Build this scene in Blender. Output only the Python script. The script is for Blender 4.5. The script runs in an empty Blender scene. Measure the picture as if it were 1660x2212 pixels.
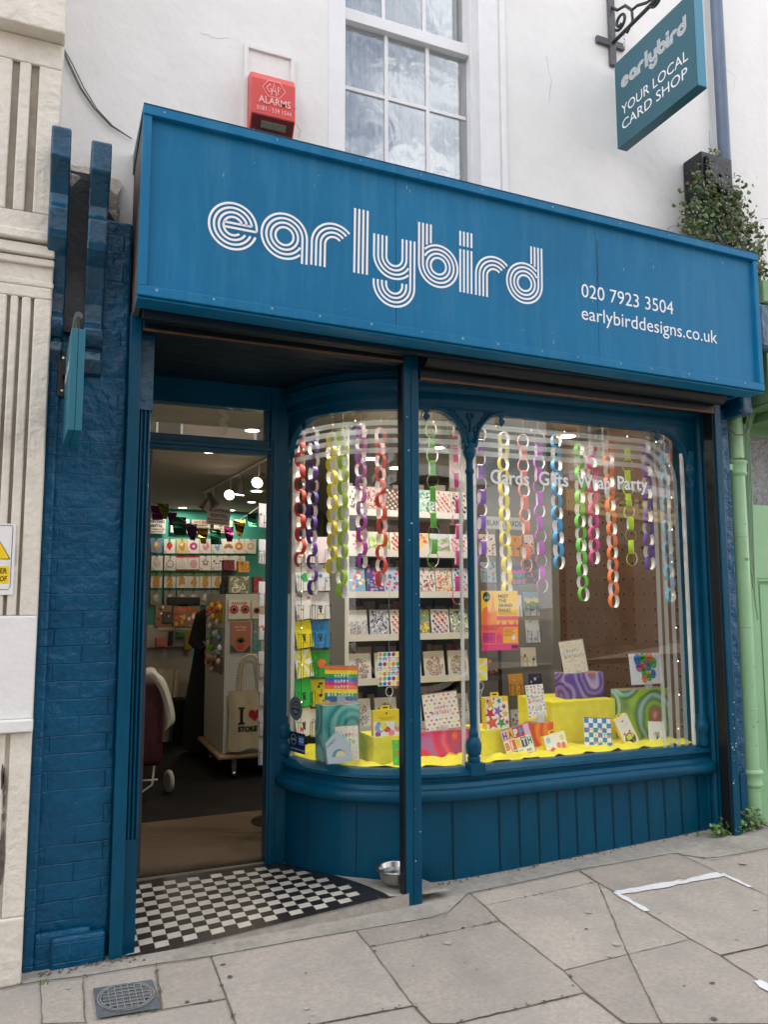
import bpy, math, random
from mathutils import Vector, Matrix
R=math.radians
sc=bpy.context.scene; col=sc.collection
random.seed(7)
# ---------------------------------------------------------------- camera
F_PX=1680.0; PW,PH=1660,2212
yaw,pitch,roll=R(22.7),R(6.28),R(-0.15)
fw=Vector((math.sin(yaw)*math.cos(pitch),math.cos(yaw)*math.cos(pitch),math.sin(pitch)))
r0=Vector((math.cos(yaw),-math.sin(yaw),0)); u0=r0.cross(fw)
rt=r0*math.cos(roll)+u0*math.sin(roll); up=rt.cross(fw)
CAM=Vector((0,-3.7,1.5))
cd=bpy.data.cameras.new('camera'); cam=bpy.data.objects.new('camera',cd); col.objects.link(cam)
cam.matrix_world=Matrix(((rt.x,up.x,-fw.x,CAM.x),(rt.y,up.y,-fw.y,CAM.y),(rt.z,up.z,-fw.z,CAM.z),(0,0,0,1)))
cd.sensor_fit='VERTICAL'; cd.sensor_height=36; cd.lens=F_PX/PH*36; cd.clip_start=.05; cd.clip_end=400
sc.camera=cam
# ---------------------------------------------------------------- sky, sun, exposure
SUN_EL,SUN_AZ=R(43),R(28)      # azimuth from +Y clockwise
w=bpy.data.worlds.new('World'); sc.world=w; w.use_nodes=True
nt=w.node_tree; nt.nodes.clear(); N=nt.nodes.new; L=nt.links.new
wo=N('ShaderNodeOutputWorld'); bg=N('ShaderNodeBackground'); sk=N('ShaderNodeTexSky')
sk.sky_type='NISHITA'; sk.sun_disc=False; sk.sun_elevation=SUN_EL; sk.sun_rotation=SUN_AZ; sk.dust_density=2.5
tc=N('ShaderNodeTexCoord'); mp=N('ShaderNodeMapping'); mp.inputs['Scale'].default_value=(1,1,2.2)
nz=N('ShaderNodeTexNoise'); nz.inputs['Scale'].default_value=2.3; nz.inputs['Detail'].default_value=7; nz.inputs['Roughness'].default_value=.6
cr=N('ShaderNodeValToRGB'); cr.color_ramp.elements[0].position=.40; cr.color_ramp.elements[1].position=.60
mx=N('ShaderNodeMixRGB'); mx.inputs['Color2'].default_value=(11.5,11.6,11.9,1)
L(tc.outputs['Generated'],mp.inputs['Vector']); L(mp.outputs['Vector'],nz.inputs['Vector']); L(nz.outputs['Fac'],cr.inputs['Fac'])
L(cr.outputs['Color'],mx.inputs['Fac']); L(sk.outputs['Color'],mx.inputs['Color1']); L(mx.outputs['Color'],bg.inputs['Color'])
bg.inputs['Strength'].default_value=.12; L(bg.outputs[0],wo.inputs[0])
sd=bpy.data.lights.new('sun','SUN'); sd.energy=3.6; sd.angle=R(3); sd.color=(1,.95,.88)
so=bpy.data.objects.new('sun',sd); col.objects.link(so)
sv=Vector((math.sin(SUN_AZ)*math.cos(SUN_EL),math.cos(SUN_AZ)*math.cos(SUN_EL),math.sin(SUN_EL)))
so.rotation_euler=sv.to_track_quat('Z','Y').to_euler(); so.location=(0,-6,12)
sc.view_settings.view_transform='Standard'; sc.view_settings.look='None'; sc.view_settings.gamma=1
sc.view_settings.exposure=1.28
sc.render.engine='CYCLES'; sc.cycles.max_bounces=10; sc.cycles.transparent_max_bounces=16
# ---------------------------------------------------------------- photo geometry helpers (display px 1660 wide -> world planes)
def ray(x,y): return fw+rt*((x-PW/2)/F_PX)-up*((y-PH/2)/F_PX)
def at(x,y,Y):
    d=ray(x,y); return CAM+d*((Y-CAM.y)/d.y)
def atx(x,y,X):
    d=ray(x,y); return CAM+d*((X-CAM.x)/d.x)
def atz(x,y,Z):
    d=ray(x,y); return CAM+d*((Z-CAM.z)/d.z)
def zoom(ox,oy,s): return lambda x,y:((ox+x/s)/1.45301,(oy+y/s)/1.45301)
def gz(X,Y):
    x=max(0.,min(5.,X)); z=-.032+.0133*(x-.27)+.00688*(x-.27)*(x-1.7)
    z+= .05*(X-5) if X>5 else (0 if X>0 else -.0*X)
    return z+.012*max(-4,min(0,Y))
def atg(x,y):
    z=0
    for i in range(6):
        p=atz(x,y,z); z=gz(p.x,p.y)
    return p
# ---------------------------------------------------------------- materials
MATS={}
def mat(name,c,rough=.5,metal=0,var=0,vs=6,bump=0,bs=60,coat=0,spec=None,emit=None,es=1,alpha=None,trans=0,dirt=None,ds=3,dmap=None,sheen=0):
    if name in MATS: return name
    m=bpy.data.materials.new(name); m.use_nodes=True; t=m.node_tree; b=t.nodes['Principled BSDF']
    b.inputs['Base Color'].default_value=(*c,1); b.inputs['Roughness'].default_value=rough; b.inputs['Metallic'].default_value=metal
    if coat: b.inputs['Coat Weight'].default_value=coat; b.inputs['Coat Roughness'].default_value=.12
    if spec is not None: b.inputs['Specular IOR Level'].default_value=spec
    if trans: b.inputs['Transmission Weight'].default_value=trans
    if sheen: b.inputs['Sheen Weight'].default_value=sheen
    if emit: b.inputs['Emission Color'].default_value=(*emit,1); b.inputs['Emission Strength'].default_value=es
    if alpha is not None: b.inputs['Alpha'].default_value=alpha
    n=t.nodes.new; l=t.links.new
    if var or bump or dirt:
        g=n('ShaderNodeNewGeometry')
    src=None
    if var:
        z=n('ShaderNodeTexNoise'); z.inputs['Scale'].default_value=vs; z.inputs['Detail'].default_value=8; z.inputs['Roughness'].default_value=.62
        l(g.outputs['Position'],z.inputs['Vector'])
        r=n('ShaderNodeValToRGB'); e=r.color_ramp.elements; e[0].position=.3; e[1].position=.7
        e[0].color=(*[max(0,k*(1-var)) for k in c],1); e[1].color=(*[min(1,k*(1+var)) for k in c],1)
        l(z.outputs['Fac'],r.inputs['Fac']); src=r.outputs['Color']
    if dirt:
        dc,lo,hi=dirt
        z=n('ShaderNodeTexNoise'); z.inputs['Scale'].default_value=ds; z.inputs['Detail'].default_value=10; z.inputs['Roughness'].default_value=.7
        if dmap:
            mp_=n('ShaderNodeMapping'); mp_.inputs['Scale'].default_value=dmap; l(g.outputs['Position'],mp_.inputs['Vector']); l(mp_.outputs[0],z.inputs['Vector'])
        else: l(g.outputs['Position'],z.inputs['Vector'])
        r=n('ShaderNodeValToRGB'); e=r.color_ramp.elements; e[0].position=lo; e[1].position=hi
        l(z.outputs['Fac'],r.inputs['Fac'])
        x=n('ShaderNodeMixRGB'); l(r.outputs['Color'],x.inputs['Fac'])
        if src: l(src,x.inputs['Color1'])
        else: x.inputs['Color1'].default_value=(*c,1)
        x.inputs['Color2'].default_value=(*dc,1); src=x.outputs['Color']
    if src: l(src,b.inputs['Base Color'])
    if bump:
        z=n('ShaderNodeTexNoise'); z.inputs['Scale'].default_value=bs; z.inputs['Detail'].default_value=6
        l(g.outputs['Position'],z.inputs['Vector'])
        bn=n('ShaderNodeBump'); bn.inputs['Strength'].default_value=1; bn.inputs['Distance'].default_value=bump
        l(z.outputs['Fac'],bn.inputs['Height']); l(bn.outputs[0],b.inputs['Normal'])
    MATS[name]=m; return name
def M(name): return MATS[name]
def ncol(c):   # plain paper / ink colour, cached by value
    k='ink_%02x%02x%02x'%tuple(int(x*255) for x in c)
    return mat(k,[ (x/12.92 if x<=.04045 else ((x+.055)/1.055)**2.4) for x in c],.55)
def H(h): return ncol((int(h[0:2],16)/255,int(h[2:4],16)/255,int(h[4:6],16)/255))
# ---------------------------------------------------------------- mesh builder
WL={}
class Fr:
    def __init__(s,o,u=(1,0,0),v=(0,0,1)):
        s.o=Vector(o); s.u=Vector(u).normalized(); s.v=Vector(v).normalized(); s.n=s.u.cross(s.v)
    def p(s,a,b,c=0): return s.o+s.u*a+s.v*b+s.n*c
    def off(s,a=0,b=0,c=0): return Fr(s.p(a,b,c),s.u,s.v)
class MB:
    def __init__(s): s.v=[];s.f=[];s.m=[];s.s=[]
    def add(s,vs,fs,m,smooth=False,T=None):
        o=len(s.v)
        for q in vs:
            q=Vector(q); s.v.append(T@q if T else q)
        for f in fs: s.f.append([o+i for i in f]); s.m.append(m); s.s.append(smooth)
    def box(s,x0,x1,y0,y1,z0,z1,m,T=None):
        v=[(x,y,z) for x in(x0,x1) for y in(y0,y1) for z in(z0,z1)]
        s.add(v,[(0,1,3,2),(4,6,7,5),(0,4,5,1),(2,3,7,6),(0,2,6,4),(1,5,7,3)],m,False,T)
    def fbox(s,F,a0,a1,b0,b1,c0,c1,m):
        v=[F.p(x,z,y) for x in(a0,a1) for y in(c0,c1) for z in(b0,b1)]
        s.add(v,[(0,1,3,2),(4,6,7,5),(0,4,5,1),(2,3,7,6),(0,2,6,4),(1,5,7,3)],m)
    def prism(s,P,F,d,m,w0=0):
        n=len(P); v=[F.p(a,b,w0) for a,b in P]+[F.p(a,b,w0+d) for a,b in P]
        s.add(v,[tuple(range(n))[::-1],tuple(range(n,2*n))]+[(i,(i+1)%n,n+(i+1)%n,n+i) for i in range(n)],m)
    def flat(s,P,F,m,w=0): s.add([F.p(a,b,w) for a,b in P],[tuple(range(len(P)))],m)
    def tube(s,pts,r,m,n=8,cap=True):
        pts=[Vector(p) for p in pts]; k=len(pts); rs=r if isinstance(r,(list,tuple)) else [r]*k
        vs=[];prev=None
        for i,p in enumerate(pts):
            t=(pts[min(i+1,k-1)]-pts[max(i-1,0)]).normalized()
            if prev is None: a=t.orthogonal().normalized()
            else: a=(prev-t*prev.dot(t)).normalized()
            prev=a; b=t.cross(a)
            for j in range(n):
                q=2*math.pi*j/n; vs.append(p+(a*math.cos(q)+b*math.sin(q))*rs[i])
        fs=[(i*n+j,i*n+(j+1)%n,(i+1)*n+(j+1)%n,(i+1)*n+j) for i in range(k-1) for j in range(n)]
        s.add(vs,fs,m,n>4)
        if cap: s.add(vs[:n],[tuple(range(n))[::-1]],m); s.add(vs[-n:],[tuple(range(n))],m)
    def lathe(s,prof,c,m,n=20,axis=None,smooth=True):
        c=Vector(c); Q=axis.to_track_quat('Z','Y').to_matrix() if axis else Matrix.Identity(3)
        vs=[c+Q@Vector((r*math.cos(2*math.pi*j/n),r*math.sin(2*math.pi*j/n),z)) for r,z in prof for j in range(n)]
        k=len(prof); s.add(vs,[(i*n+j,i*n+(j+1)%n,(i+1)*n+(j+1)%n,(i+1)*n+j) for i in range(k-1) for j in range(n)],m,smooth)
        s.add(vs[:n],[tuple(range(n))[::-1]],m); s.add(vs[-n:],[tuple(range(n))],m)
    def sweep(s,prof,path,m,closed=True,smooth=False):
        # prof: (outward offset, z); path: list of ((x,y),(nx,ny))
        k=len(prof); vs=[(p[0]+n[0]*o,p[1]+n[1]*o,z) for p,n in path for o,z in prof]
        e=k if closed else k-1
        s.add(vs,[(i*k+j,i*k+(j+1)%k,(i+1)*k+(j+1)%k,(i+1)*k+j) for i in range(len(path)-1) for j in range(e)],m,smooth)
        if closed: s.add(vs[:k],[tuple(range(k))],m); s.add(vs[-k:],[tuple(range(k))[::-1]],m)
    def text(s,txt,F,size,m,align='LEFT',bold=0,w=.0006,sx=1,shear=0,mono=False):
        v,f=textgeo(txt,align,bold,shear)
        s.add([F.p(a*size*sx,b*size,w) for a,b in v],f,m)
        return max([a for a,b in v] or [0])*size*sx
    def build(s,name,parent=None,bevel=0,loc=None,seg=2):
        base=Vector(loc) if loc is not None else (WL.get(parent.name,Vector()) if parent else Vector())
        me=bpy.data.meshes.new(name)
        me.from_pydata([q-base for q in s.v],[],s.f)
        names=[]
        for x in s.m:
            if x not in names: names.append(x)
        for x in names: me.materials.append(M(x))
        ix={x:i for i,x in enumerate(names)}
        me.polygons.foreach_set('material_index',[ix[x] for x in s.m])
        me.polygons.foreach_set('use_smooth',s.s); me.update()
        o=bpy.data.objects.new(name,me); col.objects.link(o)
        if parent: o.parent=parent
        elif loc is not None: o.location=base
        WL[o.name]=base
        if bevel:
            b=o.modifiers.new('bevel','BEVEL'); b.width=bevel; b.segments=seg; b.limit_method='ANGLE'; b.angle_limit=R(40)
        return o
_tg={}
def textgeo(txt,align,bold,shear):
    k=(txt,align,bold,shear)
    if k in _tg: return _tg[k]
    c=bpy.data.curves.new('t','FONT'); c.body=txt; c.align_x=align; c.offset=bold; c.resolution_u=3; c.shear=shear
    o=bpy.data.objects.new('t',c); col.objects.link(o)
    me=bpy.data.meshes.new_from_object(o.evaluated_get(bpy.context.evaluated_depsgraph_get()))
    r=([(q.co.x,q.co.y) for q in me.vertices],[tuple(p.vertices) for p in me.polygons])
    bpy.data.objects.remove(o); bpy.data.curves.remove(c); bpy.data.meshes.remove(me)
    _tg[k]=r; return r
def tag(o,label=None,cat=None,group=None,kind=None):
    if label: o['label']=label
    if cat: o['category']=cat
    if group: o['group']=group
    if kind: o['kind']=kind
    return o
def thing(name,label,cat,loc=(0,0,0),group=None):
    o=bpy.data.objects.new(name,None); o.empty_display_size=.05; col.objects.link(o); o.location=loc; WL[o.name]=Vector(loc)
    return tag(o,label,cat,group)
def circ(cx,cy,r,n=16,a0=0,a1=360): return [(cx+r*math.cos(R(a0+(a1-a0)*i/n)),cy+r*math.sin(R(a0+(a1-a0)*i/n))) for i in range(n if a1-a0==360 else n+1)]
def ribbon(pts,w):          # 2D polyline -> quads
    out=[]; n=len(pts); L_=[];R_=[]
    for i in range(n):
        a=Vector(pts[max(i-1,0)]); b=Vector(pts[min(i+1,n-1)]); t=(b-a).normalized(); q=Vector((-t.y,t.x))*w/2; p=Vector(pts[i])
        L_.append(tuple(p+q)); R_.append(tuple(p-q))
    return [[R_[i],R_[i+1],L_[i+1],L_[i]] for i in range(n-1)]
# ---- materials
mat('render_white',(.78,.77,.75),.85,var=.04,vs=3.5,bump=.004,bs=18,dirt=((.55,.53,.49),.62,.82),ds=1.6)
mat('trim_white',(.76,.76,.77),.5,var=.04,vs=10,bump=.0015,bs=40,dirt=((.42,.38,.33),.68,.78),ds=6)
mat('stone_cream',(.72,.67,.58),.8,var=.10,vs=7,bump=.010,bs=24,dirt=((.27,.23,.18),.55,.80),ds=3.5)
mat('stone_soffit',(.25,.22,.18),.9,var=.3,vs=9,bump=.02,bs=20)
mat('patch_white',(.78,.77,.75),.7,var=.03,bump=.004,bs=30)
mat('fascia_blue',(.004,.145,.305),.48,spec=.22,var=.15,vs=1.3,bump=.0007,bs=60,dirt=((.028,.180,.330),.48,.76),ds=4,dmap=(3.5,1,.35))
mat('wood_blue',(.0002,.064,.125),.30,spec=.22,var=.14,vs=4,bump=.0018,bs=32,dirt=((.001,.05,.09),.50,.75),ds=5,dmap=(4,4,.6))
mat('pier_blue',(.0002,.076,.165),.24,spec=.32,var=.16,vs=3.5,bump=.006,bs=16,dirt=((.001,.055,.12),.50,.72),ds=6)
mat('corbel_blue',(.0003,.062,.125),.26,var=.16,vs=6,bump=.009,bs=22,coat=.15,dirt=((.001,.03,.06),.5,.7),ds=7)
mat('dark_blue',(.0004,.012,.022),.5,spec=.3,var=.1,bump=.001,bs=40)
mat('shutter_dark',(.008,.012,.016),.4,metal=.3)
mat('rust',(.16,.075,.035),.7,var=.3,vs=30)
mat('iron',(.018,.02,.022),.45,var=.3,vs=30,bump=.001,bs=80)
mat('iron_grey',(.09,.095,.10),.5,var=.3,vs=20,bump=.002,bs=60)
mat('white_ink',(.84,.85,.86),.6,spec=.2)
mat('sign_teal',(.022,.105,.145),.4,var=.03)
mat('sign_teal_edge',(.035,.22,.32),.35)
mat('small_teal',(.004,.13,.19),.3)
mat('green_pale',(.27,.50,.27),.45,var=.08,vs=4,bump=.0015,bs=40,coat=.1)
mat('green_olive',(.16,.30,.14),.5,var=.08,bump=.001)
mat('pipe_green',(.30,.53,.29),.38,var=.07,vs=5,bump=.002,bs=30,coat=.2)
mat('pipe_blue',(.10,.14,.21),.4,var=.15,vs=6)
mat('alarm_red',(.62,.045,.03),.38,var=.06,coat=.3)
mat('alarm_dark',(.10,.008,.010),.4,var=.3,vs=40)
mat('lens_grey',(.13,.13,.10),.3,var=.2,vs=60)
mat('alarm_ink',(.85,.50,.46),.5)
mat('cable',(.10,.10,.09),.6)
mat('cable_green',(.20,.33,.20),.5)
mat('chrome',(.62,.62,.62),.18,metal=1)
mat('steel_brushed',(.52,.50,.47),.28,metal=1,var=.1,vs=30)
mat('paving',(.395,.350,.302),.88,var=.16,vs=55,bump=.004,bs=90,dirt=((.33,.30,.27),.42,.72),ds=2.2)
mat('concrete',(.36,.335,.29),.9,var=.16,vs=26,bump=.006,bs=40,dirt=((.22,.21,.17),.50,.78),ds=5)
mat('joint',(.15,.128,.10),.95,var=.4,vs=30,bump=.004)
mat('moss',(.07,.10,.03),.9,var=.4,vs=60)
mat('cast_ring',(.30,.30,.27),.6,var=.2,vs=30)
mat('manhole_base',(.10,.115,.135),.6,var=.3,vs=20)
mat('gum',(.42,.39,.33),.8)
mat('gumdark',(.10,.09,.08),.8)
mat('road_mark',(.72,.72,.72),.7,var=.08,vs=40,dirt=((.35,.31,.27),.60,.70),ds=16)
mat('asphalt',(.05,.05,.052),.9,var=.2,vs=50,bump=.004)
mat('grit',(.13,.10,.075),.95,var=.5,vs=60,bump=.01,bs=70)
mat('manhole',(.15,.165,.18),.55,metal=.2,var=.25,vs=20,bump=.002,bs=70)
mat('leaf_a',(.045,.105,.028),.5,var=.35,vs=12)
mat('leaf_b',(.085,.15,.05),.5,var=.3,vs=12)
mat('leaf_c',(.14,.15,.06),.55,var=.3,vs=12)
mat('leaf_bright',(.12,.24,.045),.45,var=.25,vs=20)
mat('stem_brown',(.11,.085,.05),.8)
mat('petal',(.62,.58,.66),.6)
mat('black_plastic',(.012,.012,.014),.35)
mat('yellow_sign',(.85,.60,.01),.4)
# glass
def glass(name,tint=(1,1,1),refl=1.0,ior=1.5):
    m=bpy.data.materials.new(name); m.use_nodes=True; t=m.node_tree; t.nodes.clear(); n=t.nodes.new; l=t.links.new
    o=n('ShaderNodeOutputMaterial'); tr=n('ShaderNodeBsdfTransparent'); tr.inputs[0].default_value=(*tint,1)
    g=n('ShaderNodeBsdfGlossy'); g.inputs['Roughness'].default_value=.0
    lw=n('ShaderNodeLayerWeight'); lw.inputs['Blend'].default_value=.5     # Schlick, the same from both sides of the sheet
    pw=n('ShaderNodeMath'); pw.operation='POWER'; pw.inputs[1].default_value=5; l(lw.outputs['Facing'],pw.inputs[0])
    mm=n('ShaderNodeMath'); mm.operation='MULTIPLY_ADD'; mm.inputs[1].default_value=.9*refl; mm.inputs[2].default_value=.045*refl; mm.use_clamp=True; fr=pw
    x=n('ShaderNodeMixShader'); l(fr.outputs[0],mm.inputs[0]); l(mm.outputs[0],x.inputs[0]); l(tr.outputs[0],x.inputs[1]); l(g.outputs[0],x.inputs[2]); l(x.outputs[0],o.inputs[0])
    MATS[name]=m
    return m
glass('glass_shop',(.97,.985,.98),1.7)
gm=glass('glass_up',(.93,.95,.96),4.5,1.55)
t=gm.node_tree; n=t.nodes.new
g=n('ShaderNodeNewGeometry'); z=n('ShaderNodeTexNoise'); z.inputs['Scale'].default_value=5.5; z.inputs['Detail'].default_value=2.5; z.inputs['Distortion'].default_value=.8
bn=n('ShaderNodeBump'); bn.inputs['Distance'].default_value=.0022; t.links.new(g.outputs['Position'],z.inputs['Vector']); t.links.new(z.outputs['Fac'],bn.inputs['Height'])
for q in t.nodes:
    if q.type in('BSDF_GLOSSY',): t.links.new(bn.outputs[0],q.inputs['Normal'])
# frosted vinyl
m=bpy.data.materials.new('frost'); m.use_nodes=True; t=m.node_tree; t.nodes.clear(); n=t.nodes.new
o=n('ShaderNodeOutputMaterial'); a=n('ShaderNodeBsdfTransparent'); b=n('ShaderNodeBsdfDiffuse'); b.inputs[0].default_value=(.72,.78,.76,1); tl=n('ShaderNodeBsdfTranslucent'); tl.inputs[0].default_value=(.6,.66,.64,1)
x1=n('ShaderNodeMixShader'); x1.inputs[0].default_value=.3; x2=n('ShaderNodeMixShader'); x2.inputs[0].default_value=.48
t.links.new(b.outputs[0],x1.inputs[1]); t.links.new(tl.outputs[0],x1.inputs[2]); t.links.new(a.outputs[0],x2.inputs[1]); t.links.new(x1.outputs[0],x2.inputs[2]); t.links.new(x2.outputs[0],o.inputs[0])
MATS['frost']=m
# brick under thick paint: pier bump
def brickbump(name,sc_=1,dist=.01):
    t=M(name).node_tree; n=t.nodes.new; l=t.links.new
    b=t.nodes['Principled BSDF']; g=n('ShaderNodeNewGeometry'); sp=n('ShaderNodeSeparateXYZ'); cb=n('ShaderNodeCombineXYZ'); l(g.outputs['Position'],sp.inputs[0]); l(sp.outputs['X'],cb.inputs['X']); l(sp.outputs['Z'],cb.inputs['Y'])
    nz=n('ShaderNodeTexNoise'); nz.inputs['Scale'].default_value=9; nz.inputs['Detail'].default_value=5; l(g.outputs['Position'],nz.inputs['Vector'])
    ad=n('ShaderNodeMixRGB'); ad.blend_type='ADD'; ad.inputs['Fac'].default_value=.018; l(cb.outputs[0],ad.inputs['Color1']); l(nz.outputs['Color'],ad.inputs['Color2'])
    k=n('ShaderNodeTexBrick'); k.inputs['Scale'].default_value=1; k.inputs['Brick Width'].default_value=.235; k.inputs['Row Height'].default_value=.0765; k.inputs['Mortar Size'].default_value=.004; k.inputs['Mortar Smooth'].default_value=1
    k.inputs['Color1'].default_value=(1,1,1,1); k.inputs['Color2'].default_value=(.8,.8,.8,1); k.inputs['Mortar'].default_value=(0,0,0,1)
    l(ad.outputs[0],k.inputs['Vector'])
    n2=n('ShaderNodeTexNoise'); n2.inputs['Scale'].default_value=14; n2.inputs['Detail'].default_value=8; l(g.outputs['Position'],n2.inputs['Vector'])
    ma=n('ShaderNodeMath'); ma.operation='MULTIPLY_ADD'; l(n2.outputs['Fac'],ma.inputs[0]); ma.inputs[1].default_value=2.0; 
    mk=n('ShaderNodeMath'); mk.operation='MULTIPLY'; mk.inputs[1].default_value=.55; ms=n('ShaderNodeMixRGB'); ms.inputs['Color1'].default_value=(.75,.75,.75,1); n3=n('ShaderNodeTexNoise'); n3.inputs['Scale'].default_value=2.6; l(g.outputs['Position'],n3.inputs['Vector']); r3=n('ShaderNodeValToRGB'); r3.color_ramp.elements[0].position=.38; r3.color_ramp.elements[1].position=.66; l(n3.outputs['Fac'],r3.inputs['Fac']); l(r3.outputs['Color'],ms.inputs['Fac']); l(k.outputs['Color'],ms.inputs['Color2']); l(ms.outputs[0],mk.inputs[0]); l(mk.outputs[0],ma.inputs[2])
    bn=n('ShaderNodeBump'); bn.inputs['Distance'].default_value=dist; l(ma.outputs[0],bn.inputs['Height']); l(bn.outputs[0],b.inputs['Normal'])
brickbump('pier_blue',1,.012)
def brickcol(name,c1,c2,mortar,bw=.225,rh=.075):
    mat(name,c1,.85); t=M(name).node_tree; n=t.nodes.new; l=t.links.new; b=t.nodes['Principled BSDF']
    g=n('ShaderNodeTexCoord'); sp=n('ShaderNodeSeparateXYZ'); cb=n('ShaderNodeCombineXYZ'); l(g.outputs['Object'],sp.inputs[0]); l(sp.outputs['X'],cb.inputs['X']); l(sp.outputs['Z'],cb.inputs['Y'])
    k=n('ShaderNodeTexBrick'); k.inputs['Scale'].default_value=1; k.inputs['Brick Width'].default_value=bw; k.inputs['Row Height'].default_value=rh; k.inputs['Mortar Size'].default_value=.009
    k.inputs['Color1'].default_value=(*c1,1); k.inputs['Color2'].default_value=(*c2,1); k.inputs['Mortar'].default_value=(*mortar,1); l(cb.outputs[0],k.inputs['Vector']); l(k.outputs['Color'],b.inputs['Base Color'])
brickcol('brick_red',(.30,.105,.05),(.20,.07,.04),(.25,.2,.16))
# ================================================================ logo lettering
def textfit(mb,txt,F,w,h,m,bold=0,ww=.0006,ref=None,shear=0):
    v,f=textgeo(txt,'LEFT',bold,shear)
    x0=min(a for a,b in v);x1=max(a for a,b in v); H_=.73 if ref is None else ref
    sx=w/(x1-x0); sy=h/H_
    mb.add([F.p((a-x0)*sx,b*sy,ww) for a,b in v],f,m)
def logo(mb,F,k,m,lw=.011,lift=.0012):
    r1,r2,r3,r4=.1095,.0875,.0655,.0435; RR=[r1,r2,r3,r4]
    def st(cx,pts):
        pts=[((cx+a)*k,(b-.016*0)*k) for a,b in pts]
        for q in ribbon(pts,lw*k): mb.add([F.p(x,y,lift) for x,y in q],[(0,1,2,3)],m)
    def arc(r,a0,a1,cy=0):
        n=max(4,int(abs(a1-a0)/7)); return [(r*math.cos(R(a0+(a1-a0)*i/n)),cy+r*math.sin(R(a0+(a1-a0)*i/n))) for i in range(n+1)]
    ac=lambda x,r: math.degrees(math.acos(x/r))
    # e
    c=.115
    for r,e0,e1 in((r1,-4,342),(r2,9,338),(r3,12,330),(r4,19,312)): st(c,arc(r,e0,e1))
    st(c,[(-.038,-.008),(.109,-.008)]); st(c,[(-.04,.014),(.087,.014)])
    # a
    c=.357
    st(c,arc(r3,0,360)); st(c,arc(r4,0,360))
    for r in(r1,r2): st(c,arc(r,0,360-ac(.077,r))); st(c,[(r,0),(r,-.12)])
    def rr(c):
        for r in RR: st(c,arc(r,180,43)); st(c,[(-r,0),(-r,-.115)])
    rr(.6)
    for r in(.0055,.0275,.0495,.0715): st(.702,[(r,-.115),(r,.214)])
    c=.919                                                       # y
    for r in(r3,r4): st(c,[(-r,.105)]+arc(r,180,360)+[(r,.105)])
    for r in(r1,r2): st(c,[(-r,.105)]+arc(r,180,360-ac(.077,r))); st(c,[(r,.105)]+arc(r,0,-180,-.142)+[(-r,-.126)])
    for r in(r3,r4): st(c,[(r,-.126)]+arc(r,0,-180,-.142)+[(-r,-.126)])
    c=1.163                                                      # b
    st(c,arc(r3,0,360)); st(c,arc(r4,0,360))
    for r in(r1,r2): st(c,arc(r,180,360+180-ac(.077,r))); st(c,[(-r,0),(-r,.214)])
    for x in(r3,r4): st(c,[(-x,.214),(-x,math.sqrt(.115**2-x*x)+.008)])
    for r in(.0055,.0275,.0495,.0715): st(1.283,[(r,-.115),(r,.117)]); st(1.283,[(r,.134),(r,.214)])
    rr(1.49)
    c=1.677                                                      # d
    st(c,arc(r3,0,360)); st(c,arc(r4,0,360))
    for r in(r1,r2): st(c,arc(r,0,-(360-ac(.077,r)))); st(c,[(r,0),(r,.214)])
    for x in(r3,r4): st(c,[(x,.214),(x,math.sqrt(.115**2-x*x)+.008)])
# ================================================================ ground
def sheet(name,x0,x1,nx,y0,y1,ny,m,dz=0,skip=None,kind='structure'):
    xs=sorted(set([x0+(x1-x0)*i/nx for i in range(nx+1)])); ys=[y0+(y1-y0)*i/ny for i in range(ny+1)]
    b=MB(); v=[(x,y,gz(x,y)+dz) for x in xs for y in ys]; f=[]
    for i in range(nx):
        for j in range(ny):
            if skip and skip((xs[i]+xs[i+1])/2,(ys[j]+ys[j+1])/2): continue
            a=i*(ny+1)+j; f.append((a,a+ny+1,a+ny+2,a+1))
    b.add(v,f,m); return tag(b.build(name),kind=kind)
pave=sheet('pavement',-20,40,600,-4.3,.3,46,'paving',skip=lambda x,y:.3<x<1.62 and y>-.05)
b=MB(); b.box(-60,80,-60,60,-1.6,-1.5,'asphalt'); tag(b.build('ground'),kind='structure')
sheet('road',-20,40,60,-8.6,-4.42,4,'asphalt',dz=-.12)
b=MB()
for i in range(60): 
    x=-20+i; b.box(x+.003,x+.997,-4.42,-4.3,gz(x+.5,-4.3)-.4,gz(x+.5,-4.3)+.004,'concrete')
tag(b.build('kerb'),kind='structure')
sheet('far_pavement',-20,40,60,-30,-8.6,3,'paving',dz=-.02)
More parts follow.
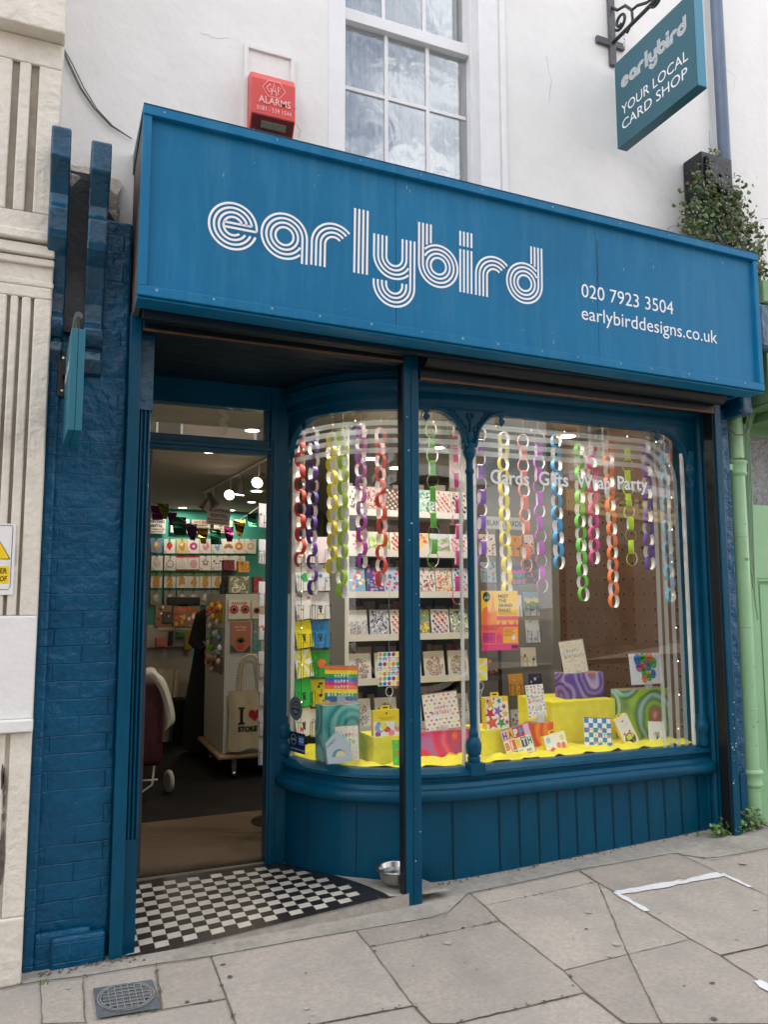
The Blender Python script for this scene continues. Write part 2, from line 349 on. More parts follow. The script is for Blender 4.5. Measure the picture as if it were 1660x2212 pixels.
# stone joints, concrete edging, tile apron laid on the pavement
def src(p): return atg(p[0]/1.45301,p[1]/1.45301)
jl=[[(0,3111),(60,3095),(140,3083),(258,3071),(400,3046),(484,3032),(662,3007),(912,2961),(1120,2925),(1400,2877),(1474,2806),(1521,2798),(1819,2734),(2127,2679.5),(2231,2700)],
 [(662,3007),(713,3139),(737,3214),(745,3250)],[(490,3035),(511,3172)],[(400,3196),(511,3172),(707,3139)],[(1120,2925),(1162,2976),(1297,3160),(1352,3215),(1400,3262)],
 [(1162,2976),(1400,2930)],[(1297,3160),(1014,3215),(900,3238)],[(1300,2950),(1568,2895)],[(1474,2805),(1521,2845),(1571,2895),(1769,3050),(1836,3117),(1963,3215),(2010,3252)],[(1434,3215),(1836,3119)],
 [(2231,2704),(2412,2667),(2500,2648)],[(1521,2845),(1876,2771)],[(1819,2734),(1876,2771),(1936,2808),(2033,2868),(2171,2952),(2261,3002),(2412,3100),(2480,3142)],
 [(1879,2775),(1973,2999),(2077,3215),(2100,3262)],[(1769,3051),(1973,2999),(2171,2952)],[(2261,3002),(2412,2969),(2500,2950)],[(2127,2680),(2271,2748),(2412,2815),(2500,2856)],[(1940,2805),(2265,2747)],
 [(126,3096),(132,3215),(134,3250)],[(258,3071),(267,3215),(270,3250)],[(487,3048),(509,3174)]]
b=MB()
def gribbon(b,pts,wd,m,dz,jit=.35):
    P=[Vector(p) for p in pts]; Q=[P[0]]
    for i in range(len(P)-1):
        k=max(1,int((P[i+1]-P[i]).length/.04))
        for j in range(1,k+1):
            q=P[i].lerp(P[i+1],j/k); Q.append(q+Vector((random.uniform(-1,1)*.0025,random.uniform(-1,1)*.0025,0)))
    A=[];B=[]
    for i,q in enumerate(Q):
        t=(Q[min(i+1,len(Q)-1)]-Q[max(i-1,0)]); t.z=0; t.normalize(); nrm=Vector((-t.y,t.x,0))*wd/2*(1+random.uniform(-jit,jit))
        for s_,o in((1,A),(-1,B)):
            z=q+nrm*s_; o.append((z.x,z.y,gz(z.x,z.y)+dz))
    n=len(Q); b.add(A+B,[(n+i,n+i+1,i+1,i) for i in range(n-1)],m)
for k,l_ in enumerate(jl):
    gribbon(b,[src(p) for p in l_],.0062 if k in(1,4,8,12,13,16) else .0036,'joint',.006,.5)
# further joints that run on towards the road and past the frame
for x in (-2.1,-1.35,-.6,.2,1.0,1.75,2.5,3.3,4.2): gribbon(b,[(x,-4.3,0),(x-.04,-2.15,0)],.01,'joint',.006)
for y in (-2.2,-3.1,-3.8): gribbon(b,[(-3,y,0),(7,y+.02,0)],.01,'joint',.006)
jo=b.build('stone_joint',pave)
for k_,(tn,pl_) in enumerate(((0,[(490,3040),(662,3009),(707,3137),(511,3170)]),(1,[(662,3009),(912,2963),(1120,2927),(1162,2978),(1297,3160),(1014,3215),(900,3238),(745,3250),(713,3139)]),(2,[(1120,2925),(1400,2879),(1474,2808),(1521,2845),(1571,2895),(1300,2950),(1162,2976)]),(0,[(1162,2976),(1571,2895),(1769,3050),(1836,3117),(1434,3215),(1352,3215),(1297,3160)]),(1,[(1521,2845),(1876,2771),(1973,2999),(1769,3050),(1571,2895)]),(3,[(1876,2771),(1936,2808),(2171,2952),(1973,2999)]),(2,[(1819,2736),(2127,2682),(2265,2747),(1940,2805),(1876,2771)]),(1,[(1940,2805),(2265,2747),(2412,2815),(2412,2969),(2261,3002),(2171,2952)]),(2,[(1769,3051),(1973,2999),(2077,3215),(1963,3215),(1836,3117)]),(0,[(1973,2999),(2171,2952),(2261,3002),(2412,3100),(2440,3215),(2077,3215)]),(3,[(126,3096),(258,3073),(267,3212),(132,3215)]))):
    nm_='slab_%d'%tn; f_=(.93,1.03,.87,.98)[tn]; wm=(1,1,.99,1.01)[tn]
    mat(nm_,(.395*f_,.350*f_*wm,.302*f_*wm),.88,var=.15,vs=50,bump=.004,bs=90,dirt=((.31*f_,.285*f_,.26*f_),.45,.75),ds=3+tn)
    b=MB(); P_=[src(p) for p in pl_]; c_=sum(P_,Vector())/len(P_); P2=[]
    for p,q in zip(P_,P_[1:]+P_[:1]): P2+=[p,p.lerp(q,.5)]
    ring=[[c_.lerp(p,t) for p in P2] for t in(.5,1)]; n_=len(P2)
    vv=[(c_.x,c_.y,gz(c_.x,c_.y)+.0038)]+[(q.x,q.y,gz(q.x,q.y)+.0038) for r_ in ring for q in r_]
    b.add(vv,[(0,1+i,1+(i+1)%n_) for i in range(n_)]+[(1+i,1+n_+i,1+n_+(i+1)%n_,1+(i+1)%n_) for i in range(n_)],nm_); b.build('paving_slab',pave)
b=MB()
for k in range(60):
    l_=random.choice(jl[:13]); i=random.randrange(len(l_)-1); p=src(l_[i]).lerp(src(l_[i+1]),random.random())
    for j in range(3):
        q=p+Vector((random.gauss(0,.006),random.gauss(0,.006),0)); b.add([(q.x+c[0],q.y+c[1],gz(q.x,q.y)+.009) for c in circ(0,0,random.uniform(.002,.006),6)],[tuple(range(6))],'moss')
b.build('moss',pave)
# concrete edging strip between the shop and the slabs
b=MB(); front=[src(p) for p in jl[0]]+[src((2412,2667)),src((2500,2648))]
xs=[-.2+.1*i for i in range(60)]
def fy(x):
    for p,q in zip(front,front[1:]):
        if p.x<=x<=q.x: return p.y+(q.y-p.y)*(x-p.x)/(q.x-p.x)
    return front[0].y if x<front[0].x else front[-1].y
for x in xs:
    if x+.1>front[-1].x: break
    yb0=(-.03 if x<1.45 else .27)
    b.add([(x,fy(x)+.012,gz(x,fy(x))+.004),(x+.1,fy(x+.1)+.012,gz(x+.1,fy(x+.1))+.004),(x+.1,yb0,gz(x+.1,yb0)+.004),(x,yb0,gz(x,yb0)+.004)],[(0,1,2,3)],'concrete')
b.build('concrete_edging',pave)
b=MB()
for p,r in(((1406,2965),.017),((1850,2869),.014),((1937,2969),.018),((1913,3006),.010),((910,2897),.012),((984,3192),.006),((1500,3045),.006),((2335,2714),.02),((1899,2657),.006),((214,3108),.008),((2375,2860),.012)):
    q=src(p); b.add([(q.x+c[0],q.y+c[1],gz(q.x,q.y)+.0085) for c in circ(0,0,r,12)],[tuple(range(12))],'gum')
for p,r in(((2238,3091),.012),((2073,2871),.006),((700,3033),.012),((672,2967),.008),((960,3060),.006),((1120,2870),.005),((1800,2950),.005),((2150,3100),.006)):
    q=src(p); b.add([(q.x+c[0],q.y+c[1]*.6,gz(q.x,q.y)+.008) for c in circ(0,0,r,10)],[tuple(range(10))],'gumdark')
for k in range(46):
    x,y=random.uniform(-.1,4.6),random.uniform(-2.3,-.25); r=random.choice([.003,.004,.005,.009,.012]); m_=random.choice(['gum','gumdark','gumdark'])
    b.add([(x+c[0]*random.uniform(.7,1.2),y+c[1]*random.uniform(.7,1.2),gz(x,y)+.0088) for c in circ(0,0,r,9)],[tuple(range(9))],m_)
b.build('gum_spots',pave)
b=MB(); gribbon(b,[src((1940,2807)),src((2080,2785)),src((2265,2749))],.05,'road_mark',.0095,.3); gribbon(b,[src((1930,2806)),src((2035,2866))],.028,'road_mark',.0100,.4); gribbon(b,[src((2268,2748)),src((2360,2790))],.022,'road_mark',.0100,.4); gribbon(b,[src((2380,3085)),src((2460,3140))],.04,'road_mark',.0100,.4)
b.build('white_paint_line',pave)
b=MB()   # grit gathered at the foot of the riser
for k in range(420):
    x=random.uniform(1.2,4.1) if k<330 else random.uniform(-.02,.4); y=(.16 if x>1.75 else .16+(1.75-x)*1.05) - abs(random.gauss(0,.022)) if k<330 else -.03-abs(random.gauss(0,.02))
    if x<1.75 and k<330: continue
    s_=random.uniform(.002,.008); z=gz(x,y)+.006
    b.add([(x-s_,y-s_,z),(x+s_,y-s_*.6,z),(x+s_*.5,y+s_,z),(x,y,z+s_)],[(0,1,3),(1,2,3),(2,0,3),(0,2,1)],'grit')
g_=b.build('grit'); tag(g_,kind='stuff')
# tile apron
def redge(y): return 1.515+(1.155-1.515)*max(0,min(1,(y-.02)/.83))+.06*math.sin(math.pi*max(0,min(1,(y-.02)/.83)))
def tz(x,y):
    f=-.040+.073*(x-.37); k=max(0,min(1,(y+.02)/.87)); return f+( -.004-f)*k
b=MB(); mat('tile_black',(.018,.016,.018),.35,var=.3,vs=30); mat('tile_cream',(.56,.53,.45),.45,var=.10,vs=14,dirt=((.32,.27,.2),.60,.80),ds=9); mat('tile_grout',(.20,.18,.15),.9,var=.2)
for j in range(12):
    ya,yb_=-.04+.91*j/12,-.04+.91*(j+1)/12
    for i in range(14):
        xa_,xb_=.28+1.40*i/14,.28+1.40*(i+1)/14; lim=redge(ya)+.02
        if xa_<lim: b.add([(x,y,tz(x,y)-.0015) for x,y in((xa_,ya),(min(xb_,lim),ya),(min(xb_,lim),yb_),(xa_,yb_))],[(0,1,2,3)],'tile_grout')
T_=.0618; g2=.0012
ang=R(.8)
for j in range(-1,15):
    for i in range(-1,23):
        x0=.335+i*T_; y0=.020+j*T_*.93; m='tile_black' if (i+j)%2 else 'tile_cream'
        if j<0 or y0+T_*.93>.80: m='tile_black'
        y1=y0+T_*.93
        if j<0: y0=-.028
        x1=x0+T_; e=redge((y0+y1)/2)
        if x0>e-.01: continue
        if x1>e: m='tile_black'; x1=min(x1,e)
        if x0<.30: continue
        if y1>.87: continue
        b.add([(x0+g2,y0+g2,tz(x0,y0)+.001),(x1-g2,y0+g2,tz(x1,y0)+.001),(x1-g2,y1-g2,tz(x1,y1)+.001),(x0+g2,y1-g2,tz(x0,y1)+.001)],[(0,1,2,3)],m)
tag(b.build('tile_apron'),kind='structure')
b=MB()
RX=[(-.06,1.86),(.18,1.80),(.25,1.62),(.37,1.46),(.55,1.31),(.81,1.17),(.90,1.165)]
def rx_(y):
    for (a_,p_),(c_,q_) in zip(RX,RX[1:]):
        if a_<=y<=c_: return p_+(q_-p_)*(y-a_)/(c_-a_)
    return 1.165
for k in range(30):
    ya,yb_=-.03+.90*k/30,-.03+.90*(k+1)/30; ea,eb=redge(ya),redge(yb_)
    b.add([(ea-.002,ya,tz(ea,ya)+.0012),(ea+.045,ya,tz(ea,ya)+.0012),(eb+.045,yb_,tz(eb,yb_)+.0012),(eb-.002,yb_,tz(eb,yb_)+.0012)],[(0,1,2,3)],'tile_black')
    def zz_(x,y): t_=max(0,min(1,(x-redge(y)-.045)/.12)); return tz(min(x,1.6),y)*(1-t_)+max(tz(1.6,y)*.6,gz(x,y)+.006)*t_ 
    n_=5; 
    for i in range(n_):
        A=lambda y,e,t: (e+.043+(rx_(y)+.04-e-.043)*t,y,zz_(e+.043+(rx_(y)+.04-e-.043)*t,y)+.0004)
        if rx_(ya)+.04>ea+.05: b.add([A(ya,ea,i/n_),A(ya,ea,(i+1)/n_),A(yb_,eb,(i+1)/n_),A(yb_,eb,i/n_)],[(0,1,2,3)],'concrete')
b.add([(.27,-.04,-.06),(1.66,-.04,-.06),(1.66,-.04,tz(1.62,-.03)-.001),(.27,-.04,tz(.28,-.03)-.001)],[(0,1,2,3)],'concrete')
tag(b.build('concrete_patch'),kind='structure')
# ================================================================ manhole cover
mc=[src(p) for p in((290,3111),(479,3081),(502,3174),(305,3204))]; c0=sum(mc,Vector())/4; U=(mc[1]-mc[0]+mc[2]-mc[3])/2; V=(mc[0]-mc[3]+mc[1]-mc[2])/2
mh=thing('manhole_cover','square grey metal access cover with a round gridded lid set in the pavement','manhole cover',(c0.x,c0.y,gz(c0.x,c0.y)))
def mp2(a,b_,z): q=c0+U*(a/2)+V*(b_/2); return (q.x,q.y,gz(q.x,q.y)+z)
b=MB(); b.add([mp2(a,c,.010) for a,c in((-1,-1),(1,-1),(1,1),(-1,1))],[(0,1,2,3)],'manhole_base'); b.build('frame',mh)
b=MB()
for k in range(2):
    for q in ribbon(circ(0,0,.92-.08*k,40)+[circ(0,0,.92-.08*k,40)[0]],.03): b.add([mp2(x,y,.019) for x,y in q],[(0,1,2,3)],'cast_ring')
for i in range(-3,4):
    for j in range(-3,4):
        if (i*.22)**2+(j*.22)**2<.60: b.add([mp2(i*.22+a,j*.22+c,.015) for a,c in((-.09,-.09),(.09,-.09),(.09,.09),(-.09,.09))],[(0,1,2,3)],'manhole')
        elif (i*.22)**2+(j*.22)**2<.3: pass
for i in range(-3,4):
    h_=math.sqrt(max(0,.64-(i*.22+.11)**2))
    if h_>.05:
        b.add([mp2(i*.22+.11+a,c,.018) for a,c in((-.012,-h_),(.012,-h_),(.012,h_),(-.012,h_))],[(0,1,2,3)],'cast_ring')
        b.add([mp2(c,i*.22+.11+a,.0185) for a,c in((-.012,h_),(.012,h_),(.012,-h_),(-.012,-h_))],[(0,1,2,3)],'cast_ring')
b.build('lid',mh)
# ================================================================ the shop building
SH=thing('shop_building','white rendered shop building with a dark blue timber shopfront and curved display window','building',(2,0,0))
WY=.2
wl=at(747,330,WY).x-.005; wr=at(1040,400,WY).x; wt=6.6
b=MB()
b.box(-.3,wl,WY,WY+.25,2.86,7.2,'render_white'); b.box(wr,4.16,WY,WY+.25,2.86,7.2,'render_white'); b.box(wl,wr,WY,WY+.25,2.86,3.56,'render_white'); b.box(wl,wr,WY,WY+.25,wt,7.2,'render_white')
b.box(-.3,4.16,WY,WY+.25,7.2,8.6,'render_white'); b.box(-3,9,8.2,8.3,2.9,8.6,'render_white'); b.box(-3,9,.46,8.2,8.45,8.55,'dark_blue'); b.box(-3,-2.9,.6,8.2,0,8.4,'render_white'); b.box(8.9,9,.6,8.2,0,8.4,'render_white')  # also unseen rear and side walls and roof, added to block the sun
b.build('wall',SH)
b=MB() # smooth painted reveal band beside window + moulded edge, raised frame round alarm
b.box(at(710,0,WY).x,wl+.001,WY-.006,WY+.12,3.5,6.9,'trim_white'); b.box(wr-.001,at(1082,410,WY).x,WY-.006,WY+.12,3.5,6.9,'trim_white')
b.box(at(1082,410,WY).x+.012,at(1082,410,WY).x+.05,WY-.015,WY,3.5,6.9,'trim_white')
b.build('window_surround',SH,bevel=.004)
b=MB(); a0=at(527,95,WY); a1=at(636,125,WY)
b.box(a0.x,a0.x+.022,WY-.018,WY,3.75,a0.z,'render_white'); b.box(a1.x-.022,a1.x,WY-.018,WY,3.75,a0.z,'render_white'); b.box(a0.x+.022,a1.x-.022,WY-.018,WY,a0.z-.025,a0.z,'render_white')
b.box(a0.x+.022,a1.x-.022,WY-.003,WY,3.75,a0.z-.025,'patch_white')
b.build('plaster_panel',SH,bevel=.006)
# sash window
SW=MB(); gy=WY+.13
x0=wl;x1=at(1040,400,WY).x
zr=at(747,41,gy-.03).z; za=zr-.01; zb=zr+.065
b=MB()
b.box(x0,x0+.03,gy-.05,gy+.06,3.5,wt,'trim_white'); b.box(x1-.02,x1,gy-.06,gy+.06,3.5,wt,'trim_white')
b.box(x0+.03,x1-.02,gy-.045,gy+.03,za,zb,'trim_white')
b.box(x0+.03,x1-.02,gy-.05,gy+.06,wt-.05,wt,'trim_white'); b.box(x0+.03,x1-.02,gy-.05,gy+.06,3.5,3.56,'trim_white')
wnd=b.build('window',SH,bevel=.003)
b=MB(); gx0=x0+.03;gx1=x1-.02;gw=(gx1-gx0)/3
for i in(1,2):
    b.box(gx0+gw*i-.011,gx0+gw*i+.011,gy-.012,gy+.012,3.56,za,'trim_white'); b.box(gx0+gw*i-.011,gx0+gw*i+.011,gy+.03,gy+.05,zb,wt-.05,'trim_white')
zm=at(747,190,gy).z
for i in range(3):
    b.box(gx0+gw*i+.011,gx0+gw*(i+1)-.011,gy-.010,gy+.010,zm-.011,zm+.011,'trim_white')
b.build('glazing_bars',wnd)
b=MB(); b.box(gx0,gx1,gy-.001,gy+.002,3.56,za,'glass_up'); b.box(gx0,gx1,gy+.039,gy+.042,zb,wt-.05,'glass_up'); b.build('pane',wnd)
mat('curtain',(.70,.70,.68),.9,var=.05,vs=40)
b=MB(); n=150; v=[];
for i in range(n+1):
    x=gx0+(gx1-gx0)*i/n; y=gy+.10+.010*math.sin(i*1.05)+.012*math.sin(i*.31); v+=[(x,y,3.5),(x,y,wt)]
b.add(v,[(2*i,2*i+2,2*i+3,2*i+1) for i in range(n)],'curtain',True); b.build('net_curtain',wnd)
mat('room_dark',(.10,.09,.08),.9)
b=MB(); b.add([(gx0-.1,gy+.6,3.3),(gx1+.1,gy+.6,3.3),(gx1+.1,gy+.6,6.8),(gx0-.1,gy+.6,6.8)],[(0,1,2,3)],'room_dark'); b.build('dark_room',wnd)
# ---- left brick pier, corbels
b=MB(); nz_=120; v=[]; 
xa,xb=-.055,.262
b.box(xa,xb,.03,.6,-.1,3.28,'pier_blue')
b.box(-.075,-.03,-.0,.3,-.1,3.20,'pier_blue')
b.build('brick_pier',SH,bevel=.012)
b=MB(); b.box(xa+.02,.19,.0,.035,-.1,.11,'pier_blue'); b.box(.03,.25,-.02,.03,-.1,.09,'pier_blue'); b.build('pier_base',SH,bevel=.02,seg=3)
def corbel(xl,xr,zt):
    b=MB(); F=Fr((xl,.2,0),(0,-1,0),(0,0,1))   # u = outwards from wall, n=-X... use prism along X
    P=[(0,zt-1.02),(.10,zt-1.02),(.20,zt-.98),(.235,zt-.93),(.215,zt-.885),(.19,zt-.87)]
    P+=[(.215,zt-.86),(.25,zt-.83),(.255,zt-.79),(.23,zt-.76),(.20,zt-.745)]
    P+=[(.205,zt-.66),(.225,zt-.58),(.275,zt-.51),(.355,zt-.46),(.365,zt-.43),(.375,zt-.33),(.34,zt-.30),(.335,zt-.25),(.37,zt-.19),(.43,zt-.15),(.45,zt-.14),(.45,zt),(0,zt+.01)]
    b.prism([(q[0],q[1]) for q in P],Fr((xr,.2,0),(0,-1,0),(0,0,1)),xr-xl,'corbel_blue')
    return b.build('corbel',SH,bevel=.010,seg=3)
c1=at(110,300,-.25);c2=at(154,300,-.25); corbel(c1.x,c2.x,3.53)
c1_=at(150,400,-.1); c2_=at(200,400,-.1); mat('recess_shade',(.0015,.006,.010),.5,var=.4,vs=12,bump=.01,bs=14)
c1=at(197,320,-.25);c2=at(242,320,-.25); corbel(c1.x,c2.x,3.50)
b=MB(); b.box(c1_.x,c2_.x,.0,.19,2.70,3.47,'recess_shade'); b.build('corbel_shade_box',SH)  # blackish box between the corbels, the recess's shade put into its colour
# broken plaster over the corbels
b=MB(); mat('rubble',(.50,.45,.38),.95,var=.3,vs=25,bump=.02,bs=30)
pts=[]
for i in range(13):
    x=-.11+.31*i/12
    for j in range(6):
        t_=j/5; y=.19-.20*t_*(1-.55*max(0,(x-.0)/.28)); z=3.60-.14*t_-.16*max(0,x)+random.uniform(-.018,.018)
        pts.append((x+random.uniform(-.01,.01),y,z))
f=[(i*6+j,i*6+j+1,(i+1)*6+j+1,(i+1)*6+j) for i in range(12) for j in range(5)]
b.add(pts,f,'rubble'); b.add([(p[0],p[1]+.02,p[2]-.07-random.random()*.05) for p in pts],[q[::-1] for q in f],'rubble')
ed=[i*6+5 for i in range(13)]
n0=len(pts)
b.add([pts[i] for i in ed]+[(pts[i][0],pts[i][1]+.02,pts[i][2]-.10-random.random()*.05) for i in ed],[(i,i+1,13+i+1,13+i) for i in range(12)],'rubble')
b.build('broken_plaster',SH)
# ---- pilasters either side, fluted
def fluted(x0,x1,y,zb,zt,name='pilaster',capz=None):
    b=MB(); b.box(x0,x1,y,y+.14,zb,.44,'wood_blue')
    w_=x1-x0; P=[]
    for i in range(3):
        a=x0+w_*(.04+.33*i); e=x0+w_*(.04+.33*(i+1)); P+=[(a,0)]+[((a+e)/2-(e-a)*.42*math.cos(math.pi*k/8),-.016*math.sin(math.pi*k/8)) for k in range(9)]
    P=[(x0,.13)]+[(x0,0)]+P+[(x1,0),(x1,.13)]
    v=[(a,y+.012+c,z) for z in(.44,zt) for a,c in P]; n=len(P)
    b.add(v,[(i,(i+1)%n,n+(i+1)%n,n+i) for i in range(n)],'wood_blue')
    if capz: b.box(x0-.006,x1+.006,y-.012,y+.13,capz,2.80,'corbel_blue')
    return b.build(name,SH,bevel=.003)
pL0=at(262,1900,.02).x; pL1=at(291,1880,.02).x
fluted(.318,.372,.03,-.08,2.80,capz=at(300,885,.03).z)
b=MB(); b.box(.262,.316,-.03,.05,-.06,2.82,'wood_blue'); b.build('shutter_guide',SH,bevel=.004)
b=MB(); b.box(1.648,1.735,-.035,.035,-.03,2.80,'wood_blue'); b.box(1.690,1.698,-.041,-.035,-.03,2.80,'wood_blue'); b.box(1.640,1.648,-.03,.03,-.03,2.80,'shutter_dark')
b.build('post',SH,bevel=.004)
b=MB(); b.box(3.825,3.875,-.03,.06,.03,2.82,'wood_blue'); b.box(3.812,3.824,-.02,.06,.03,2.80,'shutter_dark'); b.box(3.876,3.905,-.005,.06,.03,2.82,'wood_blue'); b.build('shutter_guide',SH,bevel=.004)
b=MB(); b.box(3.905,4.02,.05,.3,.03,2.72,'pier_blue'); b.box(3.905,3.965,-.01,.05,.03,.42,'wood_blue'); b.build('side_pier',SH,bevel=.006)
for k in range(34):
    b=MB(); z=random.gauss(.62,.2) if k<24 else random.uniform(.1,2.5); F=Fr((random.uniform(3.83,3.90),-.0306 ,z)) if k<24 else Fr((random.uniform(1.65,1.73),-.0415,z)); r_=random.uniform(.0015,.005); b.flat([(random.uniform(.5,1.3)*a*(1),random.uniform(.6,1.5)*c) for a,c in circ(0,0,r_,7)],F,'chip_white' if 'chip_white' in MATS else mat('chip_white',(.62,.66,.68),.7))
    o_=b.build('paint_chip',SH)
    if k<24 and F.o.x>3.875: o_.location.y+=.0249
# right-hand moulded jamb of the window
b=MB(); P=[(3.775,.30),(3.775,.155),(3.79,.155),(3.797,.13),(3.805,.155),(3.81,.155),(3.815,.115),(3.83,.10),(3.84,.115),(3.85,.07),(3.86,.07),(3.86,.30)]
v=[(x,y,z) for z in(.0,2.75) for x,y in P]; n=len(P); b.add(v,[(i,(i+1)%n,n+(i+1)%n,n+i) for i in range(n)],'wood_blue'); b.build('window_jamb',SH,bevel=.002)
# ---- shutter box under the sign and recess ceiling
b=MB()
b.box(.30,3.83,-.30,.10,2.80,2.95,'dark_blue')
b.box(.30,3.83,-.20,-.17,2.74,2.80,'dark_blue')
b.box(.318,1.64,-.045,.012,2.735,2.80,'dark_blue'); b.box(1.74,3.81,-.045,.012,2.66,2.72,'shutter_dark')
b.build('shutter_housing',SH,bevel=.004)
b=MB(); b.tube([(1.74,-.09,2.765),(3.82,-.09,2.755)],.055,'shutter_dark',14); b.tube([(.32,-.09,2.81),(1.64,-.09,2.805)],.05,'shutter_dark',14); b.build('shutter_roll',SH)
b=MB(); b.box(.318,1.64,-.052,-.046,2.735,2.745,'rust'); b.box(1.74,3.82,-.056,-.046,2.655,2.665,'rust'); b.build('shutter_slat',SH)
# number plate-like marks on shutter: left out
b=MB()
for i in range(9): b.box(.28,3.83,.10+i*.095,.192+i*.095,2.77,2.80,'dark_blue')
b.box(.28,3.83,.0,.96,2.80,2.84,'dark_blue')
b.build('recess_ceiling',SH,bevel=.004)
# ---- door frame and fanlight (open doorway)
DY=.85
dl,dr=.455,1.150
b=MB()
b.box(.36,dl-.02,DY-.03,DY+.05,-.02,2.80,'wood_blue'); b.box(dr,dr+.05,DY-.04,DY+.06,-.02,2.80,'wood_blue'); b.box(dr+.05,1.272,DY-.02,DY+.05,-.02,2.80,'wood_blue')
b.box(dr+.012,dr+.03,DY-.052,DY-.04,-.02,2.45,'wood_blue')
b.box(dl-.02,dr,DY-.03,DY+.05,2.355,2.44,'wood_blue'); b.box(dl-.02,dr,DY-.045,DY-.03,2.375,2.40,'wood_blue')
b.box(dl-.02,dr,DY-.03,DY+.05,2.625,2.80,'wood_blue'); b.box(dr-.03,dr,DY-.02,DY+.04,2.44,2.625,'wood_blue')
df=b.build('door_frame',SH,bevel=.004)
b=MB(); b.box(dl-.02,dr-.03,DY,DY+.004,2.44,2.625,'glass_shop'); fl=b.build('fanlight',df)
b=MB(); FN=Fr((.86,DY-.002,2.535))
for cy in(.036,-.036):
    for r in(.012,.02,.028,.036):
        for q in ribbon(circ(0,cy,r,14,-115 if cy<0 else -60,115 if cy>0 else 60) if False else circ(0,cy,r,16,-120,120),.0035): b.add([FN.p(x,y) for x,y in q],[(0,1,2,3)],'frost')
b.build('door_number',df)
mat('door_purple',(.055,.055,.085),.5,var=.15,bump=.001)
b=MB(); b.box(.437,.475,DY+.05,DY+.72,.02,2.35,'door_purple'); b.box(.475,.480,DY+.12,DY+.66,.95,2.2,'dark_blue'); dr_=b.build('door',SH,bevel=.004)
b=MB(); b.tube([(.478,DY+.64,1.0),(.50,DY+.64,1.0),(.50,DY+.58,1.0)],.008,'chrome'); b.build('handle',dr_)
# ---- curved bay
G=[(1.285,.87),(1.335,.69),(1.45,.485),(1.60,.345),(1.76,.262),(1.93,.212),(2.14,.188),(2.6,.182),(3.2,.176),(3.80,.165)]
def crom(P,n=10):
    o=[]
    for i in range(len(P)-1):
        p0=Vector(P[max(i-1,0)]);p1=Vector(P[i]);p2=Vector(P[i+1]);p3=Vector(P[min(i+2,len(P)-1)])
        for k in range(n):
            t=k/n; o.append(.5*((2*p1)+(p2-p0)*t+(2*p0-5*p1+4*p2-p3)*t*t+(3*p1-p0-3*p2+p3)*t**3))
    o.append(Vector(P[-1])); return o
raw=crom(G,14)
S=[0]
for a,c in zip(raw,raw[1:]): S.append(S[-1]+(c-a).length)
TOT=S[-1]
def bay(s):
    s=max(0,min(TOT,s)); i=0
    while i<len(S)-2 and S[i+1]<s: i+=1
    t=(s-S[i])/(S[i+1]-S[i]); p=raw[i].lerp(raw[i+1],t)
    a=raw[max(i-2,0)];c=raw[min(i+3,len(raw)-1)]; d=(c-a).normalized()
    return (p.x,p.y),(d.y,-d.x)
def s_of_x(x):
    for i in range(len(raw)-1):
        if raw[i].x<=x<=raw[i+1].x: return S[i]+(S[i+1]-S[i])*(x-raw[i].x)/(raw[i+1].x-raw[i].x)
    return TOT
def bp(s,off,z):
    p,n=bay(s); return Vector((p[0]+n[0]*off,p[1]+n[1]*off,z))
def path(s0,s1,n): return [bay(s0+(s1-s0)*i/n) for i in range(n+1)]
ZB,ZT=.575,2.56
full=path(0,TOT,90)
b=MB(); rp=[]
for i in range(91):
    p,n=full[i]; zb=min(gz(p[0],p[1]),tz(min(p[0],1.5),.5))-.03; rp.append((p,n,zb))
v=[]
for p,n,zb in rp: v+=[(p[0]+n[0]*.02,p[1]+n[1]*.02,.44),(p[0]+n[0]*.028,p[1]+n[1]*.028,zb),(p[0]-n[0]*.1,p[1]-n[1]*.1,zb),(p[0]-n[0]*.1,p[1]-n[1]*.1,.44)]
b.add(v,[(4*i,4*(i+1),4*(i+1)+1,4*i+1) for i in range(90)],'wood_blue')
b.add([v[4*i+2] for i in range(91)]+[v[4*i+3] for i in range(91)],[(i,i+1,92+i,91+i) for i in range(90)],'dark_blue')
rs=b.build('stall_riser',SH)
b=MB() # tongue and groove joints: thin dark grooves + board edges
gs=[s_of_x(2.02)+.0]; x_=2.02
xs_=[2.02]+[2.30+i*.128 for i in range(12)]
for x in xs_:
    s=s_of_x(x)
    for k,(wd,of,m) in enumerate(((.007,.0292,'dark_blue'),)):
        a=bp(s-wd/2,of,0);c=bp(s+wd/2,of,0); zg=gz(a.x,a.y)+(.012 if x>2.05 else .0); zt_=.425
        b.add([(a.x,a.y,zg),(c.x,c.y,zg),(c.x,c.y-.0,zt_),(a.x,a.y,zt_)],[(0,1,2,3)],m); b.build('board_groove',rs); b=MB()
for x in(1.36,1.55,1.75):
    s=s_of_x(x); a=bp(s-.0015,.0288,0);c=bp(s+.0015,.0288,0); b.add([(a.x,a.y,.03),(c.x,c.y,.03),(c.x,c.y,.425),(a.x,a.y,.425)],[(0,1,2,3)],'dark_blue'); b.build('board_groove',rs); b=MB()
b=MB(); pr=[(-.05,.40),(.028,.40)]+[(.055+.032*math.cos(R(a)),.445+.036*math.sin(R(a))) for a in range(-110,100,15)]+[(.05,.492),(.045,.50),(.03,.512),(.034,.530),(.055,.540),(.052,.556),(.008,.572),(-.012,.576),(-.05,.576)]
b.sweep(pr,full,'wood_blue',True,False); o=b.build('window_sill',SH)
for p in o.data.polygons: p.use_smooth=False
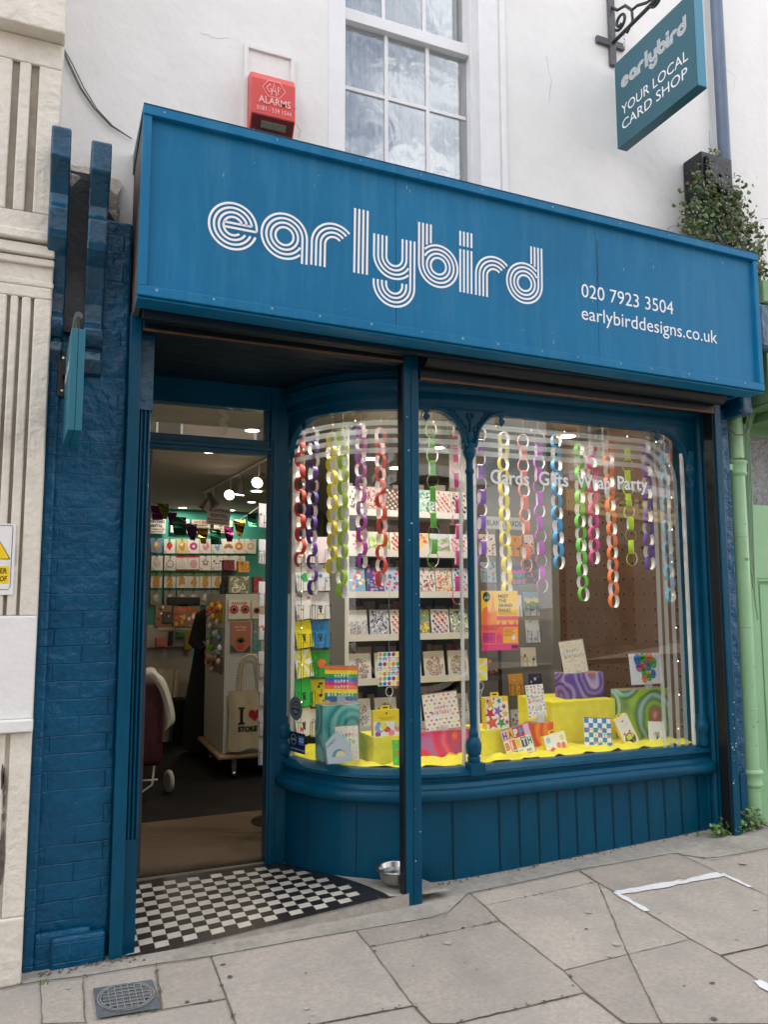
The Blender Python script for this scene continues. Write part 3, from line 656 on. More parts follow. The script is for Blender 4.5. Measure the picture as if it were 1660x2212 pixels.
# head beam with arched openings
sc_=s_of_x(2.155); s0_=.015; s1_=s_of_x(3.765)
def ztop(s):
    z=ZT
    for c,hw,rx,rz in((s0_,.0,.26,.30),(sc_,.030,.19,.215),(s1_,.0,.22,.26)):
        d=abs(s-c)-hw
        if d<rx: d=max(0,d); z=min(z,ZT-rz+rz*math.sqrt(max(0,1-(1-d/rx)**2)))
    return z
b=MB(); n=220; ss=[TOT*i/n for i in range(n+1)]; v=[]
for s in ss:
    z=ztop(s); 
    for of,zz in((-.03,2.80),(-.03,z),(.022,z),(.030,z+.012),(.030,2.60),(.042,2.615),(.042,2.66),(.065,2.68),(.075,2.72),(.06,2.735),(.06,2.80)): v.append(bp(s,of,zz))
k=11; b.add(v,[(i*k+j,(i+1)*k+j,(i+1)*k+j+1,i*k+j+1) for i in range(n) for j in range(k-1)],'wood_blue')
hb=b.build('window_head',SH)
b=MB() # carved spandrel over the column
for sg in(-1,1):
    for (a0,z0,a1,z1,r) in((.03,2.36,.17,2.555,.010),):
        pts=[]
        for i in range(13):
            d=.19*i/12; pts.append(bp(sc_+sg*(.030+d),.034,ZT-.215+.215*math.sqrt(max(0,1-(1-d/.19)**2))+.012))
        b.tube(pts,.011,'wood_blue',8)
    for i in range(5):
        cx=sc_+sg*(.018+.022*i); z=2.44+.027*i; pts=[bp(cx+sg*.014*math.cos(t),.036,z+.014*math.sin(t)) for t in [R(q) for q in range(-60,240,30)]]; b.tube(pts,.004,'wood_blue',6)
pts=[bp(sc_+.018*math.cos(R(a)),.04,2.535+.018*math.sin(R(a))) for a in range(0,361,30)]; b.tube(pts,.005,'wood_blue',6); b.tube([bp(sc_,.036,2.38),bp(sc_,.038,2.51)],.005,'wood_blue',6)
b.tube([bp(sc_-.15,.036,2.572),bp(sc_+.15,.036,2.572)],.006,'wood_blue',6)
b.build('carved_spandrel',SH)
def pendant(s):
    b=MB(); c=bp(s,.02,0); F=Fr((c.x,c.y,0),(bay(s)[1][1]*-1,bay(s)[1][0],0),(0,0,1))
    zt_=ZT+.01; P=[(-.034,zt_),(-.012,zt_-.022),(-.008,zt_-.032),(-.02,zt_-.042),(-.02,zt_-.052),(0,zt_-.078),(.02,zt_-.052),(.02,zt_-.042),(.008,zt_-.032),(.012,zt_-.022),(.034,zt_)]
    b.prism(P,F.off(0,0,-.006),.014,'wood_blue'); b.build('pendant',SH,bevel=.002)
for p in((680,905),(932,892),(1098,903),(1430,938)): pendant(s_of_x(atz(p[0],p[1],2.53).x))
def column(s,r=.020,off=.012):
    c=bp(s,off,0)
    P=[(.032,.575),(.034,.60),(.036,.625),(.028,.632),(.040,.645),(.044,.672),(.043,.70),(.034,.725),(.024,.735),(.027,.745),(.027,.762),(.020,.772),(r,.80),(r,2.20),(.026,2.21),(.026,2.225),(r,2.235),(r*1.05,2.28),(.026,2.293),(.036,2.315),(.038,2.335),(.030,2.352),(.038,2.362),(.038,2.375),(.030,2.385),(.030,2.44)]
    b=MB(); b.lathe(P,(c.x,c.y,0),'wood_blue',20); b.box(c.x-.045,c.x+.045,c.y-.05,c.y+.02,.535,.60,'wood_blue'); b.build('column',SH,bevel=.002)
column(sc_); 
c=Vector((1.258,.868,0))
b=MB(); b.lathe([(.036,.575),(.05,.60),(.052,.63),(.034,.66),(.032,.67),(.045,.685),(.050,.715),(.046,.75),(.03,.775),(.034,.785),(.034,.80),(.02,.81),(.02,2.20),(.028,2.21),(.028,2.225),(.02,2.24),(.02,2.28),(.034,2.30),(.036,2.33),(.028,2.345),(.034,2.36),(.034,2.44)],(c.x,c.y,0),'wood_blue',18); b.build('column',SH)
c=bp(s_of_x(3.785),.012,0)
b=MB(); b.lathe([(.036,.575),(.04,.60),(.034,.65),(.045,.665),(.048,.69),(.044,.715),(.03,.74),(.034,.755),(.02,.77),(.02,2.20),(.028,2.21),(.028,2.225),(.02,2.24),(.02,2.28),(.034,2.30),(.036,2.33),(.028,2.345),(.034,2.36),(.034,2.44)],(c.x,c.y,0),'wood_blue',18); b.build('column',SH)
# glass
b=MB()
for s0,s1,n in((.0,sc_-.01,44),(sc_+.012,s_of_x(3.79),20)):
    v=[]
    for i in range(n+1):
        s=s0+(s1-s0)*i/n; v+=[bp(s,0,ZB-.01),bp(s,0,ZT+.02)]
    b.add(v,[(2*i,2*i+2,2*i+3,2*i+1) for i in range(n)],'glass_shop',True)
bg_=b.build('window_glass',SH)
# white inner glazing bead
b=MB()
for s in(.022,sc_+.045,sc_-.045,s_of_x(3.785)-.045): 
    b.sweep([(-.03,ZB),(-.03,2.6),(-.006,2.6),(-.006,ZB)],[bay(s-.006),bay(s+.006)],'trim_white'); b.build('glazing_bead',SH); b=MB()
# frosted stripes
b=MB()
zs=[]
for k,(y,) in enumerate(((940.9,),(958.,),(977.,),(996.,))): zs.append(at(1262,y,.175).z)
xr=[at(x,1650,.17).x for x in(1440.6,1455,1470.6,1486.5)][::-1]
for k in range(4):
    zc=zs[k]; hw=.0150
    for s0,s1 in((.05,sc_-.05),):
        v=[];n=40
        for i in range(n+1):
            s=s0+(s1-s0)*i/n; v+=[bp(s,-.004,zc-hw),bp(s,-.004,zc+hw)]
        b.add(v,[(2*i,2*i+2,2*i+3,2*i+1) for i in range(n)],'frost')
    rr_=.26-.0*k; rad=.10+.055*(3-k); cx=xr[0]-.155-.0-.10+.0; 
    pts=[(sc_+.05,zc)]; xe=s_of_x(xr[k]) 
    r_=.12+.05*(3-k)
    pts+=[(xe-r_+r_*math.sin(R(a)),zc-r_+r_*math.cos(R(a))) for a in range(0,91,9)]+[(xe,ZB+.0)]
    for q in ribbon(pts,.031): b.add([bp(x,-.004,y) for x,y in q],[(0,1,2,3)],'frost')
    b.build('frosted_stripe',bg_); b=MB()
# window wording
b=MB(); wt0=zoom(1650,1250,2.178)
mat('glass_ink',(.82,.88,.88),.5)
for wd,x0_,x1_,yb,base in(('Cards',1059,1142,1044,0),('Gifts',wt0(88,0)[0],wt0(290,0)[0],wt0(0,592)[1],0),('Wrap',wt0(350,0)[0],wt0(578,0)[0],wt0(0,610)[1],0),('Party',wt0(628,0)[0],wt0(832,0)[0],wt0(0,620)[1],0)):
    p0=at(x0_,yb,.175);p1=at(x1_,yb+(x1_-x0_)*.06,.175)
    F=Fr((p0.x,.168,p0.z-.0),(1,-.012,0),(0,0,1)); textfit(b,wd,F,p1.x-p0.x,.085,'glass_ink',.020,0); b.build('window_lettering',bg_); b=MB()
# ================================================================ fascia sign
FY=-.32
SG=thing('shop_sign','long blue fascia sign with white striped logo and phone number above the shopfront','sign',(2.1,FY,2.7))
slope=-.0145
def fz(x,z): return z+slope*(x-.265)
X0,X1,Z0,Z1=.265,3.925,2.795,3.665
b=MB()
def slab(b,x0,x1,z0,z1,y0,y1,m):
    v=[(x,y,fz(x,z)) for x in(x0,x1) for y in(y0,y1) for z in(z0,z1)]
    b.add(v,[(0,1,3,2),(4,6,7,5),(0,4,5,1),(2,3,7,6),(0,2,6,4),(1,5,7,3)],m)
sm=[X0+.03,1.486,2.713,X1-.03]
for i in range(3):
    slab(b,sm[i]+(.0012 if i else 0),sm[i+1]-.0012,Z0+.04,Z1-.045,FY+.012,FY+.03,'fascia_blue')
b.build('board',SG)
b=MB(); slab(b,X0+.03,X1-.03,Z0+.04,Z1-.04,FY+.031,WY-.002,'dark_blue')
mat('side_wood',(.12,.10,.085),.7,var=.3,vs=12)
slab(b,X0+.006,X0+.03,Z0+.01,Z1-.03,FY+.02,WY-.002,'side_wood'); slab(b,X1-.03,X1-.004,Z0+.01,Z1-.02,FY+.02,WY-.002,'fascia_blue')
b.build('casing',SG)
b=MB()
slab(b,X0,X1,Z1-.045,Z1,FY-.018,FY+.02,'fascia_blue'); slab(b,X0,X1,Z0,Z0+.045,FY-.014,FY+.03,'fascia_blue'); slab(b,X0,X0+.038,Z0+.045,Z1-.045,FY-.012,FY+.03,'fascia_blue'); slab(b,X1-.035,X1,Z0+.045,Z1-.045,FY-.012,FY+.03,'fascia_blue')
slab(b,X0,X1,Z0-.012,Z0-.001,FY+.0,-.20,'fascia_blue')
b.build('trim_frame',SG,bevel=.004)
b=MB(); mat('lead_top',(.07,.12,.15),.6,var=.4,vs=12,bump=.003)
v=[(X0,FY-.02,fz(X0,Z1+.003)),(X1,FY-.02,fz(X1,Z1+.003)),(X1,WY-.002,fz(X1,Z1+.06)),(X0,WY-.002,fz(X0,Z1+.06)),(X0,FY-.02,fz(X0,Z1+.001)),(X1,FY-.02,fz(X1,Z1+.001)),(X1,WY-.002,fz(X1,Z1-.05)),(X0,WY-.002,fz(X0,Z1-.05))]
b.add(v,[(0,1,2,3),(4,7,6,5),(0,4,5,1),(1,5,6,2),(3,2,6,7),(0,3,7,4)],'lead_top'); b.build('flashing',SG)
b=MB(); F=Fr((.559,FY+.0115,3.190),(1,0,slope),(-slope,0,1)); logo(b,F,1.0,'white_ink'); b.build('logo',SG)
b=MB(); F=Fr((2.604,FY+.0115,3.146),(1,0,slope),(-slope,0,1)); textfit(b,'020 7923 3504',F,.650,.082,'white_ink',.0,.0012); b.build('phone_number',SG); b=MB(); F=Fr((2.600,FY+.0115,3.018),(1,0,slope),(-slope,0,1)); textfit(b,'earlybirddesigns.co.uk',F,.985,.082,'white_ink',.0,.0012); b.build('web_address',SG)
b=MB()   # screw heads and scuffs on the frame, split along the right seam
mat('scuff',(.20,.33,.40),.7)
for i in range(15):
    x=.36+i*.245+random.uniform(-.03,.03); z=fz(x,Z0+.03); F=Fr((x,FY-.0145,z)); P=[(random.uniform(.6,1.2)*a,random.uniform(.7,1.2)*c) for a,c in circ(0,0,random.uniform(.004,.008),8)]; b.flat(P,F,'scuff',.0005); b.build('screw_mark',SG); b=MB()
for i in range(9):
    x=.45+i*.4+random.uniform(-.1,.1); z=fz(x,Z1-.02); F=Fr((x,FY-.0185,z)); P=[(random.uniform(.6,1.3)*a,random.uniform(.7,1.2)*c) for a,c in circ(0,0,random.uniform(.004,.007),8)]; b.flat(P,F,'scuff',.0005); b.build('screw_mark',SG); b=MB()
b=MB(); P=[]; z=3.50
pts=[(2.722+random.uniform(-.006,.006),3.50-.02*i) for i in range(15)]
for q in ribbon(pts,.005): b.add([(x,FY+.0112,zz) for x,zz in q],[(0,1,2,3)],'shutter_dark')
b.build('split_seam',SG)
for k in range(26):     # small pale knocks and drips in the fascia paint
    x=random.uniform(.35,3.8); z=fz(x,random.uniform(2.86,3.58)); F=Fr((x,FY+.0116,z)); h_=random.choice([.003,.004,.012]); b=MB(); b.flat([(random.uniform(.5,1.2)*a*.0025,random.uniform(.6,1.3)*c*h_) for a,c in circ(0,0,1,7)],F,'scuff'); b.build('paint_scuff',SG)
# ================================================================ alarm box
al=at(541,150,WY-.09); ar=at(638,165,WY-.09)
AL=thing('alarm_box','red burglar alarm box on the white wall just above the blue fascia sign','alarm box',((al.x+ar.x)/2,WY,3.85))
zt_=at(590,172,WY-.1).z; zm_=at(545,242,WY-.1).z; zb_=at(545,278,WY-.07).z-.01
ax0,ax1=al.x+.004,ar.x
b=MB()
P=[(0,zb_),(.045,zb_-.005),(.105,zm_+.0),(.10,zt_-.012),(.075,zt_+.035),(0,zt_+.05)]
b.prism(P,Fr((ax1,WY,0),(0,-1,0),(0,0,1)),ax1-ax0,'alarm_red'); b.build('body',AL,bevel=.006)
b=MB(); nn=Vector((0,-(.105-.045),zm_-zb_+.005)); 
F=Fr((ax0+.008,WY-.0462,zb_-.004),(1,0,0),(0,-.06,zm_-zb_+.002)); ln=Vector((0,-.06,zm_-zb_+.002)).length
b.fbox(F,0,ax1-ax0-.016,0.004,ln-.004,0,.004,'alarm_dark'); b.build('base_panel',AL,bevel=.003)
b=MB(); b.fbox(F,.05,.185,ln*.38,ln*.72,.004,.014,'lens_grey'); b.build('strobe_lens',AL,bevel=.003)
b=MB(); b.lathe([(.007,0),(.007,.003)],F.p(.018,ln*.2,.005),'chrome',10,F.n); b.build('screw',AL)
F=Fr((ax0,WY-.1055,zm_)); hh=zt_-zm_; ww_=ax1-ax0
b=MB(); textfit(b,'ALARMS',F.off(ww_*.16,hh*.30,0),ww_*.72,.040,'alarm_ink',.01,.003); textfit(b,'0181 - 539 1544',F.off(ww_*.12,hh*.09,0),ww_*.78,.026,'alarm_ink',.0,.003)
hx=[(ww_*.5+a*.062,hh*.72+c*.052) for a,c in circ(0,0,1,6)]
for q in ribbon(hx+[hx[0]],.0028): b.add([F.p(x,y,.003) for x,y in q],[(0,1,2,3)],'alarm_ink')
cx,cy=ww_*.5,hh*.72
for pl in([(-.014,-.036),(0,.038),(.014,-.036)],[(-.008,-.010),(.008,-.010)],[(-.016,.018),(-.022,.026),(-.040,.0),(-.022,-.022),(-.014,-.012),(-.014,0),(-.022,0)],[(.022,-.026),(.022,.022),(.036,.010)],[(.022,.0),(.032,-.004)]):
    for q in ribbon([(cx+a,cy+c) for a,c in pl],.0045): b.add([F.p(x,y,.003) for x,y in q],[(0,1,2,3)],'alarm_ink')
b.build('lettering',AL)
# ================================================================ hanging sign on iron bracket
HX=3.27; HT=.075
hA=atx(1337,319,HX);hB=atx(1510,184,HX);hC=atx(1325,107,HX);hD=atx(1495,0,HX)
y0h=(hA.y+hC.y)/2;y1h=(hB.y+hD.y)/2;zb0=(hA.z+hB.z)/2;zt0=(hC.z+hD.z)/2-.03
HS=thing('hanging_sign','large square teal sign with the striped logo hanging from a scrolled iron bracket','sign',(HX,(y0h+y1h)/2,zb0))
b=MB(); b.box(HX,HX+HT,y1h,y0h,zb0,zt0,'sign_teal'); b.box(HX+.004,HX+HT-.004,y1h-.004,y1h-.0005,zb0+.004,zt0-.004,'sign_teal_edge'); b.build('panel',HS,bevel=.002)
F=Fr((HX-.0005,y0h,zb0),(0,-1,0),(0,0,1)); w_=y0h-y1h
b=MB(); logo(b,F.off(.06,(zt0-zb0)*.70,0),w_*.83/1.79,'white_ink',lift=.0012); b.build('logo',HS)
b=MB(); textfit(b,'YOUR LOCAL',F.off(.055,(zt0-zb0)*.335,0),w_-.11,.070,'white_ink',.0,.0012); textfit(b,'CARD SHOP',F.off(.055,(zt0-zb0)*.165,0),w_-.12,.070,'white_ink',.0,.0012); b.build('lettering',HS)
BR=thing('iron_bracket','black wrought iron wall bracket with scrolls carrying the large hanging sign','bracket',(HX+.03,WY,zt0+.08))
bx=HX+.03; b=MB(); zK=at(1320,92,.18).z; b.box(bx-.13,bx+.10,WY-.025,WY-.002,zK-.025,zK+.022,'iron_grey'); b.box(bx-.024,bx+.024,WY-.028,WY-.003,zK-.16,zK+1.1,'iron_grey'); b.build('wall_plate',BR,bevel=.003)
b=MB(); b.tube([(bx,WY-.02,zK),(bx,y1h-.05,zK)],.013,'iron',8); b.build('arm',BR)
b=MB()
def scroll(cy,cz,r,a0,a1,k=.55):
    n=26; return [(bx,cy-(r*(1-k*i/n))*math.cos(R(a0+(a1-a0)*i/n)),cz+(r*(1-k*i/n))*math.sin(R(a0+(a1-a0)*i/n))) for i in range(n+1)]
oz=zK-4.825; pS=atx(1341,46,bx); pT=atx(1418,-6,bx); b.tube(scroll(pS.y,pS.z,.055,-150,300),.010,'iron',6); b.tube([atx(x,y,bx) for x,y in((1355,72),(1368,45),(1366,22),(1352,12),(1335,22),(1318,14))],.010,'iron',6); b.tube([atx(x,y,bx) for x,y in((1366,22),(1378,12),(1398,6),(1412,-4),(1425,-18))],.010,'iron',6); b.tube(scroll(pT.y,pT.z,.055,-150,300),.010,'iron',6);
b.build('scroll',BR)
b=MB()
for yy in(y0h-.07,y1h+.07):
    for k in range(3):
        z=zK-.03-.024*k; pts=[(bx+(.008*math.cos(t) if k%2 else 0),yy+(0 if k%2 else .008*math.cos(t)),z+.016*math.sin(t)-.01) for t in [i*math.pi/5 for i in range(11)]]; b.tube(pts,.003,'chrome',6)
b.build('chain',BR)
# ================================================================ small teal sign on the pier
sx0,sx1=at(148,850,-.44).x,at(179,850,-.44).x
SS=thing('small_hanging_sign','small square teal sign seen edge-on, fixed out from the blue brick pier','sign',(sx0,-.1,2.16))
b=MB(); b.box(sx0,(sx0+sx1)/2-.0008,-.445,-.055,2.16,2.575,'small_teal'); b.box((sx0+sx1)/2+.0008,sx1,-.445,-.055,2.16,2.575,'small_teal'); b.build('panel',SS,bevel=.0025)
b=MB(); F=Fr((sx0-.0005,-.07,2.16),(0,-1,0),(0,0,1)); logo(b,F.off(.03,.28,0),.30/1.79,'white_ink'); b.build('logo',SS)
b=MB(); cx=(sx0+sx1)/2; b.tube([(cx,.0,2.645),(cx,-.40,2.645)],.016,'iron_grey',14); b.box(cx-.006,cx+.006,-.40,-.02,2.57,2.64,'iron'); b.box(cx-.055,cx-.015,-.005,.03,2.40,2.60,'black_plastic'); b.box(cx-.035,cx+.0,-.08,-.0,2.48,2.50,'black_plastic')
b.lathe([(.006,0),(.006,.003)],(cx-.035,-.006,2.575),'chrome',8,Vector((0,-1,0))); b.lathe([(.006,0),(.006,.003)],(cx-.035,-.006,2.425),'chrome',8,Vector((0,-1,0)))
b.build('bracket',SS)
SS.rotation_euler.z=R(2.6); SS.location.x-=.015
# ================================================================ left neighbour
LN=thing('neighbouring_building','cream stone building with a fluted pilaster at the left edge of the shop','building',(-.3,0,0))
NY=-.06; xr_=-.075
b=MB(); zc_=lambda y: at(20,y,NY).z
b.box(-3.2,xr_,NY,.5,-.2,8.6,'stone_cream'); b.build('wall',LN,bevel=.01)
b=MB()
zb1=zc_(75); b.box(-3.2,xr_+.006,NY-.10,NY,zb1,zb1+1.4,'stone_cream'); b.build('block_cornice',LN,bevel=.008)
b=MB()
z1=zc_(498);z2=zc_(600)
for z,d,h in((z1,.05,.045),(z1-.055,.032,.05),(z1-.11,.018,.035),(z2,.02,.03)): b.box(-3.2,xr_+.004,NY-d,NY-.0001,z-h,z-.001,'stone_cream')
b.build('moulding',LN,bevel=.008,seg=3)
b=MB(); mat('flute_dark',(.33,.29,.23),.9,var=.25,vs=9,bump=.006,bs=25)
# flutes: raised ribs either side of grooves
def ribs(xs,z0,z1,dep=.022):
    for a,c in xs: b.box(a,c,NY-dep,NY-.0005,z0,z1,'stone_cream')
fx=lambda x,y: at(x,y,NY).x
za_,zb_2=zc_(132),zc_(455)
f1=(fx(19,300),fx(35,300));f2=(fx(60,300),fx(78,300))
ribs([(-.75,f1[0]),(f1[1],f2[0]),(f2[1],xr_-.001)],zb_2,za_); ribs([(-.75,xr_-.001)],za_+.0005,zb1-.001); ribs([(-.75,xr_-.001)],z1-.0,zb_2-.0005)
za2,zb3=zc_(640),zc_(1330)
g1=(fx(2,900),fx(10,900));g2_=(fx(27,900),fx(35,900));g3=(fx(55,900),fx(62,900))
ribs([(-.75,g1[0]),(g1[1],g2_[0]),(g2_[1],g3[0]),(g3[1],xr_-.001)],zb3,za2); ribs([(-.75,xr_-.001)],za2+.0005,z2-.032)
b.build('fluting',LN,bevel=.007,seg=3)
b=MB()
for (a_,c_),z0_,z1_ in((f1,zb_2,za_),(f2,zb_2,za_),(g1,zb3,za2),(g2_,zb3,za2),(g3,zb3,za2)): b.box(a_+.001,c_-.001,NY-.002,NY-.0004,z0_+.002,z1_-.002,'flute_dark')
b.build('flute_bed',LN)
b=MB(); zw0,zw1=zc_(1553),zc_(1345)
b.box(-.75,xr_-.001,NY-.024,NY-.0005,zw0,zb3-.0005,'patch_white'); b.box(-3,xr_+.003,NY-.05,NY-.0005,zc_(1580),zw0-.0005,'patch_white'); b.build('white_patch',LN,bevel=.006)
b=MB(); zl=zc_(1582); b.box(-.75,xr_+.001,NY-.03,NY-.0005,-.2,.22,'stone_cream'); b.box(fx(12,1800),xr_+.0008,NY-.022,NY-.0005,.2205,zl-.001,'stone_cream'); b.box(-.75,fx(2,1800),NY-.022,NY-.0005,.2205,zl-.001,'stone_cream'); b.build('plinth',LN,bevel=.008,seg=3)
b=MB(); mat('flaked',(.10,.085,.075),.9,var=.4,vs=30)
for (x,y,rx,ry) in((4,1560+120,.006,.05),(8,1690,.008,.06),(7,1765,.006,.02),(3,1850,.010,.12),(8,1730,.005,.03)):
    q=at(x,y,NY-.03); P=[(rx*math.cos(t)*random.uniform(.6,1.3),ry*math.sin(t)*random.uniform(.7,1.2)) for t in [i*math.pi/7 for i in range(14)]]; b.flat(P,Fr((q.x,NY-.0232,q.z)),'flaked')
b.build('flaked_paint',LN)
# electricity warning notice
WN=thing('warning_notice','white plastic notice with a yellow warning triangle on the cream pilaster','notice',(fx(0,1200),NY-.026,1.5))
n0=at(-14,1128,NY-.026); n1=at(27,1288,NY-.026); x0,x1_,z0,z1_=n0.x-.06,n1.x,n1.z+.006,n0.z-.004
b=MB(); b.box(x0,x1_,NY-.028,NY-.0245,z0,z1_,'patch_white'); b.build('panel',WN)
b=MB(); F=Fr((x0,NY-.0285,z0)); W_=x1_-x0;HH=z1_-z0
for q in ribbon([(W_-.012-.005,.026),(W_-.012,.034),(W_-.012,HH-.012),(W_-.02,HH-.008),(.01,HH-.008)],.0022): b.add([F.p(x,y,.0005) for x,y in q],[(0,1,2,3)],'black_plastic')
for q in ribbon([(W_-.017,.022),(.01,.022)],.0022): b.add([F.p(x,y,.0005) for x,y in q],[(0,1,2,3)],'black_plastic')
tr=[(W_-.017,HH*.50),(W_-.12,HH*.50),(W_-.068,HH*.80)]; b.flat(tr,F,'yellow_sign',.0006)
for q in ribbon(tr+[tr[0]],.003): b.add([F.p(x,y,.0009) for x,y in q],[(0,1,2,3)],'black_plastic')
b.flat([(W_-.12,HH*.16),(W_-.018,HH*.16),(W_-.018,HH*.40),(W_-.12,HH*.40)],F,'yellow_sign',.0006)
for yy in(.30,.19): textfit(b,'ER' if yy>.25 else 'OF',F.off(W_-.052,HH*yy,0),.026,.022,'black_plastic',.02,.0012)
b.build('print',WN)
# hairline cracks and old stains in the render
for pl_,w_ in (([(1105,18),(1092,40),(1076,52),(1062,60),(1050,72)],.003),([(640,230),(632,262),(650,280),(646,300)],.0025),([(1180,120),(1192,175),(1186,230)],.002),([(430,70),(470,84),(500,80)],.002),([(1560,120),(1572,150),(1590,165),(1586,200)],.002)):
    b=MB(); P_=[at(x/1.0,y,WY-.0012) for x,y in pl_]; Q_=[]
    for p,q in zip(P_,P_[1:]):
        for k in range(6): z_=p.lerp(q,k/6); Q_.append((z_.x+random.uniform(-.005,.005),z_.z+random.uniform(-.005,.005)))
    if any(wl-.12<x<wr+.12 for x,_ in Q_): continue
    for q in ribbon(Q_,w_): b.add([(x,WY-.0012,z) for x,z in q],[(3,2,1,0)],'crack_grey' if 'crack_grey' in MATS else mat('crack_grey',(.40,.37,.33),.9))
    b.build('crack',SH)
# cables on the wall
CB=thing('wall_cable','thin grey cables looping down the white wall to the left end of the fascia','cable',(0,WY,4.2))
b=MB()
for k,dx in enumerate((0,6,-3)):
    pts=[at(x+dx*t_,y,WY-.015) for x,y,t_ in((122,75,0),(135,105,.4),(152,142,1),(175,190,1),(205,235,.6),(240,272,.5),(285,300,0))]; b.tube(pts,.0028,'cable',6)
b.build('strand',CB)
DPIPE=[(at(1524,-60,WY-.06)),(at(1560,350,WY-.06)),(at(1561,372,WY-.06))]
DP=thing('downpipe','dark blue-grey drainpipe running down the white wall behind the hanging sign','drainpipe',(DPIPE[1].x,WY,4.4))
b=MB(); b.tube([(4.215,WY-.06,7),(4.215,WY-.06,4.42)],.042,'pipe_blue',18); b.lathe([(.042,0),(.05,.003),(.05,.05),(.042,.06)],(4.215,WY-.06,6.3),'pipe_blue'); b.build('pipe',DP)
hp0=at(1476,352,WY-.004);hp1=at(1545,400,WY-.15)
b=MB(); b.box(hp0.x,hp0.x+.28,WY-.17,WY-.004,hp0.z-.30,hp0.z,'black_plastic'); b.box(hp0.x+.03,hp0.x+.25,WY-.19,WY-.171,hp0.z-.27,hp0.z-.03,'black_plastic'); b.build('hopper',DP,bevel=.02,seg=3)
# ================================================================ green drainpipe, cables, right neighbour
GP=thing('drainpipe','pale green cast iron drainpipe with a mossy collar between the two shopfronts','drainpipe',(4.12,.1,.05))
def px_(z): return 4.118+.012*(z/2.7)
b=MB(); b.tube([(px_(-.1)-.006,.10,-.1),(px_(1.3),.10,1.3),(px_(2.6),.10,2.8),(px_(2.6),.16,3.05)],.052,'pipe_green',24); b.build('pipe',GP)
def collar(z,h,name,m='pipe_green'):
    b=MB(); c=(px_(z),.10,z); b.lathe([(.053,-h/2-.012),(.062,-h/2),(.068,-h/2+.008),(.062,-h/2+.018),(.062,h/2-.02),(.069,h/2-.012),(.069,h/2),(.058,h/2+.008),(.053,h/2+.012)],c,m,24)
    if name=='collar' and z>2: b.box(c[0]-.115,c[0]-.06,.07,.12,z-.02,z+.02,m)
    b.build(name,GP)
zc=at(1590,1008,.05).z; collar(zc,.09,'collar'); zd=at(1620,1686,.05).z; collar(zd,.09,'collar')
b=MB(); mat('moss_bright',(.22,.24,.02),.95,var=.4,vs=50)
for i in range(120):
    a=random.uniform(-2.6,-.4); r=.060+random.uniform(0,.006); z=zc+.045+random.uniform(-.002,.014); x=px_(z)+.0+r*math.cos(a); y=.10+r*math.sin(a)*.95; s_=random.uniform(.003,.006)
    b.add([(x-s_,y,z),(x+s_,y,z-.002),(x,y-.004,z+s_),(x,y+.004,z+s_*.8)],[(0,1,2),(1,3,2)],'moss_bright')
b.build('moss',GP)
for y_ in(1158,1354,1535):
    z=at(1600,y_,.05).z; b=MB(); b.lathe([(.053,-.004),(.056,0),(.053,.004)],(px_(z),.10,z),'pipe_green',24); b.build('seam',GP)
b=MB(); z=at(1600,1208,.05).z; F=Fr((px_(z)-.022,.0475,z)); 
for P in([(0,.008),(.004,.010),(.004,-.008),(.0,-.006)],[(.010,.008),(.018,.008),(.014,-.008)],[(.022,.006),(.030,.008),(.026,-.010)]):
    for q in ribbon(P,.004): b.add([F.p(x,y,.0) for x,y in q],[(0,1,2,3)],'black_plastic')
for k in range(8):
    z=random.uniform(.2,2.4); F=Fr((px_(z)+random.uniform(-.02,.02),.0475,z)); b.flat([(random.uniform(.6,1.2)*a,random.uniform(.7,1.8)*c) for a,c in circ(0,0,.004,7)],F,'black_plastic')
b.build('paint_chip',GP)
CG=thing('cable_bundle','green painted cables running down beside the pale green drainpipe','cable',(4.2,.08,2.7))
for k in range(5):
    b=MB(); x=4.178+.013*k; pts=[(x+.01,-.02,2.82),(x+.004*math.sin(k),.07,2.6),(x+.002*k,.085,2.2),(x-.004*k+.006,.09,1.95-.12*k+.02),(x+.004,.088,1.75-.1*k)]
    b.tube(pts,.0045+.0008*(k%3),'cable_green',6); b.build('strand',CG)
b=MB(); b.tube([(4.00,.03,2.60),(4.05,.02,2.55),(4.14,.03,2.56),(4.20,.05,2.62),(4.19,.04,2.72)],.004,'cable',6); b.build('strand',CG)
b=MB(); b.tube([(4.05,.14,1.62),(4.035,.09,1.5),(4.03,.08,1.3),(4.05,.09,1.1),(4.052,.11,.9)],.006,'cable',6); b.build('strand',CG)
CGy=thing('loose_cable','thin pale cable hanging loose beside the right end of the fascia','cable',(4.2,.0,3.2))
b=MB(); q=[at(x,y,.06) for x,y in((1665,640),(1650,655),(1640,675),(1641,705),(1655,712),(1668,705))]; b.tube(q,.0022,'trim_white',5); b.build('strand',CGy)
GS=thing('green_shopfront','pale green neighbouring shopfront with a textured glass door at the right edge','building',(4.8,.2,0))
GY=.16
b=MB(); b.box(4.17,4.20,.13,.35,0,2.74,'green_pale'); b.box(4.20,4.262,.115,.35,0,2.66,'green_pale'); b.box(4.262,4.285,.14,.35,0,2.66,'green_pale'); b.build('pilaster',GS,bevel=.004)
gt=at(1630,945,GY+.03).z; gb=at(1640,1092,GY+.03).z
b=MB(); 
b.box(4.286,6.4,GY+.02,GY+.07,gt,2.74,'green_olive'); b.box(4.286,4.33,GY,GY+.06,0,gt-.0005,'green_pale'); b.box(4.33,6.4,GY+.005,GY+.06,1.62,gb,'green_pale'); b.box(4.33,6.4,GY+.02,GY+.06,.0,1.62,'green_pale')
b.box(4.33,6.4,GY-.002,GY+.02,1.60,1.618,'green_pale'); b.box(4.34,6.4,GY+.002,GY+.02,.30,.315,'green_pale'); b.box(4.36,6.4,GY+.012,GY+.02,.32,1.58,'green_pale')
b.build('door',GS,bevel=.003)
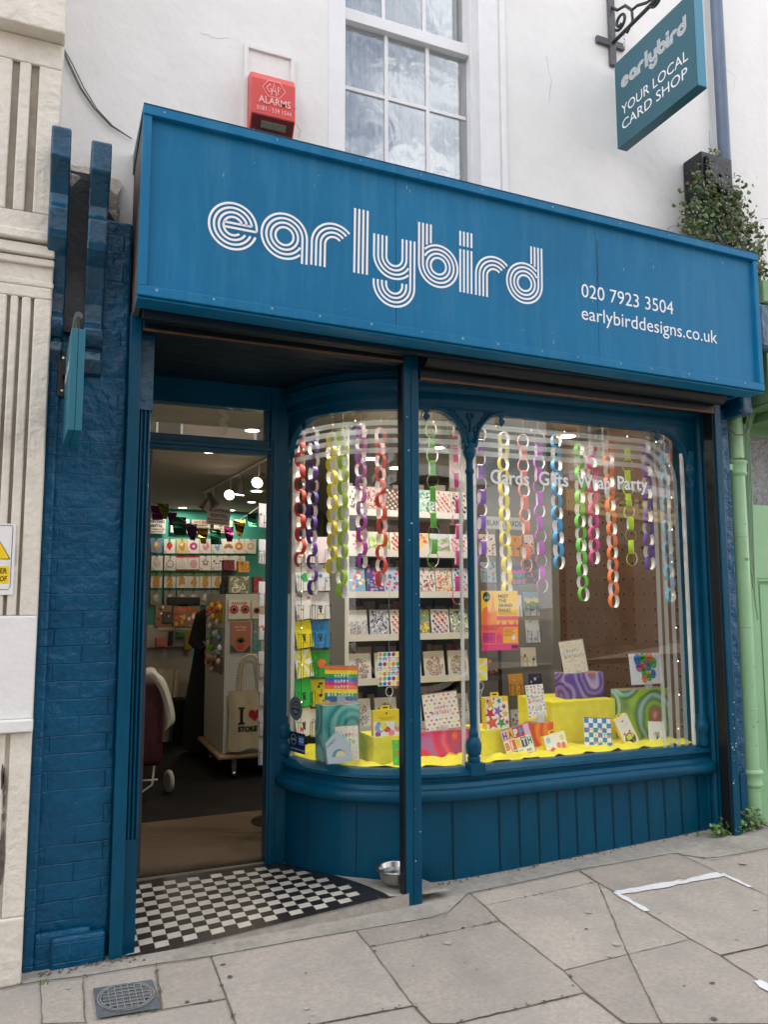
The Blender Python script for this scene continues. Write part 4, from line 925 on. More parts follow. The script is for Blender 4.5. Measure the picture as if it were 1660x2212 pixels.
m=mat('glass_texture',(.20,.20,.21),.12,var=.5,vs=22,bump=.012,bs=60); 
b=MB(); b.box(4.33,6.4,GY+.03,GY+.034,gb,gt,'glass_texture'); b.build('pane',GS)
b=MB(); b.box(4.15,8.5,-.17,.3,2.74,3.55,'green_olive'); b.box(4.16,8.5,-.17,.18,2.72,2.739,'green_olive'); b.box(4.3,8.5,-.10,.18,2.66,2.719,'green_olive'); b.build('fascia',GS,bevel=.006)
b=MB(); b.box(4.165,12,WY+.012,WY+.3,3.50,8.6,'render_white'); b.box(6.4,12,.2,.5,0,3.5,'green_pale'); b.build('wall',GS)
b=MB(); b.box(3.945,4.09,-.30,.19,3.02,3.32,'corbel_blue'); b.box(3.95,4.08,-.18,.19,2.86,3.02,'corbel_blue'); b.box(3.99,4.10,-.1,.19,2.66,2.84,'corbel_blue'); b.build('corbel',SH,bevel=.03,seg=3)
b=MB(); b.add([(4.09,-.28,3.36),(4.4,-.26,3.40),(4.4,.2,3.50),(4.06,.2,3.47),(4.09,-.28,3.33),(4.4,-.26,3.34)],[(0,1,2,3),(4,5,1,0)],'patch_white'); b.build('roof_membrane',GS)
# ================================================================ trailing plants
def leafball(b,pts,size,ms,nrm=(0,-1,.2),spread=.9):
    for p in pts:
        n=(Vector(nrm)+Vector((random.gauss(0,spread),random.gauss(0,spread),random.gauss(0,spread)))).normalized(); u=n.orthogonal().normalized(); a=random.uniform(0,6.28); u=(u*math.cos(a)+n.cross(u)*math.sin(a)); v=n.cross(u); s_=size*random.uniform(.55,1.25)
        P=[(0,-.35),(.5,-.55),(.9,0),(.55,.6),(0,.95),(-.55,.6),(-.9,0),(-.5,-.55)]
        q=[p+u*(a_*s_)+v*(c_*s_)+n*(-.18*s_*abs(a_)) for a_,c_ in P]
        b.add([p+n*.05*s_]+q,[(0,i,i+1) for i in range(1,8)]+[(0,8,1)],random.choice(ms))
TP=thing('trailing_plant','ivy-leaved toadflax with tiny pale flowers tumbling over the black hopper head','plant',(4.1,.1,4.3))
b=MB(); pts=[]
cl=[(1530,395,38,34,.02),(1500,470,30,40,.02),(1545,470,55,60,.0),(1570,430,45,40,.03),(1525,530,40,35,.02),(1560,545,50,35,.0),(1600,500,35,50,.04),(1540,350,14,30,.06),(1600,560,34,24,.02),(1625,585,24,14,.02),(1640,545,14,60,.04),(1480,500,10,30,.1),(1655,605,14,30,.05)]
wts=[300,220,720,460,300,460,360,60,220,110,80,20,50]
for (cx,cy,rx,ry,Y_),n in zip(cl,wts):
    for i in range(n):
        x,y=random.gauss(0,.5),random.gauss(0,.5)
        pts.append(at(cx+x*rx,cy+y*ry,Y_+random.uniform(-.07,.13)))
leafball(b,pts,.0185,['leaf_a','leaf_b','leaf_b','leaf_c','leaf_c']); tag(b.build('foliage',TP),kind='stuff')
b=MB()
for i in range(110):
    cx,cy,rx,ry,Y_=random.choice(cl); p=at(cx+random.gauss(0,.5)*rx,cy+random.gauss(0,.5)*ry,random.uniform(-.08,.08)); d=Vector((random.gauss(.02,.05),random.gauss(0,.02),random.gauss(-.03,.06)))
    pp=[p]; 
    for k in range(4): d=d*.9+Vector((random.gauss(0,.012),random.gauss(0,.01),-.012)); pp.append(pp[-1]+d*.6)
    b.tube(pp,.0013,'stem_brown',4,False)
for pl in([(1540,490),(1560,530),(1568,570),(1572,590)],[(1548,492),(1570,525),(1582,560),(1592,590)]): b.tube([at(x,y,-.10) for x,y in pl],.006,'iron',6)
b.tube([at(x,y,.17) for x,y in((1480,488),(1460,487),(1445,492),(1440,510),(1436,522))],.0018,'stem_brown',4)
b.build('stem',TP)
b=MB()
for i in range(150):
    cx,cy,rx,ry,Y_=random.choice(cl[:8]); p=at(cx+random.gauss(0,.5)*rx,cy+random.gauss(0,.5)*ry,random.uniform(-.12,-.02)); leafball(b,[p],.005,['petal'])
tag(b.build('flower',TP),kind='stuff')
def weed(name,lab,cx,cy,n,sx,sy,h,ms,sz=.016):
    c=atg(cx,cy); t=thing(name,lab,'plant',(c.x,c.y,c.z)); b=MB(); s=MB()
    for i in range(n):
        a=random.uniform(0,6.28); r=math.sqrt(random.random()); p=Vector((c.x+sx*r*math.cos(a),c.y+sy*r*math.sin(a),c.z+.01+h*(1-r*r*.8)*random.random())); leafball(b,[p],sz,ms,(0,-.5,.8),.5)
        if i%3==0: s.tube([(c.x+(p.x-c.x)*.4,c.y+(p.y-c.y)*.3,c.z),p],.0012,'stem_brown',4,False)
    b.build('foliage',t); s.build('stem',t)
weed('weed','bright green creeping weed at the foot of the riser, left of the shutter guide',1556,1806,60,.085,.04,.11,['leaf_bright','leaf_b'])
weed('weed','bright green creeping weed growing at the base of the green drainpipe',1618,1796,120,.14,.05,.17,['leaf_bright','leaf_bright','leaf_b'])
weed('weed','tiny single green seedling in the crack below the boarded riser',1510,1808,4,.02,.01,.03,['leaf_bright'],.012)
def grass(lab,cx,cy,n,h):
    c=atg(cx,cy); t=thing('grass_tuft',lab,'plant',(c.x,c.y,c.z)); b=MB()
    for i in range(n):
        a=random.uniform(0,6.28); l_=h*random.uniform(.4,1); x,y=c.x+random.gauss(0,.012),c.y+random.gauss(0,.006); q=Vector((math.cos(a),math.sin(a)*.5,0)); w_=Vector((.0016,0,0))
        b.add([Vector((x,y,c.z))-w_,Vector((x,y,c.z))+w_,Vector((x,y,c.z+l_*.7))+q*l_*.25+w_*.7,Vector((x,y,c.z+l_*.7))+q*l_*.25-w_*.7,Vector((x,y,c.z+l_))+q*l_*.6],[(0,1,2,3),(3,2,4)],'leaf_bright')
    b.build('blade',t)
grass('small tuft of grass growing at the bottom of the blue brick pier',163,2072,34,.07); grass('few thin grass blades in the slab joint in front of the blue pier',92,2128,9,.035)
# ================================================================ dog bowl
q=atg(862,1936)
DB=thing('dog_bowl','shiny stainless steel water bowl on the ground behind the blue post','bowl',(q.x,q.y+.0,q.z+.006))
b=MB(); zb=q.z+.008; zb=tz(q.x,q.y+.03)+.006; c=(q.x,q.y+.03,zb)
b.lathe([(.062,0),(.075,.003),(.083,.02),(.092,.058),(.096,.066),(.112,.069),(.113,.072),(.096,.072),(.090,.066),(.080,.022),(.070,.008),(.03,.007)],c,'steel_brushed',40); b.build('bowl_body',DB)
b=MB(); mat('water',(.02,.02,.02),.02); 
m=glass('water_clear',(.9,.93,.93),2.0,1.33); b.lathe([(.0865,.045),(.0866,.0452)],c,'water_clear',40); b.build('water',DB)
# ================================================================ buildings across the street (seen as reflections)
def facade(name,label,org,ang_,wid,hei,wallm,sign=None):
    t=thing(name,label,'building',(0,0,0)); b=MB(); cols=max(1,int(wid/2.2)); cw=wid/cols
    xs=[(i*cw+cw*.5-.5,i*cw+cw*.5+.5) for i in range(cols)]; zs=[(4.3,5.9),(6.9,8.3)] if hei>8 else [(4.3,5.9)]
    # wall built as bands and piers round the openings
    zl=[3.7]
    for a,c in zs: zl+=[a,c]
    zl.append(hei)
    for i in range(0,len(zl),2): b.box(0,wid,-.3,0,zl[i],zl[i+1],wallm)
    for a,c in zs:
        x=0
        for x0,x1 in xs: b.box(x,x0,-.3,0,a,c,wallm); x=x1
        b.box(x,wid,-.3,0,a,c,wallm)
    b.build('wall',t)
    for a,c in zs:
        for x0,x1 in xs:
            f=MB(); f.box(x0,x0+.07,-.12,-.04,a,c,'trim_white'); f.box(x1-.07,x1,-.12,-.04,a,c,'trim_white'); f.box(x0+.07,x1-.07,-.12,-.04,a,a+.07,'trim_white'); f.box(x0+.07,x1-.07,-.12,-.04,c-.07,c,'trim_white'); f.box(x0+.07,x1-.07,-.10,-.05,(a+c)/2-.03,(a+c)/2+.03,'trim_white'); f.box((x0+x1)/2-.02,(x0+x1)/2+.02,-.09,-.06,a+.07,c-.07,'trim_white'); f.box(x0-.08,x1+.08,0,.1,a-.12,a,'trim_white')
            o=f.build('window',t); p=MB(); p.box(x0+.07,x1-.07,-.085,-.08,a+.07,c-.07,'pane_dark'); p.build('pane',o)
    f=MB(); f.box(-.1,wid+.1,0,.3,hei,hei+.25,'stone_cream'); f.box(-.1,wid+.1,0,.25,3.701,3.9,'trim_white'); f.build('cornice',t)
    f=MB(); f.box(0,wid,-.25,-.2,.5,2.6,'pane_dark'); f.box(0,wid,-.28,.0,-.6,.5,'shop_brown'); 
    for i in range(cols+1): f.box(max(0,i*cw-.12),min(wid,i*cw+.12),-.2,.06,.5,2.6,'shop_brown')
    f.box(0,wid,-.2,.05,2.6,3.15,'shop_brown'); f.box(0,wid,-.2,.12,3.1501,3.70,sign[0] if sign else 'shop_brown'); f.build('shopfront',t)
    if sign:
        f=MB(); F=Fr((sign[1],.122,3.40),(-1,0,0),(0,0,1)); textfit(f,'LA DUCHESSE',F,3.5,.235,'shop_ink',.035,.003); f.build('lettering',t); f=MB(); F=Fr((sign[1]+.15,.122,3.24),(-1,0,0),(0,0,1)); textfit(f,'BOULANGERIE  PATISSERIE  SALON DE THE',F,3.7,.08,'shop_ink',.0,.003); f.build('lettering',t)
    t.location=org; t.rotation_euler=(0,0,ang_); return t
mat('pane_dark',(.05,.055,.06),.15); mat('shop_brown',(.06,.045,.035),.5); mat('sign_tan',(.74,.54,.22),.5); mat('shop_ink',(.05,.035,.02),.5)

mat('terrace_brown',(.30,.24,.19),.85,var=.1)
facade('patisserie_building','red brick corner building across the street with a tan LA DUCHESSE sign',(8.7,-8.4,0),R(-26),13,8.8,'brick_red',('sign_tan',4.8))
facade('terrace_building','brown rendered terrace across the street, mirrored in the curved shop glass',(-16,-9.6,0),0,23.5,7.6,'terrace_brown')
# ================================================================ shop interior
mat('ceiling_paint',(.50,.46,.40),.9,var=.03); mat('wall_taupe',(.22,.205,.18),.85,var=.05); mat('wall_white',(.45,.43,.39),.85,var=.03); mat('teal_peg',(.06,.40,.32),.6); mat('floor_dark',(.010,.009,.008),.7,spec=.2,var=.3,vs=6)
mat('coir',(.10,.068,.038),.95,var=.22,vs=70,bump=.004,bs=220); mat('ply',(.11,.053,.027),.5,var=.22,vs=5,bump=.0004,bs=30); mat('hole_dark',(.03,.018,.01),.9); mat('fabric_yellow',(.86,.77,.035),.75,var=.08,vs=12,bump=.006,bs=14)
mat('white_metal',(.66,.65,.62),.45); mat('wire_black',(.012,.012,.013),.4); mat('kraft',(.33,.23,.15),.85,var=.1,vs=20); mat('acrylic',(.75,.8,.8),.1,alpha=.35)
mat('lamp_glow',(1,1,1),.5,emit=(1,.90,.72),es=4.5); mat('lamp_warm',(1,1,1),.5,emit=(1,.78,.45),es=9); mat('bulb',(1,1,1),.4,emit=(1,.80,.50),es=2.5)
IZ=-.012
b=MB(); b.box(.25,3.9,DY+.05,8.1,IZ-.05,IZ,'floor_dark'); b.box(1.3,3.9,.5,DY+.05,IZ-.05,IZ,'floor_dark'); tag(b.build('interior_floor'),kind='structure')
b=MB(); b.box(.25,3.9,.93,8.1,2.80,2.85,'ceiling_paint')
P=[bp(TOT*i/40,-.035,2.76) for i in range(41)]; v=[z for p in P for z in((p.x,p.y,2.765),(p.x,1.0,2.765))]; b.add(v,[(2*i,2*i+2,2*i+3,2*i+1) for i in range(40)],'ceiling_paint'); tag(b.build('interior_ceiling'),kind='structure')
b=MB(); b.box(.2,.25,.93,8.1,-.05,2.9,'wall_white'); b.box(3.85,3.9,.2,8.1,-.05,2.9,'wall_taupe'); b.box(3.02,3.9,8.001,8.1,-.05,2.9,'wall_white'); b.box(.2,3.02,8.001,8.1,-.05,2.9,'teal_peg')
b.box(2.96,3.02,7.6,8.0,-.05,2.8,'wall_white')
tag(b.build('interior_wall'),kind='structure')
MT=thing('doormat','large brown coir mat lying inside the open doorway','mat',(.85,1.4,IZ))
b=MB(); b.box(.36,1.40,.90,1.92,IZ,IZ+.014,'coir'); b.build('mat_surface',MT)
# lit lamps of the shop: track spots and recessed downlights
def lamp(kind,loc,e,colr,size=.08,spot=None,dirv=None,parent=None):
    l=bpy.data.lights.new('lamp_light',kind); l.energy=e*(.125 if e>40 else .08); l.color=colr
    if kind=='AREA': l.shape='DISK'; l.size=size
    elif kind=='SPOT': l.spot_size=R(spot); l.spot_blend=.6; l.shadow_soft_size=size
    else: l.shadow_soft_size=size
    o=bpy.data.objects.new('lamp_light',l); col.objects.link(o); o.location=Vector(loc)-(WL[parent.name] if parent else Vector())
    if dirv: o.rotation_euler=Vector(dirv).to_track_quat('-Z','Y').to_euler()
    if parent: o.parent=parent
    return o
TR=thing('track_rail','grey ceiling track rail running back into the shop above the doorway','track',(1.7,4,2.79))
t0=Vector((1.62,2.6,2.785)); t1=Vector((1.95,6.6,2.785))
# rail found from where it shows through the doorway
r0_=atz((400+1390/3.16)/1.45301,(1200+755/3.16)/1.45301,2.785); r1_=atz((400+750/3.16)/1.45301,(1200+1095/3.16)/1.45301,2.785)
b=MB(); b.tube([r0_,r1_],.016,'white_metal',6); b.build('rail',TR)
mat('spot_body',(.30,.29,.27),.35,metal=.5)
def spot(zx,zy,zx2,zy2,k,lit,name,lab,aim):
    # mount under the rail at parameter k
    m_=r0_.lerp(r1_,k); t=thing(name,lab,'spotlight',m_,'spotlights on the ceiling track'); b=MB(); b.tube([m_,m_-Vector((0,0,.13))],.009,'white_metal',6); b.build('stem',t)
    d=Vector(aim).normalized(); c=m_-Vector((0,0,.17)); 
    b=MB(); b.lathe([(.03,-.11),(.036,-.10),(.036,.0),(.060,.05),(.062,.055)],c,'spot_body',16,d); b.build('housing',t)
    b=MB(); b.lathe([(.052,.0),(.052,.003)],c+d*.056,'lamp_glow' if lit else 'chrome',16,d); b.build('lamp_face',t)
    if lit: lamp('SPOT',c+d*.075,40,(1,.78,.50),.05,110,d,t)
spot(0,0,0,0,.10,True,'track_spotlight','lit spotlight with round bright face, nearest to the doorway on the track',(-.5,-.75,-.55))
spot(0,0,0,0,.36,True,'track_spotlight','lit white spotlight pointing down, in the middle of the track',(-.1,.1,-1))
spot(0,0,0,0,.50,True,'track_spotlight','lit spotlight facing the street, second from the middle of the track',(-.35,-.8,-.35))
spot(0,0,0,0,.80,False,'track_spotlight','unlit silver reflector spotlight hanging in front of the bunting notice',(.4,-.3,-.8))
spot(0,0,0,0,.95,False,'track_spotlight','unlit spotlight at the far end of the ceiling track',(-.4,.2,-.7))
def down(x,y,Z,lab,e=26,size=.055,c=(1,.9,.74)):
    p=atz(x,y,Z); t=thing('downlight',lab,'ceiling light',p,'recessed downlights'); b=MB(); b.lathe([(size,0),(size,-.004),(size+.018,-.004),(size+.018,.006)],(p.x,p.y,Z-.004),'trim_white',20); b.build('trim_ring',t)
    b=MB(); b.lathe([(size-.002,-.0045),(size-.002,-.002)],(p.x,p.y,Z-.004),'lamp_glow',20); b.build('lamp_face',t)
    lamp('AREA',(p.x,p.y,Z-.02),e,c,size*2,None,(0,0,-1),t)
dz=zoom(400,1200,3.16)
down(*dz(545,1240),2.80,'small recessed downlight over the strawberry packet, left of the track'); down(*dz(1232,1185),2.80,'small recessed downlight to the right of the track'); down(*dz(1030,1265),2.80,'faint recessed downlight just above the hanging bunting notice',18)
down(*dz(1240,470),2.80,'bright downlight seen through the clear fanlight over the door',22)
d4=zoom(860,1250,3.402); down(*d4(1030,640),2.765,'very bright round lamp behind the paper chains in the curved glass',41,.075)
d5=zoom(1250,1250,3.32); down(*d5(420,510),2.80,'yellowish oval downlight seen behind the green paper chain',18)
d7=zoom(1650,1250,2.178); down(*d7(280,255),2.765,'bright white lamp behind the blue and green chains at the top of the window',9,.075)
for x,y in((2.55,.75),(1.75,.85)):  # extra lamps hidden by the head, added to brighten the window goods
    t=thing('downlight','added downlight, unseen behind the timber head, to brighten the window display','ceiling light',(x,y,2.765),'recessed downlights'); b=MB(); b.lathe([(.06,-.0045),(.06,-.002)],(x,y,2.761),'lamp_glow',20); b.build('lamp_face',t); lamp('AREA',(x,y,2.745),50,(1,.93,.82),.12,None,(0,0,-1),t)

# lights further inside, out of sight of the street
for x,y in((1.2,3.2),(3.1,3.4),(2.2,5.6)):
    t=thing('downlight','recessed downlight deeper inside the shop','ceiling light',(x,y,2.8),'recessed downlights'); b=MB(); b.lathe([(.06,-.0045),(.06,-.002)],(x,y,2.796),'lamp_glow',20); b.build('lamp_face',t); lamp('AREA',(x,y,2.78),16,(1,.76,.48),.12,None,(0,0,-1),t)
# perforated plywood side panel
PB=thing('plywood_panel','brown plywood panel with rows of round peg holes on the side wall of the window','panel',(3.8,1,0))
b=MB(); b.box(3.80,3.83,.28,1.66,.4,2.5,'ply'); b.build('sheet',PB)
b=MB()
for j in range(17):
    for i in range(13):
        y=.34+.105*i; z=.55+.108*j+(.0); F=Fr((3.7985,y,z),(0,-1,0),(0,0,1)); b.flat(circ(0,0,.0145,12),F,'hole_dark',.0)
        b.flat([(a,c) for a,c in circ(.0,.0,.0165,12)],F.off(-.001,.001,-.001),'kraft')
b.build('peg_hole',PB)
# display floor with yellow cloth
b=MB(); P=[bp(TOT*i/60,-.05,.57) for i in range(61)]; n=61; v=[]
DF=thing('display_cloth','crumpled yellow cloth covering the floor of the display window','cloth',(2.5,.6,.57))
rows=14
for j in range(rows):
    for p in P:
        yb=1.15; xx=max(p.x,1.34) if False else p.x; t_=j/(rows-1); y=p.y+(yb-p.y)*t_; x=p.x+(max(p.x,1.45)-p.x)*t_
        z=.580+.010*math.sin(x*31+y*17)+.008*math.sin(x*57-y*43)+random.uniform(-.003,.003)+(.018*abs(math.sin(x*9.0+.6)) if j==1 else 0)-(.0 if j else .004)
        v.append((x,y,z))
b.add(v,[(j*n+i,j*n+i+1,(j+1)*n+i+1,(j+1)*n+i) for j in range(rows-1) for i in range(n-1)],'fabric_yellow',True); b.build('cloth_surface',DF)
b=MB(); v=[z for p in P for z in((p.x,p.y,.555),(p.x,1.15,.555))]; b.add(v,[(2*i,2*i+2,2*i+3,2*i+1) for i in range(60)],'kraft'); v=[(1.4,1.15,.555),(3.78,1.15,.555),(3.78,1.15,0),(1.4,1.15,0)]; b.add(v,[(0,1,2,3)],'dark_blue'); b.build('display_floor',SH)
# ================================================================ card and print helpers
def px(p):
    v=Vector(p)-CAM; z=v.dot(fw); return (PW/2+F_PX*v.dot(rt)/z, PH/2-F_PX*v.dot(up)/z)
def letters(b,F,txt,x0,x1,y,h,cols,bold=.02,w=.0012):
    n=len(txt); c=(x1-x0)/n
    for i,ch in enumerate(txt):
        if ch==' ': continue
        ww=c*(.72 if ch not in 'I1' else .2); textfit(b,ch,F.off(x0+c*i+(c-ww)/2,y+(h*.12 if len(cols)>1 and i%2 else 0),0),ww,h,cols[i%len(cols)],bold,w)
def star(cx,cy,r,k=.42,a=90): return [((r if i%2==0 else r*k)*math.cos(R(a+36*i))+cx,(r if i%2==0 else r*k)*math.sin(R(a+36*i))+cy) for i in range(10)]
def heart(cx,cy,r): return [(cx+r*.062*16*math.sin(t)**3,cy+r*.062*(13*math.cos(t)-5*math.cos(2*t)-2*math.cos(3*t)-math.cos(4*t))) for t in [2*math.pi*i/14 for i in range(14)]]
def clip(P,w,h):
    return [(max(0,min(w,a)),max(0,min(h,c))) for a,c in P]
def blob(cx,cy,rx,ry,n=9,j=.25): return [(cx+rx*math.cos(6.283*i/n)*random.uniform(1-j,1+j),cy+ry*math.sin(6.283*i/n)*random.uniform(1-j,1+j)) for i in range(n)]
def leafp(cx,cy,l,w,a):
    ca,sa=math.cos(a),math.sin(a); return [(cx+x*ca-y*sa,cy+x*sa+y*ca) for x,y in((-l,0),(-l*.3,w),(l*.4,w*.8),(l,0),(l*.4,-w*.8),(-l*.3,-w))]
def art(b,F,w,h,kind,cs,n=14):
    z=.0004
    def fl(P,c,k=1): b.flat(clip(P,w,h),F,H(c) if len(c)==6 else c,z*k)
    rnd=random.uniform
    if kind=='dots':
        k=0
        for j in range(n):
            for i in range(5):
                fl(circ(w*(.1+.2*i),h*(j+.5)/n,w*.085,14),cs[(i*3+j*2+k)%len(cs)])
    elif kind=='hearts':
        for j in range(9):
            for i in range(7): 
                x,y=w*(i+.5+(.25 if j%2 else -.2))/7,h*(j+.5)/9
                if abs(y-h*.5)<h*.14 and abs(x-w*.5)<w*.30: continue
                fl(heart(x,y,w*.035),cs[(i+j*2)%len(cs)])
    elif kind=='stars':
        for j in range(10):
            for i in range(5):
                x,y=w*(i+.5+rnd(-.2,.2))/5,h*(j+.5+rnd(-.2,.2))/10
                if abs(y-h*.53)<h*.12 and abs(x-w*.5)<w*.33: continue
                fl(star(x,y,w*.07,a=rnd(0,90)),cs[(i*2+j)%len(cs)])
    elif kind=='confetti':
        for k in range(n*16):
            x,y=rnd(.03,.97)*w,rnd(.02,.98)*h
            if abs(y-h*.58)<h*.13 and abs(x-w*.5)<w*.34: continue
            fl(leafp(x,y,w*.018,w*.007,rnd(0,6)),random.choice(cs))
    elif kind=='scatter':
        for k in range(n): fl(blob(rnd(.08,.92)*w,rnd(.06,.94)*h,w*rnd(.04,.12),w*rnd(.04,.12),8),random.choice(cs),1+k*.02)
    elif kind=='leaves':
        for k in range(n*3): fl(leafp(rnd(.05,.95)*w,rnd(.04,.96)*h,w*rnd(.06,.16),w*rnd(.015,.05),rnd(0,6)),random.choice(cs),1+k*.02)
    elif kind=='lines':
        for k in range(n*2):
            x=rnd(.03,.97)*w; l_=h*rnd(.2,.6); x2=x+w*rnd(-.1,.1)
            for q in ribbon([(x,0),((x+x2)/2+w*rnd(-.03,.03),l_*.5),(x2,l_)],w*.012): fl(q,random.choice(cs),1+k*.01)
            fl(leafp(x2,l_,w*.05,w*.02,rnd(0,3)),random.choice(cs),1.5)
    elif kind=='flowers':
        for k in range(n):
            x,y=w*((k*.618)%1*.84+.08),h*((k+.5)/n*.86+.08); c=random.choice(cs[:-1]); r=w*rnd(.05,.09)
            for q in ribbon([(x,y),(x+w*.02,max(0,y-h*.12))],w*.012): fl(q,cs[-1],1)
            fl(circ(x,y,r,9),c,1.5); fl(circ(x,y,r*.4,6),random.choice(cs),2)
            fl(leafp(x+w*.05,max(0,y-h*.07),w*.05,w*.018,rnd(0,3)),cs[-1],1.2)
    elif kind=='mass':      # engraved looking central picture
        for k in range(n*9):
            a=rnd(0,6.28); r=math.sqrt(rnd(0,1)); x,y=w*(.5+.40*r*math.cos(a)),h*(.46+.36*r*math.sin(a)); fl(blob(x,y,w*rnd(.015,.05),w*rnd(.01,.04),6,.5),random.choice(cs),1+k*.006)
    elif kind=='landscape':
        for k in range(5):
            y=h*(.75-.17*k); P=[(0,0)]+[(w*i/8,y+h*.05*math.sin(i*1.3+k*2)+rnd(-.02,.02)*h) for i in range(9)]+[(w,0)]; fl(P,cs[k%len(cs)],1+k*.1)
        for k in range(n): x=rnd(.1,.9)*w;y=rnd(.1,.8)*h; fl(blob(x,y,w*.05,w*.06,7),random.choice(cs),2)
    elif kind=='sun':
        for k in range(10):
            a=2*math.pi*k/10; P=[(w*.4,h*.55)]+[(w*.4+w*1.5*math.cos(a+d),h*.55+w*1.5*math.sin(a+d)) for d in(-.16,.16)]; fl(P,cs[0],1)
        fl(circ(w*.4,h*.55,w*.17,14),cs[1],1.5)
    elif kind=='checks':
        for j in range(7):
            for i in range(6):
                if (i+j)%2==0: fl([(w*i/6,h*j/7),(w*(i+1)/6,h*j/7),(w*(i+1)/6,h*(j+1)/7),(w*i/6,h*(j+1)/7)],cs[0])
    elif kind=='stripes':
        for j in range(len(cs)): fl([(0,h*j/len(cs)),(w,h*j/len(cs)),(w,h*(j+1)/len(cs)),(0,h*(j+1)/len(cs))],cs[len(cs)-1-j])
    elif kind=='circle': fl(circ(w*.58,h*.5,w*.24,16),cs[0],2)
    elif kind=='cat':
        x,y,r=w*.5,h*.42,w*.10; fl(circ(x,y,r,10),'1b1b1b',2); fl([(x-r,y+r*.3),(x-r*.9,y+r*1.6),(x-r*.1,y+r*.9)],'1b1b1b',2); fl([(x+r,y+r*.3),(x+r*.9,y+r*1.6),(x+r*.1,y+r*.9)],'1b1b1b',2); fl(leafp(x,y-r*1.7,r*1.3,r*.6,1.57),'1b1b1b',2); fl(circ(x-r*.35,y+.1*r,r*.2,6),'f4f4f4',3); fl(circ(x+r*.35,y+.1*r,r*.2,6),'f4f4f4',3)
        if cs: 
            fl([(w*.3,h*.16),(w*.7,h*.16),(w*.7,h*.20),(w*.3,h*.20)],cs[0],2)
def cardmesh(w,h,bg,arts,t=.003,texts=(),stack=0):
    b=MB(); b.box(-w/2,w/2,0,t,0,h,H(bg))
    F=Fr((-w/2,-.0003,0)); 
    for a in arts: art(b,F,w,h,*a)
    for tx in texts:
        s_,y,hh,cs=tx[:4]; x0,x1=(tx[4],tx[5]) if len(tx)>4 else (.2,.8); letters(b,F,s_,w*x0,w*x1,h*y,h*hh,[H(c) for c in cs])
    for k in range(stack): b.box(-w/2-.0008*k,w/2-.0008*k,t+.0015+.0035*k,t+.0035*(k+1),0,h+.0003*k,H(bg if k%2 else 'b9b2a6'))
    return b
def put(b,name,label,cat,loc,rz=0,tilt=0,roll=0,group=None,env=None):
    o=b.build(name); o.location=loc; o.rotation_euler=(tilt,roll,rz); tag(o,label,cat,group)
    if env:
        w,h=env; e=MB(); e.box(-w/2+.006,w/2+.007,.004,.008,.004,h+.007,'kraft'); e.build('envelope',o)
    return o
def spotw(Z,x0,y0,x1,y1,Y):
    a=at(*Z(x0,y1),Y);c=at(*Z(x1,y1),Y); m=at(*Z((x0+x1)/2,y1),Y); t=at(*Z((x0+x1)/2,y0),Y)
    return (m.x,Y,m.z),abs(c.x-a.x),t.z-m.z
def pxcard(Z,r,Y,name,label,cat,bg,arts,texts=(),rz=0,tilt=R(-8),roll=0,env=True,group=None,stack=0,k=1.0):
    loc,w,h=spotw(Z,*r,Y); w*=k
    return put(cardmesh(w,h,bg,arts,texts=texts,stack=stack),name,label,cat,loc,rz,tilt,roll,group,(w,h) if env else None),loc,w,h
zL=zoom(860,1850,3.402); zM=zoom(1250,1850,3.32); zR=zoom(1740,2000,3.32); zQ=zoom(1650,1850,2.178)
# swirling paint papers for the gift bags
def swirl(name,cols,scale=5.0):
    m=bpy.data.materials.new(name); m.use_nodes=True; t=m.node_tree; n=t.nodes.new; l=t.links.new; b=t.nodes['Principled BSDF']; b.inputs['Roughness'].default_value=.35
    g=n('ShaderNodeTexCoord'); nz=n('ShaderNodeTexNoise'); nz.inputs['Scale'].default_value=3.5; nz.inputs['Detail'].default_value=2
    mx=n('ShaderNodeMixRGB'); mx.inputs['Fac'].default_value=.10; l(g.outputs['Object'],mx.inputs['Color1']); l(g.outputs['Object'],nz.inputs['Vector']); l(nz.outputs['Color'],mx.inputs['Color2'])
    v=n('ShaderNodeTexVoronoi'); v.feature='SMOOTH_F1'; v.inputs['Smoothness'].default_value=.35; v.inputs['Scale'].default_value=scale; v.inputs['Randomness'].default_value=.9; l(mx.outputs[0],v.inputs['Vector'])
    r=n('ShaderNodeValToRGB'); e=r.color_ramp.elements; k=len(cols)
    for i in range(k-2): e.new(.5)
    for i in range(k):
        e[i].position=.04+.66*i/(k-1); c=cols[i]; e[i].color=(*[((int(c[j:j+2],16)/255)/12.92 if int(c[j:j+2],16)<11 else ((int(c[j:j+2],16)/255+.055)/1.055)**2.4) for j in(0,2,4)],1)
    l(v.outputs['Distance'],r.inputs['Fac']); l(r.outputs[0],b.inputs['Base Color']); MATS[name]=m
swirl('swirl_teal',['3a9fa6','56b9b5','2a7f8c','63c3b8','3b96a0','8fd0c0','2d8791','66bdb4']); swirl('swirl_pink',['f0742c','d8304c','a3408a','e8305c','f2607c','c9448c','e61f55','ec2c62','b86ab8'],5.2)
swirl('swirl_orange',['e84a12','f06a18','f59a20','e2400f','f8a028','e0300c','ec5a10'],5); swirl('swirl_purple',['d8602a','8a78b8','c9b8e0','5a3a9a','9a7ccc','3e2a80','b49ad8','6a4aa8'],5.5); swirl('swirl_green',['9cc8a0','dc4060','6a8a28','9cc820','5a8a50','a8d0c8','4c7a40','a4cc30'],4.6)
